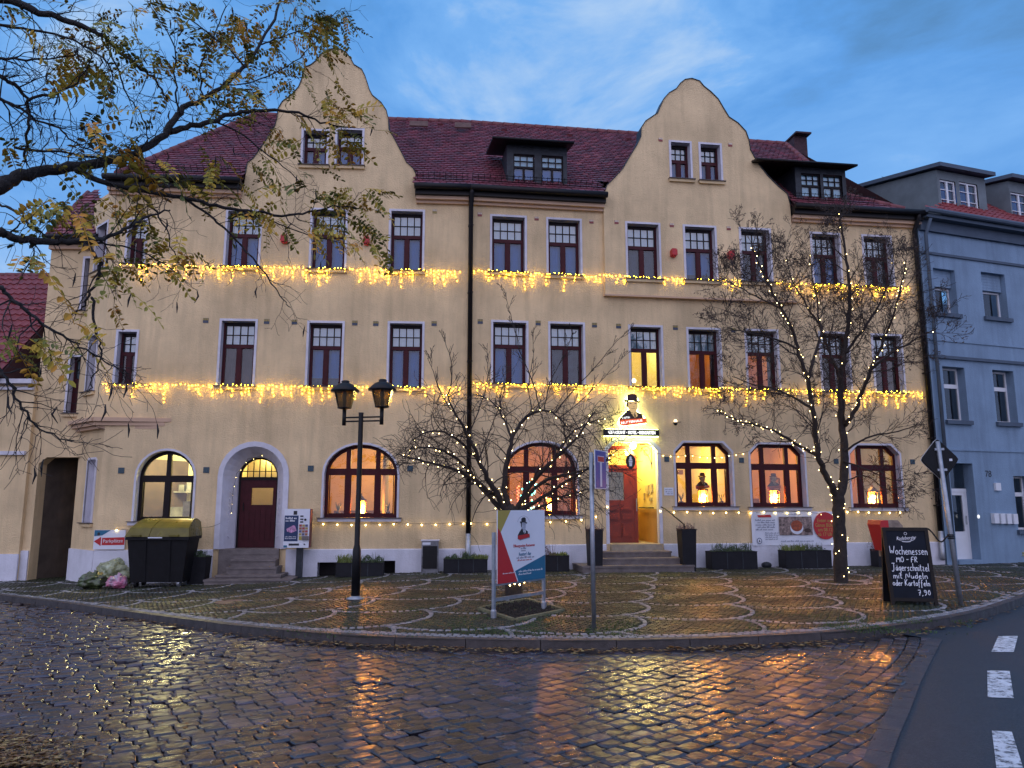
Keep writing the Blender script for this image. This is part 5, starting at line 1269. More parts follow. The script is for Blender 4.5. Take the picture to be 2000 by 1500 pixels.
# lanterns and things on the window sills
def lantern(W, x, y, label, tall=True, man=False):
    a, z0 = W.px(x, y, -.32); P = W.p(a, z0, -.32); t = thing('window_lantern', label, 'lantern', P, 'lanterns glowing in the restaurant windows')
    w, h = .11, .38; b = MB()
    b.fbox(W, a - w - .015, a + w + .015, z0, z0 + .03, -.40, -.24); b.fbox(W, a - w - .015, a + w + .015, z0 + h, z0 + h + .04, -.40, -.24)
    for q in (a - w, a + w - .015):
        for o_ in (-.40, -.255): b.fbox(W, q, q + .015, z0 + .03, z0 + h, o_, o_ + .015)
    if not man: b.prism([W.p(a - w, z0 + h + .04, -.40), W.p(a, z0 + h + .15, -.40), W.p(a + w, z0 + h + .04, -.40)], W.n * .16); b.tube([W.p(a, z0 + h + .15, -.32), W.p(a, z0 + h + .2, -.32)], .02, 6)
    b.build('frame', M['wood'], t)
    b = MB(); b.face([W.p(a - w, z0 + .03, -.40), W.p(a + w, z0 + .03, -.40), W.p(a + w, z0 + h, -.40), W.p(a - w, z0 + h, -.40)]); b.build('back_panel', emit('glowing lantern back', (1, .20, .015), 10, (.6, .3, .1)), t)
    for dx, dz_, r in ((-.045, .12, .038), (.02, .08, .036), (.045, .2, .032)):
        b = MB(); b.ball(W.p(a + dx, z0 + dz_ + .03, -.33), r, 8, 6); b.build('bulb', M['lampbulb'], t, True)
    if man:
        Mm = W.mat(a, z0 + h + .24, -.33); portrait(Mm, .0072, t, letters=False, emis=M['ribbonlit'])
lantern(WL, 705, 1007, 'small glowing lantern in the arched window behind the lamp post'); lantern(WR, 1076, 1001, 'small glowing lantern in the window behind the bare tree')
lantern(WR, 1374, 985, 'glowing lantern topped by a hatted bust in window beside the entrance', man=True); lantern(WR, 1514, 985, 'glowing lantern with a hatted bust in the window above the white banner', man=True); lantern(WR, 1706, 987, 'glowing lantern in the rightmost restaurant window, behind the tall tree')
def sill_plant(W, x, y, label, n=16, h=.28, m='leafdark'):
    a, z0 = W.px(x, y, -.31); P = W.p(a, z0, -.31); t = thing('potted_plant', label, 'plant', P, 'small potted plants on the window sills')
    b = MB(); b.lathe(P, [(.05, 0), (.065, .1), (.06, .1)], 10); b.build('pot', M['pot'], t, True)
    b = MB(); r = random.Random(int(x))
    for i in range(n):
        an = r.uniform(0, 6.28); l = h * r.uniform(.6, 1); tip = P + Vector((math.cos(an) * l * .5, math.sin(an) * l * .25, .1 + l)); mid = P.lerp(tip, .5) + Vector((0, 0, .05)); sd = Vector((math.sin(an), -math.cos(an), 0)) * .012
        b.face([P + Vector((0, 0, .09)) - sd, P + Vector((0, 0, .09)) + sd, mid + sd, mid - sd]); b.face([mid - sd, mid + sd, tip])
    b.build('foliage', M[m], t)
sill_plant(WR, 1331, 986, 'spiky potted plant on the left of the window beside the entrance'); sill_plant(WR, 1409, 986, 'spiky potted plant on the right of the window beside the entrance'); sill_plant(WL, 757, 1007, 'small potted plant in the arched window behind the lamp post'); sill_plant(WL, 660, 1007, 'dark potted plant at left of the arched window by the lamp post')
# coloured light figure in the window behind the bare tree
a, z0 = WR.px(1030, 1000, -.36); P = WR.p(a, z0, -.36); t = thing('light_decoration', 'turquoise and red light figure in the window behind the bare tree', 'decoration', P)
b = MB()
for i in range(26): b.octa(P + WR.d * (.16 * math.sin(i * .9) + .1 * math.sin(i * 2.3) + .05) + Vector((0, 0, .04 + i * .03)), .024)
b.build('turquoise_light', emit('turquoise led', (.05, .9, .75), 7), t, kind='stuff')
b = MB()
for i in range(14): b.octa(P + WR.d * (-.25 + .02 * math.sin(i * 3)) + Vector((0, 0, .1 + i * .045)), .02)
for i in range(8): b.octa(P + WR.d * (.28 + .02 * i) + Vector((0, 0, .25 + i * .035)), .022)
b.build('red_light', emit('red led', (1, .12, .04), 6), t, kind='stuff')
b = MB(); b.tube([P, P + Vector((0, 0, .85))], .012, 5); b.tube([P - WR.d * .3, P + WR.d * .4], .012, 5); b.build('stand', M['black'], t)
# ---------------------------------------------------------------- neighbouring houses
M['blue'] = mat('blue grey render', (0.205, 0.30, 0.42), .9, .12, 1.0, .5, 40, stain=.5, detail=9)
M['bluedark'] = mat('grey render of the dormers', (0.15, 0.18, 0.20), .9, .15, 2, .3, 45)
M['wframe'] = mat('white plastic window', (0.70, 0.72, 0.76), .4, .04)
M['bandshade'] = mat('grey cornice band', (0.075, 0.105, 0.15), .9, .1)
e0 = WR.p(sE + .06, 0, .1); WN = Wall(e0.x, e0.y, R(19))
NB = thing('blue_house', 'blue grey rendered house with white windows right of the hotel', 'building', (e0.x, e0.y, 0))
zNe = WN.px(1900, 446)[1]; NOP = []
def nwin(x0, x1, yt, yb, style):
    op = Op(WN, x0, x1, yt, yb); NOP.append(op); W = WN; d = .26; b = MB(); s0, s1 = op.s0, op.s1; zt = op.z1
    if style == 'shutter':
        zt = op.z1 - op.h * .38; k = MB(); k.fbox(W, s0, s1, zt, op.z1 - .002, -.3, -.16)
        for i in range(6): z = zt + (op.z1 - zt) * i / 6; k.fbox(W, s0 + .02, s1 - .02, z + .004, z + (op.z1 - zt) / 6 - .004, -.16, -.152)
        box = k
    f0, f1 = -d - .05, -d; fw = .06
    b.fbox(W, s0, s0 + fw, op.z0, zt, f0, f1); b.fbox(W, s1 - fw, s1, op.z0, zt, f0, f1); b.fbox(W, s0 + fw, s1 - fw, op.z0, op.z0 + fw, f0, f1 - .002); b.fbox(W, s0 + fw, s1 - fw, zt - fw, zt, f0, f1 - .002)
    zs = None
    if style == 'trans': zs = op.z1 - op.h * .34; b.fbox(W, s0 + fw, s1 - fw, zs - .06, zs + .06, f0, f1 + .004)
    w = b.build('window', M['wframe'], NB)
    if style == 'shutter': box.build('shutter_box', M['blue'], w)
    for za, zb in (((op.z0 + fw, (zs - .06) if zs else zt - fw),) + (((zs + .06, zt - fw),) if zs else ())): pane(W, [(s0 + fw, za), (s1 - fw, za), (s1 - fw, zb), (s0 + fw, zb)], f0 + .02, w)
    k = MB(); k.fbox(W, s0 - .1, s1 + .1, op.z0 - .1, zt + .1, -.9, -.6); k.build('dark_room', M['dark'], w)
    k = MB(); k.fbox(W, s0, s0 + op.w * .45, op.z0 + op.h * .3, op.z0 + op.h * .62, -.42, -.4); k.build('curtain', M['blind_skyrefl'], w)
    k = MB(); k.fbox(W, s0 - .07, s1 + .07, op.z0 - .12, op.z0 - .002, -.02, .09); k.build('sill', M['bandshade'], w)
    k = MB(); p_ = op.path(0, 0)
    for q0, q1 in zip(p_, p_[1:]): k.face([W.p(*q0, 0), W.p(*q1, 0), W.p(*q1, -.32), W.p(*q0, -.32)])
    k.build('reveal', M['blue'], w)
for a in ((1826, 1868, 526, 612, 'shutter'), (1920, 1966, 534, 620, 'shutter'), (1845, 1888, 717, 821, 'trans'), (1943, 1984, 724, 825, 'trans'), (1984, 2018, 930, 1035, 'trans'), (2040, 2082, 730, 828, 'trans'), (2012, 2058, 541, 627, 'shutter')): nwin(*a)
dop = Op(WN, 1862, 1908, 905, 1094); NOP.append(dop)
sNe = 9.0
wallmesh(WN, [(-.05, zLow), (sNe, zLow), (sNe, zNe), (-.05, zNe)], NOP, 0, .3, m='blue', parent=NB)
b = MB(); b.face([WN.p(-.05, zLow, 0), WN.p(-.05, zNe, 0), WN.p(-.05, zNe, -8), WN.p(-.05, zLow, -8)]); b.face([WN.p(sNe, zLow, -8), WN.p(sNe, zLow, 0), WN.p(sNe, zNe, 0), WN.p(sNe, zNe, -8)]); b.face([WN.p(sNe, zLow, -8), WN.p(-.05, zLow, -8), WN.p(-.05, zNe, -8), WN.p(sNe, zNe, -8)]); b.build('side_wall', M['blue'], NB)
for y, h, pr in ((509, .06, .05), (672, .035, .03), (703, .07, .07), (880, .03, .03)):
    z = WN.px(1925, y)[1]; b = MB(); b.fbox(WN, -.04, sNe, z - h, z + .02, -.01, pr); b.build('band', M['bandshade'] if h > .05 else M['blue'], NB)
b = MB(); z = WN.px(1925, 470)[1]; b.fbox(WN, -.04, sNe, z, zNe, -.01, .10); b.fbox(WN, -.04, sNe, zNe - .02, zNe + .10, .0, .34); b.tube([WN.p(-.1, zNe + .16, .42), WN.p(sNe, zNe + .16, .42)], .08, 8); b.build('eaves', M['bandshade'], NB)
# door
W = WN; b = MB(); s0, s1 = dop.s0, dop.s1; zt = W.px(1882, 958)[1]
b.fbox(W, s0, s1, zt - .03, zt + .06, -.36, -.28); b.fbox(W, s0, s0 + .07, dop.z0, zt - .03, -.36, -.29); b.fbox(W, s1 - .07, s1, dop.z0, zt - .03, -.36, -.29)
D = b.build('door', M['wframe'], NB)
zm = dop.z0 + (zt - dop.z0) * .40; b = MB(); b.fbox(W, s0 + .07, s1 - .07, dop.z0, zm, -.35, -.30); b.fbox(W, s0 + .17, s1 - .17, dop.z0 + .15, zm - .15, -.30, -.29)
for q in (s0 + .07, s1 - .17): b.fbox(W, q, q + .1, zm, zt - .03, -.35, -.30)
b.fbox(W, s0 + .17, s1 - .17, zt - .13, zt - .03, -.35, -.301); b.build('leaf', M['wframe'], D)
pane(W, [(s0 + .17, zm), (s1 - .17, zm), (s1 - .17, zt - .13), (s0 + .17, zt - .13)], -.33, D); pane(W, [(s0, zt + .06), (s1, zt + .06), (s1, dop.z1), (s0, dop.z1)], -.33, D)
b = MB(); b.tube([W.p(s1 - .12, zm + .2, -.26), W.p(s1 - .12, zm + .45, -.26)], .014, 6); b.build('handle', M['steel'], D)
b = MB(); b.fbox(W, s0 - .2, s1 + .2, dop.z0, dop.z1 + .1, -1.2, -1.0); b.build('hall', M['dark'], NB)
b = MB(); p_ = dop.path(0, 0)
for q0, q1 in zip(p_, p_[1:]): b.face([W.p(*q0, 0), W.p(*q1, 0), W.p(*q1, -.4), W.p(*q0, -.4)])
b.fbox(W, s0, s1, dop.z0 - .3, dop.z0 - .002, -.5, .05); b.build('reveal', M['blue'], NB)
a_, z_ = W.px(1907, 1009, .0); b = MB(); b.ball(W.p(s1 + .02, z_, .02), .035, sq=(1, 1, 1.6)); b.build('door_lamp', emit('small door lamp', (.9, .95, 1), .8), NB, True)
a_, z_ = W.px(1930, 926, .0); text('78', .26, M['ink'], W.mat(a_, z_, .006), NB, name='house_number')
a_, z_ = W.px(1946, 950); b = MB(); b.fbox(W, a_ - .10, a_ + .10, z_ - .12, z_ + .10, .001, .07); b.build('intercom', M['wframe'], NB)
for i in range(4):
    a_, z_ = W.px(1946 + i * 12.4, 1012 + i * .4, .1); b = MB(); b.fbox(W, a_ - .085, a_ + .085, z_ - .15, z_ + .14, .001, .12); b.fbox(W, a_ - .06, a_ + .06, z_ + .08, z_ + .10, .12, .125); b.build('mailbox', M['wframe'], NB)
b = MB(); b.tube([WN.p(.10, zNe - .05, .34), WN.p(.10, zNe - .5, .12), WN.p(.10, .3, .12)], .05, 8); b.build('downpipe', M['bandshade'], NB, True)
# its roof and dormers
PN = Plane(WN, zNe + .16, .38, zNe + 2.7, -2.6)
b = MB(); sD0 = WN.px(1833, 380, -.35)[0]; b.poly([PN.p(x, t) for x, t in ((-.1, 0), (sNe, 0), (sNe, PN.len), (sD0 + .1, PN.len), (sD0 + .1, .9))]); NR = b.build('roof', M['roofbase'], NB)
M['pan'] = mat('red pantile', (0.30, 0.30, 0.30), .45, .2, 2.2, .15, 30, tint=[(0.62, 0.10, 0.12), (0.80, 0.15, 0.16), (0.52, 0.08, 0.11)], rvar=.1, world=True)
tiled(PN, [(-.1, 0), (sNe, 0), (sNe, 2.6), (sD0 + .15, 2.6), (sD0 + .15, .95)], NR, row=.32, wid=.22, m='pan', shape='pan', single=300)
def ndormer(x0, x1, yt, yb, wins):
    of = -.35; s0, s1 = WN.px(x0, 380, of)[0], WN.px(x1, 380, of)[0]; zt, zb = WN.px((x0 + x1) / 2, yt, of)[1], WN.px((x0 + x1) / 2, yb, of)[1]
    ops = [Op(WN, *w, out=of) for w in wins]; b = MB(); back = of - (7.5 if x0 < 1900 else 3.6)
    front_with_holes(b, WN, s0, s1, zb, zt, of, ops)
    for s_ in (s0, s1): b.face([WN.p(s_, zb - .3, of), WN.p(s_, zt, of), WN.p(s_, zt - .20 * (back - of), back), WN.p(s_, zb - 1.5, back)])
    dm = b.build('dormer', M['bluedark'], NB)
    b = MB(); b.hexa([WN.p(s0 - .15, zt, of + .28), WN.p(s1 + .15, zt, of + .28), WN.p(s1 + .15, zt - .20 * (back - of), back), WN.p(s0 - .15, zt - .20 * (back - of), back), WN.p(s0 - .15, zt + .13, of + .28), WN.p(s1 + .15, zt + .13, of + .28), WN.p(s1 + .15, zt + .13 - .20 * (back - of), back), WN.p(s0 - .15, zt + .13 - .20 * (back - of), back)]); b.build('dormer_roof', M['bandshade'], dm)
    for q in ops:
        f = MB(); fw = .05; f0, f1 = of - .1, of - .04
        f.fbox(WN, q.s0, q.s0 + fw, q.z0, q.z1, f0, f1); f.fbox(WN, q.s1 - fw, q.s1, q.z0, q.z1, f0, f1); f.fbox(WN, q.s0 + fw, q.s1 - fw, q.z0, q.z0 + fw, f0, f1); f.fbox(WN, q.s0 + fw, q.s1 - fw, q.z1 - fw, q.z1, f0, f1); f.fbox(WN, q.c - .035, q.c + .035, q.z0 + fw, q.z1 - fw, f0, f1 + .003)
        for t_ in (.38, .7): f.fbox(WN, q.s0 + fw, q.s1 - fw, q.z0 + q.h * t_ - .012, q.z0 + q.h * t_ + .012, f0 + .01, f1 - .006)
        f.fbox(WN, q.s0 - .05, q.s1 + .05, q.z0 - .06, q.z0 - .001, f0, of + .06); f.build('dormer_window', M['wframe'], dm); pane(WN, [(q.s0 + fw, q.z0 + fw), (q.s1 - fw, q.z0 + fw), (q.s1 - fw, q.z1 - fw), (q.s0 + fw, q.z1 - fw)], f0 + .02, dm)
        c = MB(); c.fbox(WN, q.s0 - .05, q.s1 + .05, q.z0, q.z1, of - .26, of - .25); c.build('curtain', M['blind_skyrefl'], dm)
ndormer(1833, 1926, 341, 416, [(1838, 1868, 353, 412), (1876, 1911, 358, 417)])
ndormer(1972, 2060, 362, 436, [(1977, 2010, 378, 434), (2018, 2050, 384, 438)])
# house on the left with the pantile roof
YL = Bpt.y - .12; WH = Wall(WW.p(sWl, 0).x, YL, 0.0)
HL = thing('left_house', 'low cream house with a red pantile roof at the left edge', 'building', (WH.o.x, YL, 0))
zHe = WH.px(40, 742)[1]; zb_ = WH.px(30, 885)[1]; zp_ = WH.px(20, 1082)[1]
wallmesh(WH, [(-9, zLow), (0, zLow), (0, zHe), (-9, zHe)], [], 0, .3, m='stucco', parent=HL)
b = MB(); b.fbox(WH, -9, -.06, zb_ - .05, zb_ + .05, -.01, .09); b.build('string_course', M['white'], HL)
b = MB(); b.fbox(WH, -9, -.02, zHe - .28, zHe - .20, -.01, .10); b.fbox(WH, -9, .02, zHe - .12, zHe, -.01, .22); b.build('cornice', M['white'], HL)
b = MB(); b.fbox(WH, -9, .02, zLow, zp_, 0, .05); b.build('plinth', M['plinth'], HL)
b = MB(); b.face([WH.p(-.012, zLow, -.32), WH.p(-.012, zLow, -6), WH.p(-.012, zHe, -6), WH.p(-.012, zHe, -.32)]); b.face([WH.p(-9, zLow, -8), WH.p(0, zLow, -8), WH.p(0, zHe, -8), WH.p(-9, zHe, -8)]); b.build('side_wall', M['stucco'], HL)
zr_ = WH.px(40, 538, -3.4)[1]
PH = Plane(WH, zHe + .04, .32, zr_, -3.4); xr = PH.px(83, 640)[0]
b = MB(); b.poly([PH.p(x, t) for x, t in ((-9, 0), (xr, 0), (xr, PH.len), (-9, PH.len))]); b.face([PH.p(-9, PH.len), PH.p(xr, PH.len), WH.p(xr, zHe, -7.2), WH.p(-9, zHe, -7.2)]); b.face([PH.p(xr, 0), WH.p(xr, zHe, -7.2), PH.p(xr, PH.len)]); HR = b.build('roof', M['roofbase'], HL)
tiled(PH, [(-5, 0), (xr, 0), (xr, PH.len), (-5, PH.len)], HR, row=.30, wid=.22, m='pan', shape='pan', single=300)
ridge_line(PH.p(-5, PH.len), PH.p(xr, PH.len), HR, r=.09)
b = MB(); b.tube([WH.p(-9, zHe + .02, .38), WH.p(xr, zHe + .02, .38)], .07, 8); b.build('gutter', M['gutter'], HL)

# ---------------------------------------------------------------- things on the square
def ground_at(x, y):
    P = gp(x, y); return P
# lamp post with two lanterns
P = gp(694, 1170); k = 1 / ppm(P); lp = thing('street_lamp', 'black lamp post with two unlit lanterns on a crossbar', 'street lamp', P)
Z = lambda y: P.z + (1170 - y) * k / 1.0 * 1.0
def zpx(P, y): return at_depth(1000, y, P.y).z
def xpx(P, x, y): return at_depth(x, y, P.y).x
b = MB(); b.lathe(P, [(.17, 0), (.17, .02), (.09, .05), (.085, .06)], 16); b.build('base_plate', M['steel'], lp, True)
b = MB(); b.lathe(P, [(.082, .05), (.078, zpx(P, 1075) - P.z), (.052, zpx(P, 1064) - P.z), (.046, zpx(P, 812) - P.z), (.05, zpx(P, 806) - P.z)], 14); b.build('pole', M['black'], lp, True)
zA = zpx(P, 818); bd = Vector((math.cos(R(-12)), math.sin(R(-12)), 0))
La, Lb = -.345, .42
b = MB()
for dz_ in (.03, -.045): b.tube([P + Vector((0, 0, zA - P.z + dz_ - .0)) + bd * La, P + Vector((0, 0, zA - P.z + dz_)) + bd * Lb], .016, 8)
b.build('crossbar', M['black'], lp)
M['lampglass'] = glass('amber lantern glass', (.46, .41, .34), 1.2, .15)
for s_ in (La, Lb):
    c = P + bd * s_ + Vector((0, 0, zA - P.z)); b = MB(); b.tube([c - Vector((0, 0, .12)), c + Vector((0, 0, .20))], .038, 10); b.build('arm', M['black'], lp, True)
    b = MB(); b.lathe(c + Vector((0, 0, .19)), [(.05, 0), (.135, .02), (.14, .035), (.05, .04)], 12); b.build('lantern_foot', M['black'], lp, True); b = MB(); b.lathe(c + Vector((0, 0, .555)), [(.27, -.02), (.275, .0), (.15, .12), (.075, .15), (.08, .185), (.05, .20)], 16); hd = b.build('lantern_cap', M['black'], lp, True)
    b = MB(); n = 12
    prof = [(.135, .225), (.215, .54)]
    for j in range(n):
        a1, a2 = 2 * math.pi * j / n, 2 * math.pi * (j + 1) / n
        b.face([c + Vector((prof[0][0] * math.cos(a1), prof[0][0] * math.sin(a1), prof[0][1])), c + Vector((prof[0][0] * math.cos(a2), prof[0][0] * math.sin(a2), prof[0][1])), c + Vector((prof[1][0] * math.cos(a2), prof[1][0] * math.sin(a2), prof[1][1])), c + Vector((prof[1][0] * math.cos(a1), prof[1][0] * math.sin(a1), prof[1][1]))])
    b.build('lantern_glass', M['lampglass'], lp)
    b = MB(); b.lathe(c + Vector((0, 0, .23)), [(.035, 0), (.04, .28), (.03, .3)], 10); b.build('lamp_tube', mat('white lamp tube', (.5, .45, .36), .5), lp, True)
# poster stand
P0, P1 = gp(967, 1207), gp(1065, 1189)
dv = (P1 - P0); dv.z = 0; wd_ = dv.length; dv.normalize(); ang = math.atan2(dv.y, dv.x); PW_ = Wall(P0.x, P0.y, ang)
st = thing('poster_stand', 'two-legged steel stand with a white, red and blue hotel poster', 'sign', P0)
zb0 = P0.z; zt0 = zpx(P0, 1040)
for s_ in (0, wd_):
    b = MB(); b.box(-.022, .022, -.022, .022, 0, zt0 - zb0, Matrix.Translation(PW_.p(s_, zb0, -.03)) @ Matrix.Rotation(ang, 4, 'Z')); b.lathe(PW_.p(s_, zb0, -.03), [(.045, 0), (.045, .10), (.035, .12)], 10); b.build('post', M['steel'], st)
b = MB(); zl = zpx(P0, 1172); b.fbox(PW_, .02, wd_ - .02, zl - .025, zl + .025, -.05, -.01); zl2 = zpx(P0, 1141); b.fbox(PW_, .02, wd_ - .02, zl2 - .03, zl2 + .02, -.05, -.005); b.build('crossbar', M['steel'], st)
pz0, pz1 = zpx(P0, 1141), zpx(P0, 997); ph = pz1 - pz0; pw_ = wd_ - .06; Mp = PW_.mat(wd_ / 2, (pz0 + pz1) / 2, .0)
rect = lambda x0, y0, x1, y1: [(x0, y0), (x1, y0), (x1, y1), (x0, y1)]
q = lambda X, Y: (pw_ * (X - .5), ph * (.5 - Y))
plate(Mp, rect(-pw_ / 2, -ph / 2, pw_ / 2, ph / 2), 0, .02, M['paper'], 'panel', st)
plate(Mp, [q(0, 0), q(.26, 0), q(.06, .30), q(0, .24)], .0205, .022, M['olive'], 'yellow_field', st)
plate(Mp, [q(0, .24), q(.06, .30), q(.40, 1), q(0, 1)], .0205, .022, M['red'], 'red_field', st)
plate(Mp, [q(.35, .85), q(1, .66), q(1, 1), q(.42, 1)], .0225, .024, M['teal'], 'blue_field', st)
Mq = Mp @ Matrix.Translation((q(.53, 0)[0], q(0, .275)[1], .0215)); portrait(Mq, ph / 205, st, grey=True, letters=False)
b = MB()
for i in range(22):
    an = R(25 + 130 * i / 21); c = Mp @ Vector((q(.53, 0)[0] + .17 * math.cos(an), q(0, .22)[1] + .15 * math.sin(an), .0215)); b.face([c + (Mp.to_3x3() @ Vector(v)) for v in ((-.004, -.005, 0), (.004, -.005, 0), (.004, .005, 0), (-.004, .005, 0))])
b.build('small_print', M['greyink'], st)
text('Öffnungszeiten Restaurant', .062, M['red'], at2(Mp, q(.54, 0)[0], q(0, .505)[1], .022), st, sx=.85)
text("Reutter's Bar", .075, M['teal'], at2(Mp, q(.56, 0)[0], q(0, .625)[1], .022), st, sx=.8)
squiggle(at2(Mp, 0, 0, .0225), q(.47, 0)[0], q(.60, 0)[0], q(0, .545)[1], .03, M['greyink'], st, 1); squiggle(at2(Mp, 0, 0, .0225), q(.48, 0)[0], q(.60, 0)[0], q(0, .575)[1], .03, M['greyink'], st, 2)
squiggle(at2(Mp, 0, 0, .0225), q(.38, 0)[0], q(.76, 0)[0], q(0, .675)[1], .035, M['greyink'], st, 3); squiggle(at2(Mp, 0, 0, .0225), q(.40, 0)[0], q(.74, 0)[0], q(0, .71)[1], .028, M['red'], st, 4)
squiggle(at2(Mp, 0, 0, .0255), q(.42, 0)[0], q(.95, 0)[0], q(0, .865)[1], .03, M['letter_p'], st, 5); squiggle(at2(Mp, 0, 0, .0255), q(.42, 0)[0], q(.72, 0)[0], q(0, .905)[1], .03, M['letter_p'], st, 6); squiggle(at2(Mp, 0, 0, .0235), q(.1, 0)[0], q(.33, 0)[0], q(0, .87)[1], .022, M['letter_p'], st, 7)
# blue traffic sign
P = gp(1160, 1226); ts = thing('traffic_sign', 'blue dead-end traffic sign on a thin steel pole, seen from aside', 'traffic sign', P)
zt_s = zpx(P, 884); b = MB(); b.tube([P - Vector((0, 0, .05)), P + Vector((0, 0, zt_s - P.z))], .032, 10); b.build('pole', M['steel'], ts, True)
a = R(63); zs0, zs1 = zpx(P, 955), zpx(P, 880); WS = Wall(P.x - .035, P.y - .20, a); hS = zs1 - zs0; wS = .44
Mt = WS.mat(wS / 2, (zs0 + zs1) / 2, .06)
M['signblue'] = mat('blue sign sheet', (.018, .05, .30), .4, .05); M['signwhite'] = mat('white sign sheet', (.62, .64, .7), .4, .04)
plate(Mt, rect(-wS / 2, -hS / 2, wS / 2, hS / 2), 0, .012, M['signwhite'], 'plate', ts); plate(Mt, rect(-wS / 2 + .012, -hS / 2 + .012, wS / 2 - .012, hS / 2 - .012), .0125, .015, M['signblue'], 'blue_field', ts)
plate(Mt, rect(-.035, -hS / 2 + .03, .035, .1), .0155, .017, M['signwhite'], 'road_symbol', ts); plate(Mt, rect(-.13, .10, .13, .19), .0155, .017, M['signwhite'], 'bar_border', ts); plate(Mt, rect(-.12, .11, .12, .18), .0175, .019, M['red'], 'bar', ts)
b = MB(); b.fbox(WS, wS / 2 - .05, wS / 2 + .05, zs0 + .15, zs0 + .2, .0, .06); b.fbox(WS, wS / 2 - .05, wS / 2 + .05, zs1 - .2, zs1 - .15, .0, .06); b.build('clamp', M['steel'], ts)
# chalk board
P0, P1 = gp(1741, 1181), gp(1833, 1183); dv = P1 - P0; wd_ = dv.length; ang = math.atan2(dv.y, dv.x); WBd = Wall(P0.x, P0.y, ang)
bb = thing('chalk_board', 'black folding chalk board with a handwritten weekly menu', 'chalkboard', P0)
zt_b = zpx(P0, 1029) ; hb_ = zt_b - P0.z
lean = math.atan2(.22, hb_)
Mb = WBd.mat(wd_ / 2, P0.z, 0) @ Matrix.Rotation(-lean, 4, 'X')
def bplate(pts, z0, z1, m, name, par=bb): return plate(Mb, pts, z0, z1, m, name, par)
fr = .055; hw = wd_ / 2
b = MB()
for r_ in (rect(-hw, 0, -hw + fr, hb_), rect(hw - fr, 0, hw, hb_), rect(-hw + fr, hb_ - fr, hw - fr, hb_), rect(-hw + fr, .06, hw - fr, .06 + fr)):
    b.prism([Mb @ Vector((x, y, -.03)) for x, y in reversed(r_)], (Mb.to_3x3() @ Vector((0, 0, 1))) * .04)
b.build('frame', mat('dark stained wood', (.010, .007, .006), .6, .3, 9, spec=.25), bb)
M['chalkbg'] = mat('slate writing surface', (.005, .008, .016), .7, .4, 2.5, spec=.2); bplate(rect(-hw + fr, .06 + fr, hw - fr, hb_ - fr), -.02, -.002, M['chalkbg'], 'slate')
Mr = WBd.mat(wd_ / 2, P0.z, -.46) @ Matrix.Rotation(lean, 4, 'X'); plate(Mr, rect(-hw, 0, hw, hb_), -.02, .01, M['black'], 'rear_leg', bb)
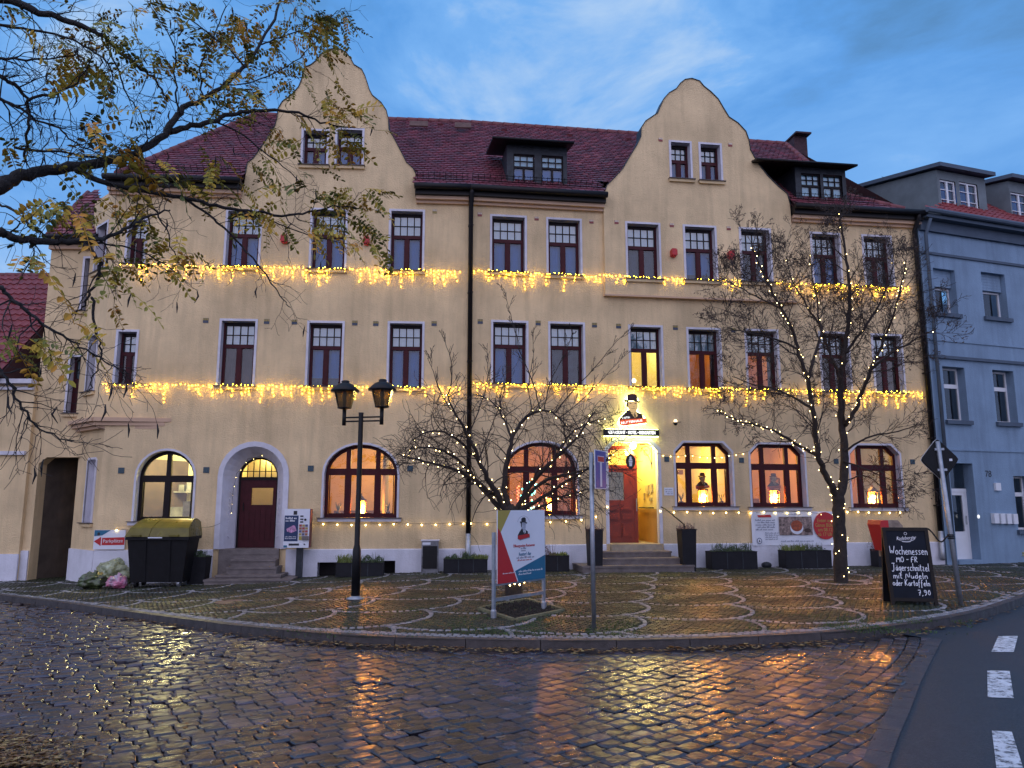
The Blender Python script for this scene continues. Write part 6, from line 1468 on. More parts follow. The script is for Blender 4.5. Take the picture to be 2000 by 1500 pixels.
STROKE = {  # a hand-lettered stroke alphabet on a 0..1 high body
 'W': [[(0, 1), (.08, 0), (.3, .62), (.5, 0), (.72, 1)]], 'o': [[(.2, .5), (.03, .35), (.03, .12), (.2, 0), (.38, .12), (.38, .36), (.2, .5)]], 'c': [[(.36, .44), (.18, .5), (.03, .3), (.06, .08), (.2, 0), (.36, .06)]],
 'h': [[(.03, 1), (.03, 0)], [(.03, .36), (.2, .5), (.34, .4), (.36, 0)]], 'e': [[(.04, .26), (.36, .28), (.3, .46), (.16, .5), (.03, .28), (.08, .06), (.22, 0), (.38, .08)]], 'n': [[(.03, .5), (.03, 0)], [(.03, .36), (.2, .5), (.34, .4), (.36, 0)]],
 's': [[(.34, .44), (.18, .5), (.05, .4), (.3, .16), (.2, 0), (.03, .06)]], 'M': [[(0, 0), (.08, 1), (.32, .35), (.56, 1), (.64, 0)]], 'O': [[(.28, 1), (.03, .7), (.03, .25), (.28, 0), (.53, .25), (.53, .72), (.28, 1)]], '-': [[(.05, .45), (.4, .47)]],
 'F': [[(.03, 0), (.06, .95), (.5, .98)], [(.05, .5), (.4, .52)]], 'R': [[(.03, 0), (.05, 1), (.4, .9), (.4, .6), (.05, .5), (.48, 0)]], 'J': [[(.1, 1), (.6, 1)], [(.45, 1), (.42, .1), (.25, -.12), (.05, .02)]], 'a': [[(.36, .5), (.14, .48), (.03, .2), (.16, 0), (.34, .14), (.36, .5), (.38, 0)]],
 'ä': [[(.36, .5), (.14, .48), (.03, .2), (.16, 0), (.34, .14), (.36, .5), (.38, 0)], [(.12, .72), (.13, .68)], [(.3, .72), (.31, .68)]], 'g': [[(.36, .5), (.14, .48), (.03, .22), (.16, .02), (.34, .14), (.37, .5), (.36, -.3), (.2, -.42), (.04, -.3)]], 'r': [[(.03, .5), (.04, 0)], [(.04, .34), (.16, .5), (.32, .46)]],
 'i': [[(.06, .5), (.06, 0)], [(.06, .72), (.07, .68)]], 't': [[(.14, .85), (.12, .06), (.28, 0)], [(0, .55), (.28, .57)]], 'z': [[(.02, .5), (.34, .5), (.03, 0), (.36, .02)]], 'l': [[(.06, 1), (.06, .05), (.14, 0)]], 'm': [[(.02, .5), (.02, 0)], [(.02, .38), (.14, .5), (.24, .4), (.25, 0)], [(.25, .38), (.38, .5), (.48, .4), (.5, 0)]],
 'N': [[(0, 0), (.08, 1), (.45, 0), (.56, 1)]], 'u': [[(.03, .5), (.05, .1), (.18, 0), (.34, .12), (.36, .5), (.38, 0)]], 'd': [[(.36, 1), (.37, 0)], [(.36, .44), (.14, .48), (.03, .2), (.16, 0), (.36, .14)]], 'K': [[(.03, 1), (.03, 0)], [(.46, 1), (.06, .46), (.5, 0)]], 'f': [[(.36, .95), (.2, 1), (.13, .8), (.1, -.3)], [(0, .5), (.28, .52)]],
 '7': [[(.03, .9), (.42, .95), (.2, 0)], [(.12, .45), (.4, .48)]], ',': [[(.1, .08), (.04, -.15)]], '9': [[(.38, .7), (.2, .95), (.04, .72), (.18, .5), (.38, .72), (.34, .2), (.15, 0)]], '0': [[(.22, .95), (.03, .5), (.2, 0), (.4, .45), (.22, .95)]]}
def chalk(s, x, y, h, total, par, slant=.1):
    r = random.Random(len(s)); widths = {c: max(p[0] for st_ in v for p in st_) for c, v in STROKE.items()}
    L_ = sum((widths.get(c, .3) + .14) if c != ' ' else .35 for c in s); sc = total / L_; b = MB()
    for c in s:
        if c == ' ': x += .35 * sc; continue
        dy = r.uniform(-.03, .03) * h
        for st_ in STROKE[c]:
            pts = [Mb @ Vector((x + p[0] * sc + p[1] * h * slant * .3, y + dy + p[1] * h, .004)) for p in st_]
            if len(pts) > 2: pts = smoothline(pts, 1)
            b.tube(pts, .0062, 4)
        x += (widths[c] + .14) * sc
    b.build('chalk_lettering', M['chalk'], par)
M['chalk'] = mat('white chalk', (.78, .80, .88), .9, .15, 60)
for s, px0, px1, y, h in (('Wochenessen', 1751, 1827, 1083, 17), ('MO - FR', 1762, 1805, 1098, 11), ('Jägerschnitzel', 1750, 1826, 1115, 15), ('mit Nudeln', 1752, 1821, 1130, 12), ('oder Kartoffeln', 1749, 1823, 1144, 12), ('7,90', 1796, 1823, 1162, 11)):
    x0 = (px0 - 1787) * wd_ / 92; x1 = (px1 - 1787) * wd_ / 92; chalk(s, x0, (1181 - y) * hb_ / 152, h * hb_ / 152, x1 - x0, bb)
text('Radeberger', .085, M['letter_p'], at2(Mb, 0, (1181 - 1050) * hb_ / 152, .002, R(4)), bb, ext=.001, shear=.3, sx=.8, name='logo')
b = MB(); b.tube([Mb @ Vector((.14 * math.cos(t), (1181 - 1050) * hb_ / 152 + .05 * math.sin(t) - .005, .003)) for t in np.linspace(R(150), R(400), 24)], .0035, 4); b.tube([Mb @ Vector((.022 * math.cos(t), (1181 - 1041) * hb_ / 152 + .022 * math.sin(t), .003)) for t in np.linspace(0, 6.28, 12)], .004, 4); b.tube([Mb @ Vector((x, (1181 - 1058) * hb_ / 152 + x * x * 2, .003)) for x in np.linspace(-.07, .07, 6)], .005, 4); b.build('logo_ring', M['letter_p'], bb)
# red topped dispenser behind the board
P = gp(1744, 1163); WD = Wall(P.x, P.y, R(8)); ds = thing('dispenser_box', 'red topped dispenser box on a post behind the chalk board', 'dispenser', P)
zt_ = zpx(P, 1016); zm_ = zpx(P, 1046); b = MB(); b.fbox(WD, -.10, .14, P.z, zm_ - .3, -.12, .02); b.build('post', M['pot'], ds)
b = MB(); b.prism([WD.p(x, z, .10) for x, z in reversed([(-.20, zt_), (-.05, zt_), (-.02, zm_ - .28), (-.10, zm_ - .28), (-.22, zt_ - .08)])], -WD.n * .4); b.build('red_side', M['red'], ds)
b = MB(); b.prism([WD.p(x, z, .10) for x, z in reversed([(-.05, zt_), (.15, zt_), (.24, zt_ - .10), (.26, zm_ - .4), (-.02, zm_ - .4)])], -WD.n * .4); b.build('hood', mat('weathered tan hood', (.26, .2, .16), .7, .4, 8), ds)
b = MB(); z_ = zpx(P, 1100); b.fbox(WD, -.11, -.03, z_ - .16, z_ + .16, .022, .03); b.fbox(WD, -.12, -.02, z_ - .2, z_ - .17, .022, .05); b.build('label_strip', M['paper'], ds)
# leaning sign seen from behind
P = gp(1877, 1182); top = at_depth(1831, 862, P.y + .1); ls = thing('warning_sign', 'leaning pole with a square sign on its corner, seen from behind', 'traffic sign', P)
b = MB(); b.tube([P - Vector((0, 0, .05)), P.lerp(top, .5), top], .04, 10); b.build('pole', M['steel'], ls, True)
pc = at_depth(1840, 897, P.y + .06); ax = (top - P).normalized(); rt = Vector((1, .15, 0)).normalized(); up_ = ax; nn = rt.cross(up_).normalized(); rt = up_.cross(nn).normalized()
if nn.y > 0: nn = -nn
hd_ = .37; m4 = Matrix((rt, up_, nn)).transposed().to_4x4(); m4.translation = pc - nn * .0
c4 = []
for (cx, cy) in ((0, -hd_), (hd_, 0), (0, hd_), (-hd_, 0)):
    d_ = Vector((cx, cy)).normalized(); t_ = Vector((-d_.y, d_.x)); c4 += [((cx - d_.x * .05) - t_.x * .05, (cy - d_.y * .05) - t_.y * .05), (cx - d_.x * .02, cy - d_.y * .02), ((cx - d_.x * .05) + t_.x * .05, (cy - d_.y * .05) + t_.y * .05)]
plate(m4, c4, -.075, -.045, M['blackrough'], 'plate', ls); plate(m4, [(x * 1.015, y * 1.015) for x, y in c4], -.083, -.0755, M['signwhite'], 'rim', ls)
b = MB()
for y in (-.18, .18): b.prism([m4 @ Vector(v) for v in ((-.09, y - .02, -.044), (-.09, y + .02, -.044), (.09, y + .02, -.044), (.09, y - .02, -.044))], nn * .02)
b.build('clamp', M['steel'], ls); plate(m4, rect(.17, -.03, .23, .01), -.0445, -.042, M['signwhite'], 'sticker', ls)
# lock chain between board and pole
b = MB(); A_ = Mb @ Vector((hw + .01, hb_ - .01, -.02)); B_ = P.lerp(top, .42); pts = [A_.lerp(B_, t) + Vector((0, 0, .03 * math.sin(t * 9) - .14 * math.sin(math.pi * t))) for t in np.linspace(0, 1, 12)]; b.tube(pts, .014, 6)
for k_ in range(3): b.tube([B_ + Vector((.05 * math.cos(t), .05 * math.sin(t), -.03 * k_)) for t in np.linspace(0, 6.28, 10)], .012, 5)
b.build('bicycle_lock', M['black'], label='black cable lock tying the chalk board to the leaning pole', cat='lock')
# cigarette machine on a post
P = gp(585, 1130); a_, z_ = WL.px(580, 1033, .4); WV = WL; vm = thing('vending_machine', 'small white vending machine with a blue advert panel on a grey post', 'vending machine', WL.p(a_, P.z, .4))
x0, x1 = WV.px(554, 1033, .45)[0], WV.px(604, 1033, .45)[0]; z0, z1 = WV.px(580, 1070, .45)[1], WV.px(580, 994, .45)[1]
b = MB(); b.fbox(WV, x0, x1, z0, z1, .18, .44); b.build('case', M['paper'], vm)
b = MB(); b.fbox(WV, x1 + .001, x1 + .02, z0, z1, .18, .44); b.build('side_panel', mat('dark red side', (.12, .02, .03), .5), vm)
b = MB(); xm = WV.px(585, 1090, .3)[0]; b.fbox(WV, xm - .075, xm + .075, P.z - .05, z0, .22, .36); b.build('post', M['slate'], vm)
Mv = WV.mat((x0 + x1) / 2, (z0 + z1) / 2, .442); w_, h_ = x1 - x0, z1 - z0; q = lambda X, Y: (w_ * (X - .5), h_ * (.5 - Y)); rq = lambda a, b_, c, d: [q(a, d), q(c, d), q(c, b_), q(a, b_)]
plate(Mv, rq(.02, .17, .56, .83), 0, .003, mat('navy print', (.008, .03, .10), .5), 'advert', vm); plate(Mv, rq(.36, .05, .50, .15), 0, .003, M['ink'], 'camera_window', vm)
plate(Mv, [q(.10, .52), q(.36, .42), q(.44, .44), q(.5, .56), q(.3, .62), (q(.14, .58))], .0035, .005, mat('printed packet', (.45, .22, .38), .5, .7, 30), 'packet_print', vm)
for i, y in enumerate((.245, .31)): squiggle(at2(Mv, 0, 0, .0045), q(.06, 0)[0], q(.5, 0)[0], q(0, y)[1], .05, M['letter_p'], vm, i)
for i, y in enumerate((.72, .765)): squiggle(at2(Mv, 0, 0, .0045), q(.06, 0)[0], q(.5, 0)[0], q(0, y)[1], .025, M['letter_p'], vm, 5 + i)
for y in (.17, .25, .32): plate(Mv, rq(.63, y, .75, y + .035), 0, .006, M['ink'], 'slot', vm)
plate(Mv, el_(*q(.83, .28), .03, .03, 12), 0, .01, M['ink'], 'coin_knob', vm)
kc = [mat('printed pack', c, .5) for c in ((.35, .05, .05), (.4, .3, .1), (.1, .1, .2), (.3, .12, .05))]
for i in range(3):
    for j in range(4): plate(Mv, rq(.60 + i * .12, .40 + j * .075, .70 + i * .12, .46 + j * .075), 0, .008, kc[(i * 5 + j * 3) % 4], 'selector', vm)
plate(Mv, rq(.74, .70, .99, .80), 0, .04, M['stone'], 'card_reader', vm); plate(Mv, rq(.6, .70, .72, .80), 0, .01, M['olive'], 'notice', vm); plate(Mv, rq(.22, .89, .62, .94), 0, .008, M['ink'], 'pickup_tray', vm); plate(Mv, rq(.02, .935, .16, .99), 0, .004, M['teal'], 'badge', vm); plate(Mv, el_(*q(.83, .91), .018, .018, 10), 0, .01, M['ink'], 'lock', vm)
# junction cabinet by the downpipe
a_, z_ = WL.px(839, 1120, .3); P = WL.p(a_, 0, .3); P.z = gz(P.x) + KERB; cb = thing('junction_box', 'weathered white and black utility cabinet at the foot of downpipe', 'utility box', P)
x0, x1 = WL.px(823, 1090, .4)[0], WL.px(856, 1090, .4)[0]; zt_ = WL.px(839, 1057, .4)[1]; b = MB(); b.fbox(WL, x0, x1, P.z - .05, zt_, .06, .38); b.build('case', mat('weathered cabinet', (.06, .06, .065), .6, .9, 3, stain=.5, hue=(.34, .34, .38)), cb)
b = MB(); b.fbox(WL, x0 - .02, x1 + .02, zt_ + .001, zt_ + .03, .05, .40); b.build('lid', M['white'], cb); b = MB(); b.fbox(WL, x0 + .03, x1 - .03, P.z + .1, zt_ - .12, .38, .387); b.build('door', M['black'], cb); b = MB(); b.fbox(WL, x0 + .02, x1 - .2, zt_ - .09, zt_ - .03, .38, .386); b.build('label_strip', M['paper'], cb)
# planters with their plants
def blades(b, c, w, d, n, h, seed, droop=.4, wd=.008):
    r = random.Random(seed)
    for i in range(n):
        o = Vector((r.uniform(-w, w), r.uniform(-d, d), 0)); an = r.uniform(0, 6.28); l = h * r.uniform(.5, 1.1); p0 = c + o; lean_ = r.uniform(.1, 1) * droop
        p1 = p0 + Vector((math.cos(an) * l * lean_ * .5, math.sin(an) * l * lean_ * .5, l * .7)); p2 = p0 + Vector((math.cos(an) * l * lean_ * 1.3, math.sin(an) * l * lean_ * 1.3, l * (1 - lean_ * .6))); s_ = Vector((-math.sin(an), math.cos(an), 0)) * wd
        b.face([p0 - s_, p0 + s_, p1 + s_, p1 - s_]); b.face([p1 - s_, p1 + s_, p2])
def bushy(b, c, w, d, n, h, seed, lf=.03):
    r = random.Random(seed)
    for i in range(n):
        x, y = r.uniform(-1, 1), r.uniform(-1, 1); z = r.random() ** .7 * h * (1 - .5 * x * x) * (.7 + .3 * math.sin(x * 5 + seed)); p = c + Vector((x * w, y * d, z)); a1 = Vector((r.gauss(0, 1), r.gauss(0, 1), r.gauss(0, 1))).normalized() * lf; a2 = a1.orthogonal().normalized() * lf * .35
        b.face([p - a1, p - a2, p + a1, p + a2])
def planter(W, x0, x1, yb, ytop, o0, o1, label, plants, tall=False):
    s0, s1 = W.px(x0, yb, o1)[0], W.px(x1, yb, o1)[0]; P = W.p((s0 + s1) / 2, 0, (o0 + o1) / 2); P.z = gz(P.x) + KERB; zt = W.px((x0 + x1) / 2, ytop, o1)[1]
    t = thing('planter', label, 'planter', P, 'tall planters by the doors' if tall else 'low planters along the wall'); b = MB()
    tp = .03 if tall else 0; b.hexa([W.p(s0 + tp, P.z, o1 - tp), W.p(s1 - tp, P.z, o1 - tp), W.p(s1 - tp, P.z, o0 + tp), W.p(s0 + tp, P.z, o0 + tp), W.p(s0, zt, o1), W.p(s1, zt, o1), W.p(s1, zt, o0), W.p(s0, zt, o0)]); b.build('box', M['pot'], t)
    b = MB(); r_ = .022
    for aa, bb_, oo0, oo1 in ((s0 - .005, s1 + .005, o1 - r_, o1 + .006), (s0 - .005, s1 + .005, o0 - .006, o0 + r_), (s0 - .005, s0 + r_, o0 + r_, o1 - r_), (s1 - r_, s1 + .005, o0 + r_, o1 - r_)): b.fbox(W, aa, bb_, zt + .001, zt + .025, oo0, oo1)
    b.build('rim', M['pot'], t)
    if not tall:
        for f in (.34, .68): b = MB(); x = s0 + (s1 - s0) * f; b.fbox(W, x - .012, x + .012, P.z + .01, zt - .002, o1 - .01, o1 + .006); b.build('rib', M['slate'], t)
    b = MB(); b.fbox(W, s0 + .02, s1 - .02, zt - .06, zt - .02, o0 + .02, o1 - .02); b.build('soil', M['soil'], t)
    for f, kind, hgt, lab in plants:
        c = W.p(s0 + (s1 - s0) * f, zt - .03, (o0 + o1) / 2); p = thing('planted_shrub' if kind != 'grass' else 'ornamental_grass', lab, 'plant', c, None); hw_ = (s1 - s0) / (2 * max(1, len(plants))) * .95; hd_ = (o1 - o0) * .42; b = MB(); sd = int(x0 * 7 + f * 100)
        if kind == 'grass': blades(b, c, hw_, hd_, 160, hgt, sd, .9); b.build('foliage', M['leafyel'], p)
        elif kind == 'dark': bushy(b, c, hw_, hd_, 420, hgt, sd); blades(b, c, hw_, hd_, 60, hgt * 1.2, sd, .4, .004); b.build('foliage', M['leafdark'], p)
        else: bushy(b, c, hw_ * 1.3, hd_ * 1.2, 300, hgt, sd, .022); blades(b, c, hw_ * 1.1, hd_, 50, hgt * 1.3, sd, .7, .003); b.build('foliage', M['heather'], p)
planter(WL, 362, 400, 1139, 1090, .30, .72, 'tall dark planter standing between the waste container and portal steps', [(.5, 'dark', .2, 'dark trailing plant in the tall planter beside the waste container')], True)
planter(WL, 655, 747, 1128, 1101, .30, .72, 'low dark planter behind the lamp post', [(.25, 'grass', .30, 'yellow green grass in the planter behind the lamp post'), (.75, 'dark', .26, 'dark green shrub in the planter behind the lamp post')])
planter(WL, 866, 952, 1119, 1094, .30, .72, 'low dark planter left of the poster stand', [(.2, 'dark', .17, 'low dark shrub at left in the planter by downpipe'), (.55, 'dark', .24, 'bushy blue green lavender in the planter by the downpipe'), (.85, 'grass', .20, 'tuft of green grass in the planter by the downpipe')])
planter(WR, 1040, 1112, 1111, 1087, .30, .72, 'low dark planter half hidden by the poster stand', [(.35, 'heather', .34, 'thin dry shrub in the planter behind the poster stand'), (.75, 'grass', .16, 'small grass in the planter behind the poster stand')])
planter(WR, 1151, 1179, 1090, 1036, .75, 1.12, 'tall dark planter left of the entrance steps', [(.5, 'heather', .2, 'withered brown heather in tall planter left of the entrance')], True)
planter(WR, 1333, 1362, 1090, 1035, .75, 1.12, 'tall dark planter right of the entrance steps', [(.5, 'heather', .2, 'pinkish heather in tall planter right of the entrance')], True)
planter(WR, 1391, 1480, 1105, 1079, .25, .68, 'low dark planter under the window beside the entrance', [(.3, 'dark', .26, 'dense dark shrub at left in planter under the first window'), (.7, 'dark', .30, 'loose dark green shrub at right in planter under first window')])
planter(WR, 1536, 1625, 1103, 1077, .25, .68, 'low dark planter in front of the white banner', [(.25, 'grass', .26, 'bright green grass in the planter below the banner'), (.65, 'dark', .24, 'low dark shrub in the planter below the banner')])
planter(WR, 1716, 1748, 1098, 1075, .25, .6, 'small dark planter behind the red topped dispenser', [(.4, 'heather', .5, 'tall dry reddish shrub behind the red topped dispenser')])
q = WR.at(1497, 1098, .25); q.z = KERB; b = MB(); b.ball(q + Vector((0, 0, .06)), .13, 9, 6, (1.1, .8, .7)); b.build('rock', M['slate'], label='dark rock at the wall between the two low planters', cat='rock')
# waste container
P = WL.at(310, 1143, 1.15); P.z = gz(P.x) + KERB; wc = thing('waste_container', 'black wheeled waste container with a yellow lid', 'waste container', P)
x0, x1 = WL.px(250, 1100, 1.2)[0], WL.px(368, 1100, 1.2)[0]; zb_, zt_ = P.z + .12, WL.px(310, 1050, 1.3)[1]; o0, o1 = .5, 1.35
b = MB(); b.hexa([WL.p(x0 + .1, zb_, o1 - .1), WL.p(x1 - .1, zb_, o1 - .1), WL.p(x1 - .1, zb_, o0 + .1), WL.p(x0 + .1, zb_, o0 + .1), WL.p(x0, zt_, o1), WL.p(x1, zt_, o1), WL.p(x1, zt_, o0), WL.p(x0, zt_, o0)])
for f in (.3, .7): x = x0 + (x1 - x0) * f; b.hexa([WL.p(x - .03, zb_, o1 - .09), WL.p(x + .03, zb_, o1 - .09), WL.p(x + .03, zb_, o1 - .15), WL.p(x - .03, zb_, o1 - .15), WL.p(x - .03, zt_ - .06, o1 + .02), WL.p(x + .03, zt_ - .06, o1 + .02), WL.p(x + .03, zt_ - .06, o1 - .05), WL.p(x - .03, zt_ - .06, o1 - .05)])
b.build('body', M['blackrough'], wc)
b = MB(); b.fbox(WL, x0 - .03, x1 + .03, zt_ - .05, zt_ + .02, o1 - .02, o1 + .05); b.fbox(WL, x0 - .03, x1 + .03, zt_ - .05, zt_ + .02, o0 - .05, o0 + .02); b.fbox(WL, x0 - .04, x0 + .02, zt_ - .051, zt_ + .019, o0 + .02, o1 - .02); b.fbox(WL, x1 - .02, x1 + .04, zt_ - .051, zt_ + .019, o0 + .02, o1 - .02); b.build('rim', M['blackrough'], wc)
M['yelid'] = mat('dirty yellow plastic lid', (.13, .105, .005), .35, .25, 4, .1, 30, rvar=.15)
b = MB(); n = 8; prof = [(o1 + .06, zt_ + .022)] + [(o1 + .02 - (o1 - o0 + .04) * k / n, zt_ + .10 + .34 * math.sin(math.pi * (.12 + .62 * k / n))) for k in range(n + 1)] + [(o0 - .05, zt_ + .022)]
xs_ = [x0 - .04, x0 + (x1 - x0) * .36, x0 + (x1 - x0) * .37, x1 + .04]
def lx(x, z): h_ = max(0, z - zt_ - .05); return x + (.55 * h_ * (x1 - x) / (x1 - x0) - .12 * h_ * (x - x0) / (x1 - x0))
for i, (xa, xb) in enumerate(((xs_[0], xs_[1]), (xs_[2], xs_[3]))):
    for (oa, za), (ob, zb2) in zip(prof, prof[1:]): b.face([WL.p(lx(xa, za), za, oa), WL.p(lx(xb, za), za, oa), WL.p(lx(xb, zb2), zb2, ob), WL.p(lx(xa, zb2), zb2, ob)])
for xa in (xs_[0], xs_[3]): b.face([WL.p(lx(xa, z), z, o) for o, z in prof])
for x in (x0 + .22, x1 - .3): b.fbox(WL, x - .11, x + .11, zt_ + .03, zt_ + .07, o1 + .055, o1 + .10)
b.build('lid', M['yelid'], wc, False)
for x in (x0 + .2, x1 - .2):
    for o in (o0 + .2, o1 - .2):
        b = MB(); c = WL.p(x, P.z + .09, o); b.lathe(c - WL.d * .03, [(.02, 0), (.09, 0), (.09, .06), (.02, .06)], 12, Matrix.Rotation(WL.ang, 3, 'Z') @ Matrix.Rotation(R(90), 3, 'Y')); b.build('wheel', M['steel'] if x > x0 + .5 else M['blackrough'], wc)
b = MB(); b.fbox(WL, (x0 + x1) / 2 - .2, (x0 + x1) / 2 + .12, zt_ - .01, zt_ + .015, o1 + .051, o1 + .06); b.build('label_strip', M['paper'], wc)
b = MB(); b.fbox(WL, x0 - .12, x0 - .03, zt_ - .12, zt_ - .06, .85, .95); b.build('trunnion', M['blackrough'], wc)
# refuse sacks
def sack(P, rx, ry, rz, m, label, seed, group):
    t = thing('refuse_sack', label, 'refuse sack', P, group); b = MB(); n, mm = 44, 26; base = []
    for i in range(mm + 1):
        for j in range(n):
            th = math.pi * i / mm; ph = 2 * math.pi * j / n; d = Vector((math.sin(th) * math.cos(ph), math.sin(th) * math.sin(ph), -math.cos(th)))
            r = 1 + .32 * noise.noise(d * 1.8 + Vector((seed, 0, 0))) + .22 * noise.noise(d * 4.5 + Vector((0, seed, 0))) + .10 * noise.noise(d * 11) - .10 * abs(noise.noise(d * 7 + Vector((seed, seed, 0)))) - .06 * abs(noise.noise(d * 17))
            p = Vector((d.x * rx * r, d.y * ry * r, max(0, rz * (d.z * r * .9 + .72)) + .004)); base.append(P + p)
    fs = [(i * n + j, i * n + (j + 1) % n, (i + 1) * n + (j + 1) % n, (i + 1) * n + j) for i in range(mm) for j in range(n)]
    b.faces(base, fs); b.build('bag', m, t, True)
    b = MB(); tp = P + Vector((rx * .1, 0, rz * 1.55)); b.tube([tp - Vector((0, 0, rz * .2)), tp, tp + Vector((.03, .02, .06))], [.05, .025, .06], 8); b.build('knot', m, t, True)
M['bagy'] = mat('yellow translucent refuse sack', (.36, .36, .08), .3, .6, 9, .5, 18, hue=(.42, .48, .34), coat=.3); M['bagc'] = mat('clear sack with mixed packaging', (.32, .30, .26), .3, .9, 9, .4, 18, hue=(.10, .14, .05), coat=.3); M['bagp'] = mat('white and pink sack', (.50, .50, .62), .3, .3, 5, .4, 18, hue=(.60, .10, .22), coat=.3)
gS = 'refuse sacks beside the waste container'
for x, y, r, m, lab, sd in ((222, 1141, (.42, .32, .36), 'bagy', 'yellow green refuse sack, topmost and largest beside the waste container', 1), (180, 1149, (.30, .26, .22), 'bagc', 'pale refuse sack with brown packaging at the building corner', 4), (228, 1149, (.22, .2, .18), 'bagp', 'white and pink refuse sack against the waste container', 7)):
    P = gp(x, y); sack(P, *r, M[m], lab, sd, gS)
for x, y, r, m, lab, sd in ((1957, 1094, (.26, .22, .25), 'bagc', 'grey refuse sack under the mailboxes of the blue house', 11), (1992, 1097, (.30, .25, .3), 'bagy', 'greenish refuse sack at the right edge by the blue house', 14)):
    P = gp(x, y); sack(P, *r, M[m], lab, sd, 'refuse sacks by the blue house')
# ---------------------------------------------------------------- trees
def rot_to(d, ang, az):
    a = d.orthogonal().normalized(); b = d.cross(a)
    return (d * math.cos(ang) + (a * math.cos(az) + b * math.sin(az)) * math.sin(ang)).normalized()
class Grower:
    def __init__(s, seed, levels, wob=.25, pull=Vector((0, 0, .1)), ang=(R(30), R(65)), ratio=(.4, .65), kids=(5, 6, 4), minr=.0022, sides=3, flat=0.0, curl=0.0):
        s.r = random.Random(seed); s.levels = levels; s.wob = wob; s.pull = pull; s.ang = ang; s.ratio = ratio; s.kids = kids; s.minr = minr; s.sides = sides; s.tips = []; s.mb = MB(); s.flat = flat; s.curl = curl; s.nodes = []
    def twig(s, p, d, L, r, lev):
        n = 5 if lev < 2 else 3
        if s.curl: n += 2
        pts = [p.copy()]; rad = [r]; dd = d.copy(); dirs = [dd.copy()]; cv = rot_to(d, R(90), s.r.uniform(0, 6.28)) * s.curl
        for i in range(n):
            dd = (dd + Vector((s.r.gauss(0, 1), s.r.gauss(0, 1), s.r.gauss(0, 1))) * s.wob * .5 + s.pull / n + cv / n).normalized()
            p = p + dd * (L / n); pts.append(p.copy()); dirs.append(dd.copy()); rad.append(max(s.minr, r * (1 - .75 * (i + 1) / n)))
        s.mb.tube(pts, rad, s.sides if lev else s.sides + 1, cap=False)
        s.nodes.append((pts[-1], dirs[-1], lev))
        if lev >= s.levels: s.tips.append((pts[-1], dirs[-1])); return
        s.kids_on(pts, dirs, rad, L, lev)
    def kids_on(s, pts, dirs, rad, L, lev, t0=.15, n=None, lens=None):
        n = n or s.kids[min(lev, len(s.kids) - 1)]
        for i in range(n):
            t = t0 + (1 - t0) * (i + s.r.random()) / n; k = min(len(pts) - 2, int(t * (len(pts) - 1))); f = t * (len(pts) - 1) - k
            q = pts[k].lerp(pts[k + 1], f); d = dirs[k]; rr = rad[k] * (1 - f) + rad[min(k + 1, len(rad) - 1)] * f
            nd = rot_to(d, s.r.uniform(*s.ang), s.r.uniform(0, 6.28))
            if s.flat: nd = (nd - Vector((0, 0, nd.z * s.flat))).normalized()
            l = (L if lens is None else lens) * s.r.uniform(*s.ratio) * (1.15 - .5 * t)
            s.twig(q, nd, l, max(s.minr, min(rr * .6, l * .016)), lev + 1)
def limb_pts(px, Y0, Y1, w0, w1):
    """a limb followed in the picture, given a depth from Y0 to Y1 and a width in metres"""
    n = len(px); pts = [at_depth(x, y, Y0 + (Y1 - Y0) * i / (n - 1)) for i, (x, y) in enumerate(px)]
    pts = smoothline(pts, 2); m = len(pts); return pts, [w0 + (w1 - w0) * (i / (m - 1)) ** .8 for i in range(m)]
def dirs_of(pts): return [(pts[min(i + 1, len(pts) - 1)] - pts[max(i - 1, 0)]).normalized() for i in range(len(pts))]
def rough(pts, rad, seed, amp):
    r = random.Random(seed); return [p + Vector((r.gauss(0, 1), r.gauss(0, 1), r.gauss(0, .5))) * amp for p in pts], [q * r.uniform(.93, 1.08) for q in rad]
def add_bulbs(b, pts, rad, step, r, seed, wrap=5.0, br=.0095):
    acc = 0; d = dirs_of(pts)
    for i in range(len(pts) - 1):
        L = (pts[i + 1] - pts[i]).length; t = step - acc
        while t < L:
            q = pts[i].lerp(pts[i + 1], t / L); rr = rad[i]; b.octa(q + rot_to(d[i], R(90), r.uniform(0, 6.28)) * (rr + .02), br); t += step * r.uniform(.6, 1.4)
        acc = L - (t - step)
        acc = max(0, min(acc, step * .9))
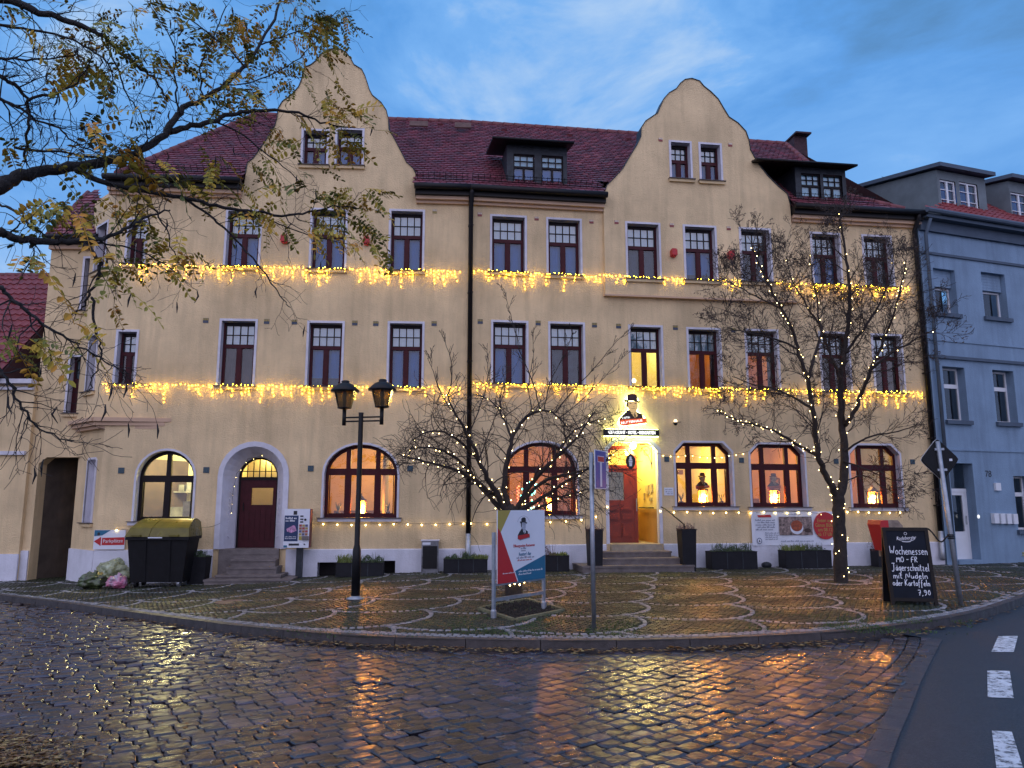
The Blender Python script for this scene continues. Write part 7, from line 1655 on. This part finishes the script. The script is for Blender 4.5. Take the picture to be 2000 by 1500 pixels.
# --- right tree
TY = TP.y
tr = thing('tree', 'leafless forked street tree with dry seed clusters, wrapped in fairy lights, before the right windows', 'tree', TP)
rl = [
 ([(1638, 975), (1628, 957), (1610, 921), (1597, 892), (1594, 848), (1587, 796), (1579, 744), (1558, 682), (1548, 640), (1522, 598), (1501, 557), (1484, 520), (1470, 480)], 0, -1.3, .085, .012),
 ([(1638, 970), (1648, 942), (1650, 890), (1645, 832), (1642, 775), (1642, 734), (1650, 692), (1657, 640), (1661, 578), (1657, 526), (1650, 484), (1642, 440), (1640, 410)], 0, .5, .12, .012),
 ([(1650, 830), (1672, 806), (1683, 765), (1704, 718), (1724, 671), (1745, 614), (1762, 560), (1770, 510)], .05, -.9, .06, .010),
 ([(1596, 890), (1558, 869), (1527, 848), (1485, 832), (1440, 822), (1400, 800)], -.2, -1.6, .045, .008),
 ([(1588, 800), (1550, 775), (1510, 758), (1470, 752), (1430, 735)], -.3, .9, .04, .008),
 ([(1579, 742), (1590, 700), (1603, 660), (1600, 610), (1590, 560), (1580, 500)], -.5, .8, .045, .008),
 ([(1642, 740), (1620, 690), (1606, 640), (1570, 590), (1545, 545), (1535, 500)], .1, 1.4, .04, .008),
 ([(1650, 690), (1690, 640), (1720, 590), (1740, 540), (1745, 490)], .2, 1.3, .04, .008),
 ([(1700, 722), (1740, 690), (1785, 665), (1830, 640)], -.4, -1.2, .035, .007),
 ([(1650, 880), (1700, 850), (1750, 845), (1790, 830)], .0, -1.0, .03, .007),
 ([(1557, 680), (1510, 660), (1460, 650), (1420, 640)], -.8, -1.6, .03, .007),
 ([(1646, 900), (1690, 915), (1740, 940), (1780, 935)], .0, -.8, .025, .006),
 ([(1650, 940), (1690, 925), (1720, 950), (1755, 965)], .0, .6, .018, .005),
 ([(1520, 600), (1480, 580), (1440, 560), (1410, 545)], -1.0, -.2, .025, .006)]
b = MB(); tp = [at_depth(x, y, TY) for x, y in ((1643, 1140), (1642, 1120), (1641, 1085), (1640, 1040), (1638, 1000), (1638, 968))]
tp[0] = TP - Vector((0, 0, .15)); tpts = smoothline(tp, 2); trad = [.155 - .03 * i / (len(tpts) - 1) for i in range(len(tpts))]; trad[0] = .24; trad[1] = .205; trad[2] = .18
tpts2, trad2 = rough(tpts, trad, 1, .006); b.tube(tpts2, trad2, 12); b.build('trunk', M['bark'], tr, True)
G = Grower(21, 3, wob=.34, pull=Vector((0, 0, .22)), kids=(7, 6, 4), ratio=(.42, .72), minr=.0042, ang=(R(25), R(65)))
bm_l = MB(); rr_ = random.Random(5); add_bulbs(bm_l, tpts[4:], trad[4:], .075, rr_, 1)
for i, (px, y0, y1, w0, w1) in enumerate(rl):
    pts, rad = limb_pts(px, TY + y0, TY + y1, w0, w1); pts2, rad = rough(pts, rad, i, .012); pts2[0] = pts[0]; b = MB(); b.tube(pts2, rad, 8); b.build('branch', M['bark'], tr, True)
    L = sum((a - c).length for a, c in zip(pts2, pts2[1:])); G.kids_on(pts2, dirs_of(pts2), rad, 1.9, 0, t0=.22, n=int((6 + L * 3.6) * (.6 if i in (3, 4, 9, 11, 12) else 1)), lens=1.75 if i not in (3, 9, 11, 12) else 1.3)
    if i < 9: add_bulbs(bm_l, pts2, rad, (.10, .34, .13, .085, .7, .36, .8, .8, .7)[i], rr_, i)
G.mb.build('crown', M['bark'], tr, False, kind='stuff')
M['dryseed'] = mat('dry brown seed', (.045, .026, .018), .9, .5, 30)
b = MB(); rr_ = random.Random(8)
for p, d in G.tips:
    if noise.noise(p * .9) + .35 * (p.z - 5.5) / 3 < rr_.uniform(-.35, .35): continue
    for k in range(rr_.randint(3, 6)):
        c = p - d * rr_.uniform(0, .1) + Vector((rr_.gauss(0, .025), rr_.gauss(0, .025), rr_.gauss(-.02, .03))); a1 = Vector((rr_.gauss(0, 1), rr_.gauss(0, 1), rr_.gauss(-.5, 1))).normalized() * rr_.uniform(.025, .045); a2 = a1.orthogonal().normalized() * .013
        b.face([c - a1, c - a2, c + a1, c + a2])
b.build('foliage', M['dryseed'], tr, kind='stuff')
fl = thing('fairy_lights', 'warm fairy lights wound round the forked right-hand tree', 'fairy lights', TP, 'fairy lights on the trees'); bm_l.build('bulb', M['bulbw'], fl, kind='stuff')
# --- middle tree
MPt = gp(1003, 1163); MY = MPt.y
mt = thing('tree', 'low spreading bare tree with drooping twigs and fairy lights behind the poster stand', 'tree', MPt)
ml = [
 ([(992, 1010), (975, 970), (955, 940), (935, 900), (915, 850), (893, 815), (872, 770)], 0, -.9, .075, .010),
 ([(990, 1005), (950, 965), (925, 935), (885, 915), (845, 905), (805, 895), (785, 890)], 0, .5, .06, .008),
 ([(996, 1000), (985, 950), (990, 900), (1002, 850), (1025, 815), (1055, 800), (1085, 805), (1108, 835)], 0, .4, .07, .010),
 ([(1004, 1000), (1030, 955), (1062, 915), (1095, 885), (1130, 855), (1160, 805)], 0, -.5, .065, .012),
 ([(1004, 1005), (1050, 975), (1100, 945), (1150, 915), (1195, 895)], 0, -.9, .055, .008),
 ([(1006, 1000), (1045, 950), (1085, 930), (1130, 922), (1170, 910), (1205, 880)], 0, .7, .05, .008),
 ([(985, 980), (940, 950), (905, 905), (870, 880), (830, 872), (795, 880)], .0, -1.1, .045, .008),
 ([(935, 900), (900, 860), (860, 840), (825, 845), (800, 865)], -.3, -1.2, .035, .006),
 ([(1000, 1010), (1040, 1000), (1085, 975), (1130, 960), (1165, 950)], 0, -.6, .04, .006),
 ([(1000, 860), (985, 815), (965, 785), (930, 770)], .2, .9, .03, .006),
 ([(1090, 890), (1110, 850), (1145, 825), (1190, 815)], -.2, .6, .03, .006),
 # long upright shoots
 ([(1055, 800), (1040, 740), (1015, 690), (1005, 640), (992, 600), (985, 565)], .3, .1, .014, .003), ([(1085, 806), (1120, 760), (1165, 715), (1200, 670), (1232, 640)], .3, -.2, .014, .003), ([(1095, 815), (1140, 780), (1190, 725), (1225, 690)], .2, .6, .012, .003),
 ([(875, 775), (885, 730), (878, 690), (868, 665)], -.8, -1.0, .014, .003), ([(893, 815), (860, 770), (848, 730), (840, 700)], -.9, -1.2, .012, .003), ([(915, 850), (945, 780), (955, 720), (950, 680)], -.6, -.2, .014, .003), ([(1040, 805), (1030, 750), (1042, 700), (1040, 650)], .3, .8, .012, .003), ([(1062, 803), (1075, 740), (1105, 690), (1118, 650)], .3, 0, .012, .003), ([(935, 900), (960, 830), (985, 770), (990, 720)], -.3, .2, .014, .003)]
b = MB(); tp = smoothline([MPt - Vector((0, 0, .1))] + [at_depth(x, y, MY) for x, y in ((1002, 1130), (1000, 1080), (998, 1030), (997, 995))], 2); tr_ = [.17 - .04 * i / (len(tp) - 1) for i in range(len(tp))]; tp, tr_ = rough(tp, tr_, 3, .008); b.tube(tp, tr_, 12); b.build('trunk', M['bark'], mt, True)
G = Grower(33, 2, wob=.22, pull=Vector((0, 0, -.18)), kids=(7, 5, 3), ratio=(.45, .85), minr=.0040, ang=(R(35), R(85)), curl=1.3)
Gu = Grower(34, 2, wob=.14, pull=Vector((0, 0, .3)), kids=(4, 3, 2), ratio=(.3, .6), minr=.0045, ang=(R(20), R(40)))
bm_l = MB(); rr_ = random.Random(15)
for i, (px, y0, y1, w0, w1) in enumerate(ml):
    pts, rad = limb_pts(px, MY + y0, MY + y1, w0, w1); pts2, rad = rough(pts, rad, i, .012 if i < 11 else .006); pts2[0] = pts[0]; L = sum((a - c).length for a, c in zip(pts2, pts2[1:]))
    b = MB(); b.tube(pts2, rad, 7 if i < 11 else 4); b.build('branch', M['bark'], mt, True)
    if i < 11: G.kids_on(pts2, dirs_of(pts2), rad, 1.2, 0, t0=.25, n=int(7 + L * 7), lens=1.25); add_bulbs(bm_l, pts2, rad, .13 if i in (1, 3, 4, 6) else .20, rr_, i)
    else: Gu.kids_on(pts2, dirs_of(pts2), rad, .8, 0, t0=.2, n=int(4 + L * 4), lens=.65)
G.mb.build('crown', M['bark'], mt, False, kind='stuff'); Gu.mb.build('crown', M['bark'], mt, False, kind='stuff')
fl = thing('fairy_lights', 'warm fairy lights strung along the low spreading middle tree', 'fairy lights', MPt, 'fairy lights on the trees')
for x, y in ((996, 1143), (1005, 1140), (1015, 1142), (1024, 1137)): bm_l.octa(at_depth(x, y, MY - .2), .016)
bm_l.build('bulb', M['bulbw'], fl, kind='stuff')
# its planting pit edged with boards
b = MB(); b.face([p + Vector((0, 0, -.004)) for p in PITC]); b.build('tree_pit', M['soil'], kind='structure')
b = MB(); r = random.Random(31)
for k in range(420):
    u_, v_ = r.random(), r.random(); p = PITC[0].lerp(PITC[1], u_).lerp(PITC[3].lerp(PITC[2], u_), v_); s_ = r.uniform(.012, .035); b.octa(p + Vector((0, 0, s_ * .1)), s_)
b.build('soil_clods', M['soil'], kind='stuff')
M['board'] = mat('weathered mossy board', (.16, .15, .08), .8, .4, 8, .3, 40)
for i in range(4):
    a, c = PITC[i], PITC[(i + 1) % 4]; d = (c - a).normalized(); n_ = Vector((-d.y, d.x, 0)) * .03; b = MB(); q_ = [a + n_ + d * .031, a - n_ + d * .031, c - n_ - d * .031, c + n_ - d * .031]; q_ = [Vector((p.x, p.y, gz(p.x) + KERB)) for p in q_]; q_ = q_ if (q_[1] - q_[0]).cross(q_[2] - q_[0]).z > 0 else q_[::-1]; b.hexa([p - Vector((0, 0, .06)) for p in q_] + [p + Vector((0, 0, .035)) for p in q_])
    b.build('edging_board', M['board'], pave)
# --- near tree reaching in from the left
NTP = Vector((-6.3, 5.2, gz(-6.3)))
ntree = thing('tree', 'near robinia with yellowing feathery leaves reaching in from the left', 'tree', NTP)
def T0(z): return Vector((-6.3, 5.2, z))
nl = [  # start height on the trunk, picture path, depths, widths
 (3.3, [(0, 364), (35, 345), (88, 332), (140, 327), (210, 315), (245, 309), (290, 287), (322, 262), (350, 220), (364, 206), (395, 196), (437, 168), (480, 130), (507, 87), (539, 31), (560, -40)], 5.0, 6.4, .062, .010),
 (None, [(330, 258), (367, 248), (420, 236), (455, 220), (500, 217), (553, 214), (600, 226), (640, 245), (690, 250)], 5.7, 6.3, .034, .006),
 (4.2, [(-150, -20), (21, 0), (70, 23), (115, 33), (168, 54), (206, 73), (238, 105), (273, 133), (301, 154), (325, 190)], 4.6, 5.2, .04, .006),
 (None, [(147, 332), (196, 353), (266, 371), (332, 381), (385, 392), (444, 408), (507, 416), (560, 423), (612, 413), (655, 402), (712, 408)], 5.2, 5.9, .03, .005),
 (None, [(350, 383), (402, 413), (444, 451), (490, 497), (520, 540), (545, 575), (565, 600)], 5.5, 5.8, .016, .004),
 (2.9, [(0, 451), (35, 469), (88, 472), (140, 471), (189, 472), (217, 458), (259, 443), (280, 425), (330, 410)], 4.2, 4.7, .034, .006),
 (None, [(168, 474), (192, 510), (197, 537), (180, 567), (170, 592), (155, 605), (125, 625)], 4.3, 4.4, .017, .004), (None, [(180, 580), (187, 632), (192, 660), (203, 690), (190, 720), (182, 750), (175, 765)], 4.35, 4.5, .012, .003),
 (2.6, [(0, 562), (25, 587), (57, 607), (82, 635), (125, 657), (155, 675), (190, 697), (225, 717), (250, 730)], 3.9, 4.2, .016, .003),
 (2.2, [(0, 720), (25, 765), (45, 800), (70, 832), (105, 852), (140, 860)], 3.7, 3.9, .012, .003),
 (3.6, [(0, 147), (35, 171), (56, 196), (54, 245), (51, 290), (49, 318)], 4.7, 5.0, .020, .010), (None, [(52, 196), (105, 182), (140, 171), (164, 140), (180, 110)], 4.8, 4.6, .014, .004),
 (3.4, [(0, 192), (35, 210), (70, 234), (119, 250), (150, 285), (190, 300)], 4.5, 4.8, .014, .004), (3.9, [(-60, 40), (35, 56), (100, 62), (170, 90), (215, 130), (230, 180)], 4.4, 4.9, .014, .004), (None, [(28, 287), (105, 297), (189, 308), (245, 312), (310, 318)], 4.9, 5.4, .013, .005),
 (None, [(206, 73), (225, 120), (240, 170), (262, 205), (285, 235), (290, 280)], 5.0, 5.3, .010, .004), (None, [(480, 130), (440, 90), (400, 60), (360, 30), (330, 10)], 6.0, 5.6, .012, .004), (None, [(507, 87), (560, 70), (610, 50), (650, 30), (672, 15)], 6.1, 6.4, .010, .003), (None, [(437, 168), (500, 160), (560, 130), (600, 100), (640, 60)], 5.9, 6.2, .010, .003), (None, [(350, 220), (340, 160), (345, 110), (330, 60), (300, 20)], 5.7, 5.3, .012, .004), (None, [(395, 196), (390, 140), (400, 100), (430, 50), (440, 0)], 5.8, 5.5, .010, .004),
 (None, [(0, 400), (30, 410), (60, 440), (90, 462)], 4.5, 4.3, .010, .005), (3.8, [(0, 115), (60, 118), (115, 114), (150, 100)], 4.6, 4.7, .012, .004), (None, [(266, 371), (300, 410), (330, 450), (340, 500), (370, 540)], 5.3, 5.4, .012, .003), (None, [(189, 472), (240, 480), (300, 500), (350, 540)], 4.5, 4.9, .010, .003), (None, [(420, 236), (470, 260), (520, 300), (570, 340), (600, 370)], 5.9, 6.1, .012, .003), (None, [(500, 416), (550, 440), (600, 460), (650, 470), (700, 480)], 5.7, 5.9, .009, .003)]
b = MB(); tk = [T0(z) + Vector((.12 * math.sin(z), .1 * math.cos(z * 1.3), 0)) for z in (-.3, .5, 1.4, 2.4, 3.4, 4.4, 5.6, 7.0)]; b.tube(smoothline(tk, 1), [.26 - .18 * i / 14 for i in range(len(smoothline(tk, 1)))], 12); b.build('trunk', M['bark2'], ntree, True)
G = Grower(52, 2, wob=.55, pull=Vector((0, 0, -.05)), kids=(5, 4, 3), ratio=(.35, .75), minr=.0014, ang=(R(25), R(70)))
for i, (z0, px, y0, y1, w0, w1) in enumerate(nl):
    pts, rad = limb_pts(px, y0, y1, w0 * .8, w1 * .8)
    if z0 is not None:
        a = T0(z0) + Vector((.1, 0, 0)); mid = a.lerp(pts[0], .5) + Vector((0, 0, .1)); pre = smoothline([a, mid, pts[0]], 2)[:-1]; pts = pre + pts; rad = [w0 * 1.25 - w0 * .25 * k / len(pre) for k in range(len(pre))] + rad
    pts2, rad = rough(pts, rad, 40 + i, .008); b = MB(); b.tube(pts2, rad, 9 if w0 > .02 else 6); b.build('branch', M['bark2'], ntree, True)
    L = sum((a - c).length for a, c in zip(pts2, pts2[1:])); sk = 0 if z0 is None else .3
    G.kids_on(pts2, dirs_of(pts2), rad, .9, 0, t0=.12 + sk * .6, n=int(4 + L * (5 if i not in (5, 6, 7, 8, 9, 21, 23, 24) else 4)), lens=.60)
G.mb.build('crown', M['bark2'], ntree, False, kind='stuff')
LEAFC = [(.09, .11, .025), (.24, .23, .035), (.34, .29, .04), (.55, .36, .04), (.58, .27, .04)]
M['leaf'] = mat('yellowing robinia leaf', (.95, .95, .95), .6, .12, 40, tint=LEAFC, spec=.3)
def leaf_mesh(rnd, n=8, L=.21, sz=.042):
    V, Fc, T = [], [], []; t0 = rnd.random() ** 1.1; droop = rnd.uniform(.2, .9)
    def P_(t): return Vector((L * t, 0, -L * droop * t * t))
    prev = None
    for k in range(7):                       # the leaf stalk as a thin three-sided strip
        c = P_(k / 6); i0 = len(V); V += [c + Vector((0, .0016, 0)), c + Vector((0, -.0016, 0)), c + Vector((0, 0, .0022))]; T += [t0] * 3
        if prev is not None:
            for a in range(3): Fc.append((prev + a, prev + (a + 1) % 3, i0 + (a + 1) % 3, i0 + a))
        prev = i0
    for k in range(n + 1):
        for sgn in (1, -1):
            if k == n and sgn < 0: continue
            if rnd.random() < .12: continue
            t = .18 + .8 * k / n; c = P_(t); ln = sz * rnd.uniform(.8, 1.1) * (1 - .25 * abs(t - .55)); wd = ln * .23
            d = Vector((.30 if k < n else 1, sgn * (1 if k < n else 0), rnd.uniform(-.75, .1))).normalized(); sd = d.cross(Vector((0, 0, 1)).lerp(Vector((1, 0, 0)), rnd.uniform(0, .5))).normalized(); up = sd.cross(d) * wd * .35
            i0 = len(V); tt = min(1, max(0, t0 + rnd.gauss(0, .12)))
            V += [c + d * ln * .06, c + d * ln * .35 + sd * wd + up, c + d * ln * .75 + sd * wd * .85 + up, c + d * ln, c + d * ln * .75 - sd * wd * .85 + up, c + d * ln * .35 - sd * wd + up, c + d * ln * .55]; T += [tt] * 7
            Fc += [(i0, i0 + 1, i0 + 6), (i0 + 1, i0 + 2, i0 + 6), (i0 + 2, i0 + 3, i0 + 6), (i0 + 3, i0 + 4, i0 + 6), (i0 + 4, i0 + 5, i0 + 6), (i0 + 5, i0, i0 + 6)]
    return V, Fc, T
rnd = random.Random(77); lv = []
for i in range(16):
    V, Fc, T = leaf_mesh(rnd, rnd.randint(5, 9), rnd.uniform(.15, .24), rnd.uniform(.034, .048)); me = bpy.data.meshes.new('leaf'); me.from_pydata([tuple(v) for v in V], [], Fc); me.materials.append(M['leaf']); at = me.attributes.new('tint', 'FLOAT', 'POINT'); at.data.foreach_set('value', T); lv.append((me, V, Fc, T))
def to_px(P):
    q = P - CAMP; dz = q.y * CP + q.z * SP; return 1000 + F * q.x / dz, 750 - F * (q.z * CP - q.y * SP) / dz
spots = [(640, 20, 60, 26), (560, 50, 60, 22), (480, 60, 60, 22), (400, 40, 70, 16), (280, 20, 60, 10), (300, 100, 60, 10), (370, 120, 50, 10), (130, 90, 50, 6), (110, 110, 40, 5), (190, 50, 50, 5), (240, 65, 40, 5), (180, 150, 50, 5), (420, 190, 60, 14), (470, 170, 40, 12), (520, 150, 50, 12), (590, 110, 60, 9), (650, 200, 50, 7), (690, 220, 40, 6), (620, 190, 40, 4), (560, 270, 50, 5), (640, 250, 40, 4), (705, 285, 35, 5), (720, 330, 30, 5), (520, 330, 50, 6), (600, 345, 60, 3), (430, 320, 50, 8), (330, 330, 60, 8), (260, 270, 60, 6), (180, 260, 40, 6), (200, 280, 40, 5), (140, 380, 60, 7), (180, 400, 50, 6), (260, 410, 50, 6), (300, 450, 40, 5), (360, 490, 50, 6), (240, 500, 30, 4), (660, 390, 60, 10), (700, 400, 40, 8), (620, 420, 50, 6), (740, 470, 40, 5), (690, 470, 40, 4), (180, 640, 40, 4), (60, 660, 40, 4), (30, 690, 40, 3), (10, 290, 30, 4), (80, 300, 40, 3), (110, 400, 40, 4), (60, 490, 30, 3), (500, 440, 60, 5), (440, 380, 50, 5), (560, 380, 50, 5), (230, 530, 50, 3), (10, 30, 40, 4), (190, 540, 20, 3)]
tips = [(p, d) + to_px(p) for p, d, lev in G.nodes]
tx = np.array([t[2] for t in tips]); ty = np.array([t[3] for t in tips]); chosen = []
rnd = random.Random(9)
for x, y, sp, n in spots:
    for k in range(int(n * 1.35)):
        gx_, gy_ = x + rnd.gauss(0, sp * .55), y + rnd.gauss(0, sp * .45); j = int(np.argmin((tx - gx_) ** 2 + (ty - gy_) ** 2))
        if (tx[j] - gx_) ** 2 + (ty[j] - gy_) ** 2 < 45 ** 2: chosen.append(tips[j])
chosen.sort(key=lambda t: t[0].length); rv, rf, rt = [], [], []
for i, (p, d, _, _) in enumerate(chosen):
    an = math.atan2(d.y, d.x) + rnd.gauss(0, .7); tilt = rnd.uniform(-.2, .75); Mx = Matrix.Translation(p) @ Matrix.Rotation(an, 4, 'Z') @ Matrix.Rotation(tilt, 4, 'Y') @ Matrix.Rotation(rnd.gauss(0, .5), 4, 'X'); me, V, Fc, T = lv[rnd.randrange(16)]; sc = rnd.uniform(.9, 1.5) * (1.6 if rnd.random() < .07 else 1)
    if i < 300:
        o = bpy.data.objects.new('leaf', me); COL.objects.link(o); o.parent = ntree; o.matrix_basis = Matrix.Translation(-NTP) @ Mx @ Matrix.Scale(sc, 4)
    else:
        n0 = len(rv); rv += [tuple(Mx @ (v * sc)) for v in V]; rf += [tuple(q + n0 for q in f) for f in Fc]; rt += T
if rv: b = MB(); b.v = rv; b.f = rf; b.build('leaf', M['leaf'], ntree, False, rt, kind='stuff')
# pods hanging from the twigs
b = MB()
for p, d, lev in G.nodes[::23]: b.tube([p, p + Vector((rnd.gauss(0, .008), rnd.gauss(0, .008), -.04)), p + Vector((rnd.gauss(0, .012), 0, -.085))], [.003, .007, .002], 4)
b.build('seed_pod', M['bark2'], ntree, kind='stuff')

# ---------------------------------------------------------------- fairy lights on the front
def icicles(name, W, s0, s1, z, label, seed, mask, o=0.075, dz=0.0):
    r = random.Random(seed); t = thing(name, label, 'fairy lights', W.p((s0 + s1) / 2, z, o), 'icicle fairy lights along the facade'); b = MB(); c = MB(); x = s0; pat = [1, 3, 2, 4, 2, 1, 5, 2, 3, 4, 1, 3]; k = seed
    def sill(x): return any(op.s0 - .11 < x < op.s1 + .11 and abs(op.z0 - z) < .35 for op in mask)
    top = []
    while x < s1:
        on = sill(x); oo = .13 if on else o; zz = z + r.uniform(-.012, .02); top.append(W.p(x, zz, oo)); n = max(1, pat[k % 12] + r.randint(-1, 1)) if r.random() < .75 else 1; k += 1; drift = r.uniform(-.01, .012); q = []
        for i in range(n):
            p = W.p(x + drift * i + r.gauss(0, .012), zz - i * .085 - r.uniform(0, .05), max(.024, oo - (.03 * i if on else 0) + r.uniform(-.035, .04))); b.octa(p, r.uniform(.006, .0085)); q.append(p)
        if len(q) > 1: c.tube(q, .0022, 3, False)
        x += r.uniform(.06, .13)
    c.tube(top, .003, 3, False); c.build('cable', M['cable'], t); b.build('bulb', M['bulb'], t, kind='stuff')
icicles('icicle_lights', WL, WL.px(238, 522)[0], -.14, w2L[1].z0 + .01, 'icicle lights under the top windows, left of downpipe', 1, w2L)
icicles('icicle_lights', WR, .14, GR[0][0] - .03, w2R[0].z0 + .0, 'short icicle lights under the two top windows right of downpipe', 4, w2R)
icicles('icicle_lights', WR, GR[0][0] + .03, WR.px(1768, 565)[0], w2R[0].z0 + .0, 'icicle lights under the top windows, behind the tall tree', 6, OPS['bay'] + OPS['R'], o=BO + .045)
icicles('icicle_lights', WL, WL.px(202, 755)[0], -.14, w1L[1].z0 + .01, 'icicle lights under the middle windows, left of downpipe behind lamp post', 2, w1L)
icicles('icicle_lights', WR, .14, WR.px(1800, 775)[0], w1R[0].z0 + .0, 'icicle lights under the middle windows, above the lit hotel sign', 8, w1R)
def festoon(pts, label, n, seed, r=.022):
    t = thing('festoon_lights', label, 'fairy lights', pts[0], 'festoon lights along the ground floor'); q = [pts[0]]
    for a, c in zip(pts, pts[1:]):
        for k in range(1, 7): u = k / 6; q.append(a.lerp(c, u) - Vector((0, 0, .03 * math.sin(math.pi * u))))
    b = MB(); b.tube(q, .004, 4, False); b.build('cable', M['cable'], t); L = sum((a - c).length for a, c in zip(q, q[1:])); d = L / n; b = MB(); k_ = MB()
    for p in resample(q, d): b.octa(p - Vector((0, 0, .03)), r); k_.tube([p, p - Vector((0, 0, .018))], .009, 5)
    b.build('bulb', M['bulbbig'], t, kind='stuff'); k_.build('socket', M['cable'], t, kind='stuff')
fw = lambda W, x, y, o=.05: W.at(x, y, o)
festoon([fw(WL, 228, 1033, .09), fw(WL, 330, 1036), fw(WL, 397, 1030), fw(WL, 430, 1022)], 'festoon bulbs by the parking sign and waste container', 4, 1)
festoon([fw(WL, 452, 1000, -.1), fw(WL, 455, 960, -.2), fw(WL, 462, 925, -.2), fw(WL, 485, 895, -.2), fw(WL, 512, 888, -.2)], 'small light string climbing the white portal of the left door', 8, 2, .007)
festoon([fw(WL, 605, 1022), fw(WL, 632, 1021, .1), fw(WL, 775, 1021, .1), fw(WL, 905, 1020)], 'festoon bulbs under the arched window by the lamp post', 11, 3)
festoon([fw(WR, 920, 1020), fw(WR, 985, 1018), fw(WR, 1130, 1014, .1), fw(WR, 1172, 1004), fw(WR, 1186, 988)], 'festoon bulbs under the window behind the bare tree', 9, 4)
festoon([fw(WR, 1290, 996), fw(WR, 1330, 997, .1), fw(WR, 1440, 998, .1), fw(WR, 1466, 1000)], 'festoon bulbs under the window beside the entrance', 7, 5)
festoon([fw(WR, 1468, 1000), fw(WR, 1492, 998, .1), fw(WR, 1570, 998, .1), fw(WR, 1625, 1003)], 'festoon bulbs along the top of the white banner', 7, 6)
festoon([fw(WR, 1655, 998), fw(WR, 1665, 997, .1), fw(WR, 1778, 998, .1)], 'festoon bulbs under the rightmost restaurant window', 6, 7)
festoon([fw(WR, 1281, 884), fw(WR, 1318, 889), fw(WR, 1345, 886), fw(WR, 1390, 892), fw(WR, 1428, 887), fw(WR, 1465, 880)], 'light string across the top of the window beside the entrance', 13, 8, .013)

# ---------------------------------------------------------------- fallen leaves and litter
M['litter'] = mat('wet fallen leaf', (.9, .9, .9), .5, .3, 20, tint=[(.07, .035, .014), (.20, .09, .03), (.32, .17, .05), (.50, .36, .14), (.20, .08, .03)])
def litter(name, pts, seed, szr=(.02, .045)):
    r = random.Random(seed); V, Fc, T = [], [], []
    for p in pts:
        l = r.uniform(*szr); w = l * r.uniform(.3, .6); a = r.uniform(0, 6.28); ca, sa = math.cos(a), math.sin(a); n0 = len(V); tz = r.uniform(0, .012); c1, c2 = r.uniform(-.3, .9) * w, r.uniform(0, .7) * w
        for x, y, z in ((-l, 0, c2), (0, -w, c1), (l, 0, c2), (0, w, c1), (0, 0, 0)): V.append((p.x + x * ca - y * sa, p.y + x * sa + y * ca, p.z + .008 + tz + max(0, z)))
        Fc += [(n0, n0 + 1, n0 + 4), (n0 + 1, n0 + 2, n0 + 4), (n0 + 2, n0 + 3, n0 + 4), (n0 + 3, n0, n0 + 4)]; T += [r.random()] * 5
    b = MB(); b.v = V; b.f = Fc; return b.build(name, M['litter'], None, False, T, kind='stuff')
r = random.Random(4); pts = []
for a, c in zip(kl, kl[1:]):
    d = (c - a).normalized(); n_ = Vector((d.y, -d.x, 0)); xx = (to_px(a))[0]
    dens = 70 if 480 < xx < 1500 else (22 if 200 < xx < 1900 else 6)
    for k in range(dens): o = abs(r.gauss(0, .11)) + .02; p = a.lerp(c, r.random()) + n_ * o; p.z = gz(p.x) - .012 + .02 * math.exp(-o * 8); pts.append(p)
litter('fallen_leaves', pts, 1, (.025, .055))
pts = []
for k in range(260):
    x, y = r.uniform(-20, 1700), r.uniform(1275, 1500); p = gp(x, y, 0); p.z = gz(p.x) + .004
    if pip(np.array([p.x]), np.array([p.y]), cob_poly)[0]: pts.append(p)
for k in range(130): p = gp(r.uniform(100, 1950), r.uniform(1120, 1240), KERB); p.z = gz(p.x) + KERB; pts.append(p)
litter('fallen_leaves', pts, 2, (.018, .04))
pts = []
for k in range(1500):
    p = gp(r.gauss(20, 75), 1505 - abs(r.gauss(0, 36)), 0)
    p.z = gz(p.x) + r.uniform(0, .03); pts.append(p)
litter('leaf_litter', pts, 3, (.012, .04))
# pale twigs on the setts
b = MB()
for k in range(46):
    p = gp(r.uniform(0, 1350), r.uniform(1330, 1500), 0); a = r.uniform(0, 6.28); l = r.uniform(.03, .09); p.z = gz(p.x) + .012; d = Vector((math.cos(a), math.sin(a), 0)); b.tube([p, p + d * l * .5 + Vector((-d.y, d.x, 0)) * l * .15, p + d * l], .0028, 3)
b.build('fallen_twigs', mat('pale dry twig', (.40, .34, .26), .7, .2), kind='stuff')
# moss and weeds growing in the joints near the kerb
b = MB(); b2 = random.Random(6)
for k in range(5200):
    x = b2.uniform(0, 1); reg = b2.choice(((480, 1240, 1195, 1248), (880, 1250, 1195, 1246), (1450, 1900, 1185, 1240), (600, 1150, 1180, 1215), (1600, 1880, 1195, 1238)))
    p = gp(b2.uniform(reg[0], reg[1]), b2.triangular(reg[2], reg[3], reg[3] - 10), KERB); p.z = gz(p.x) + KERB - .006
    if noise.noise(Vector((p.x * 1.1, p.y * 1.6, 3))) < -.02: continue
    for q in range(3):
        an = b2.uniform(0, 6.28); l = b2.uniform(.012, .034); t_ = p + Vector((math.cos(an) * l * .7, math.sin(an) * l * .7, l)); s_ = Vector((-math.sin(an), math.cos(an), 0)) * .005; b.face([p - s_, p + s_, t_])
b.build('grass', mat('joint grass', (.05, .095, .018), .8, .5, 4), kind='stuff')
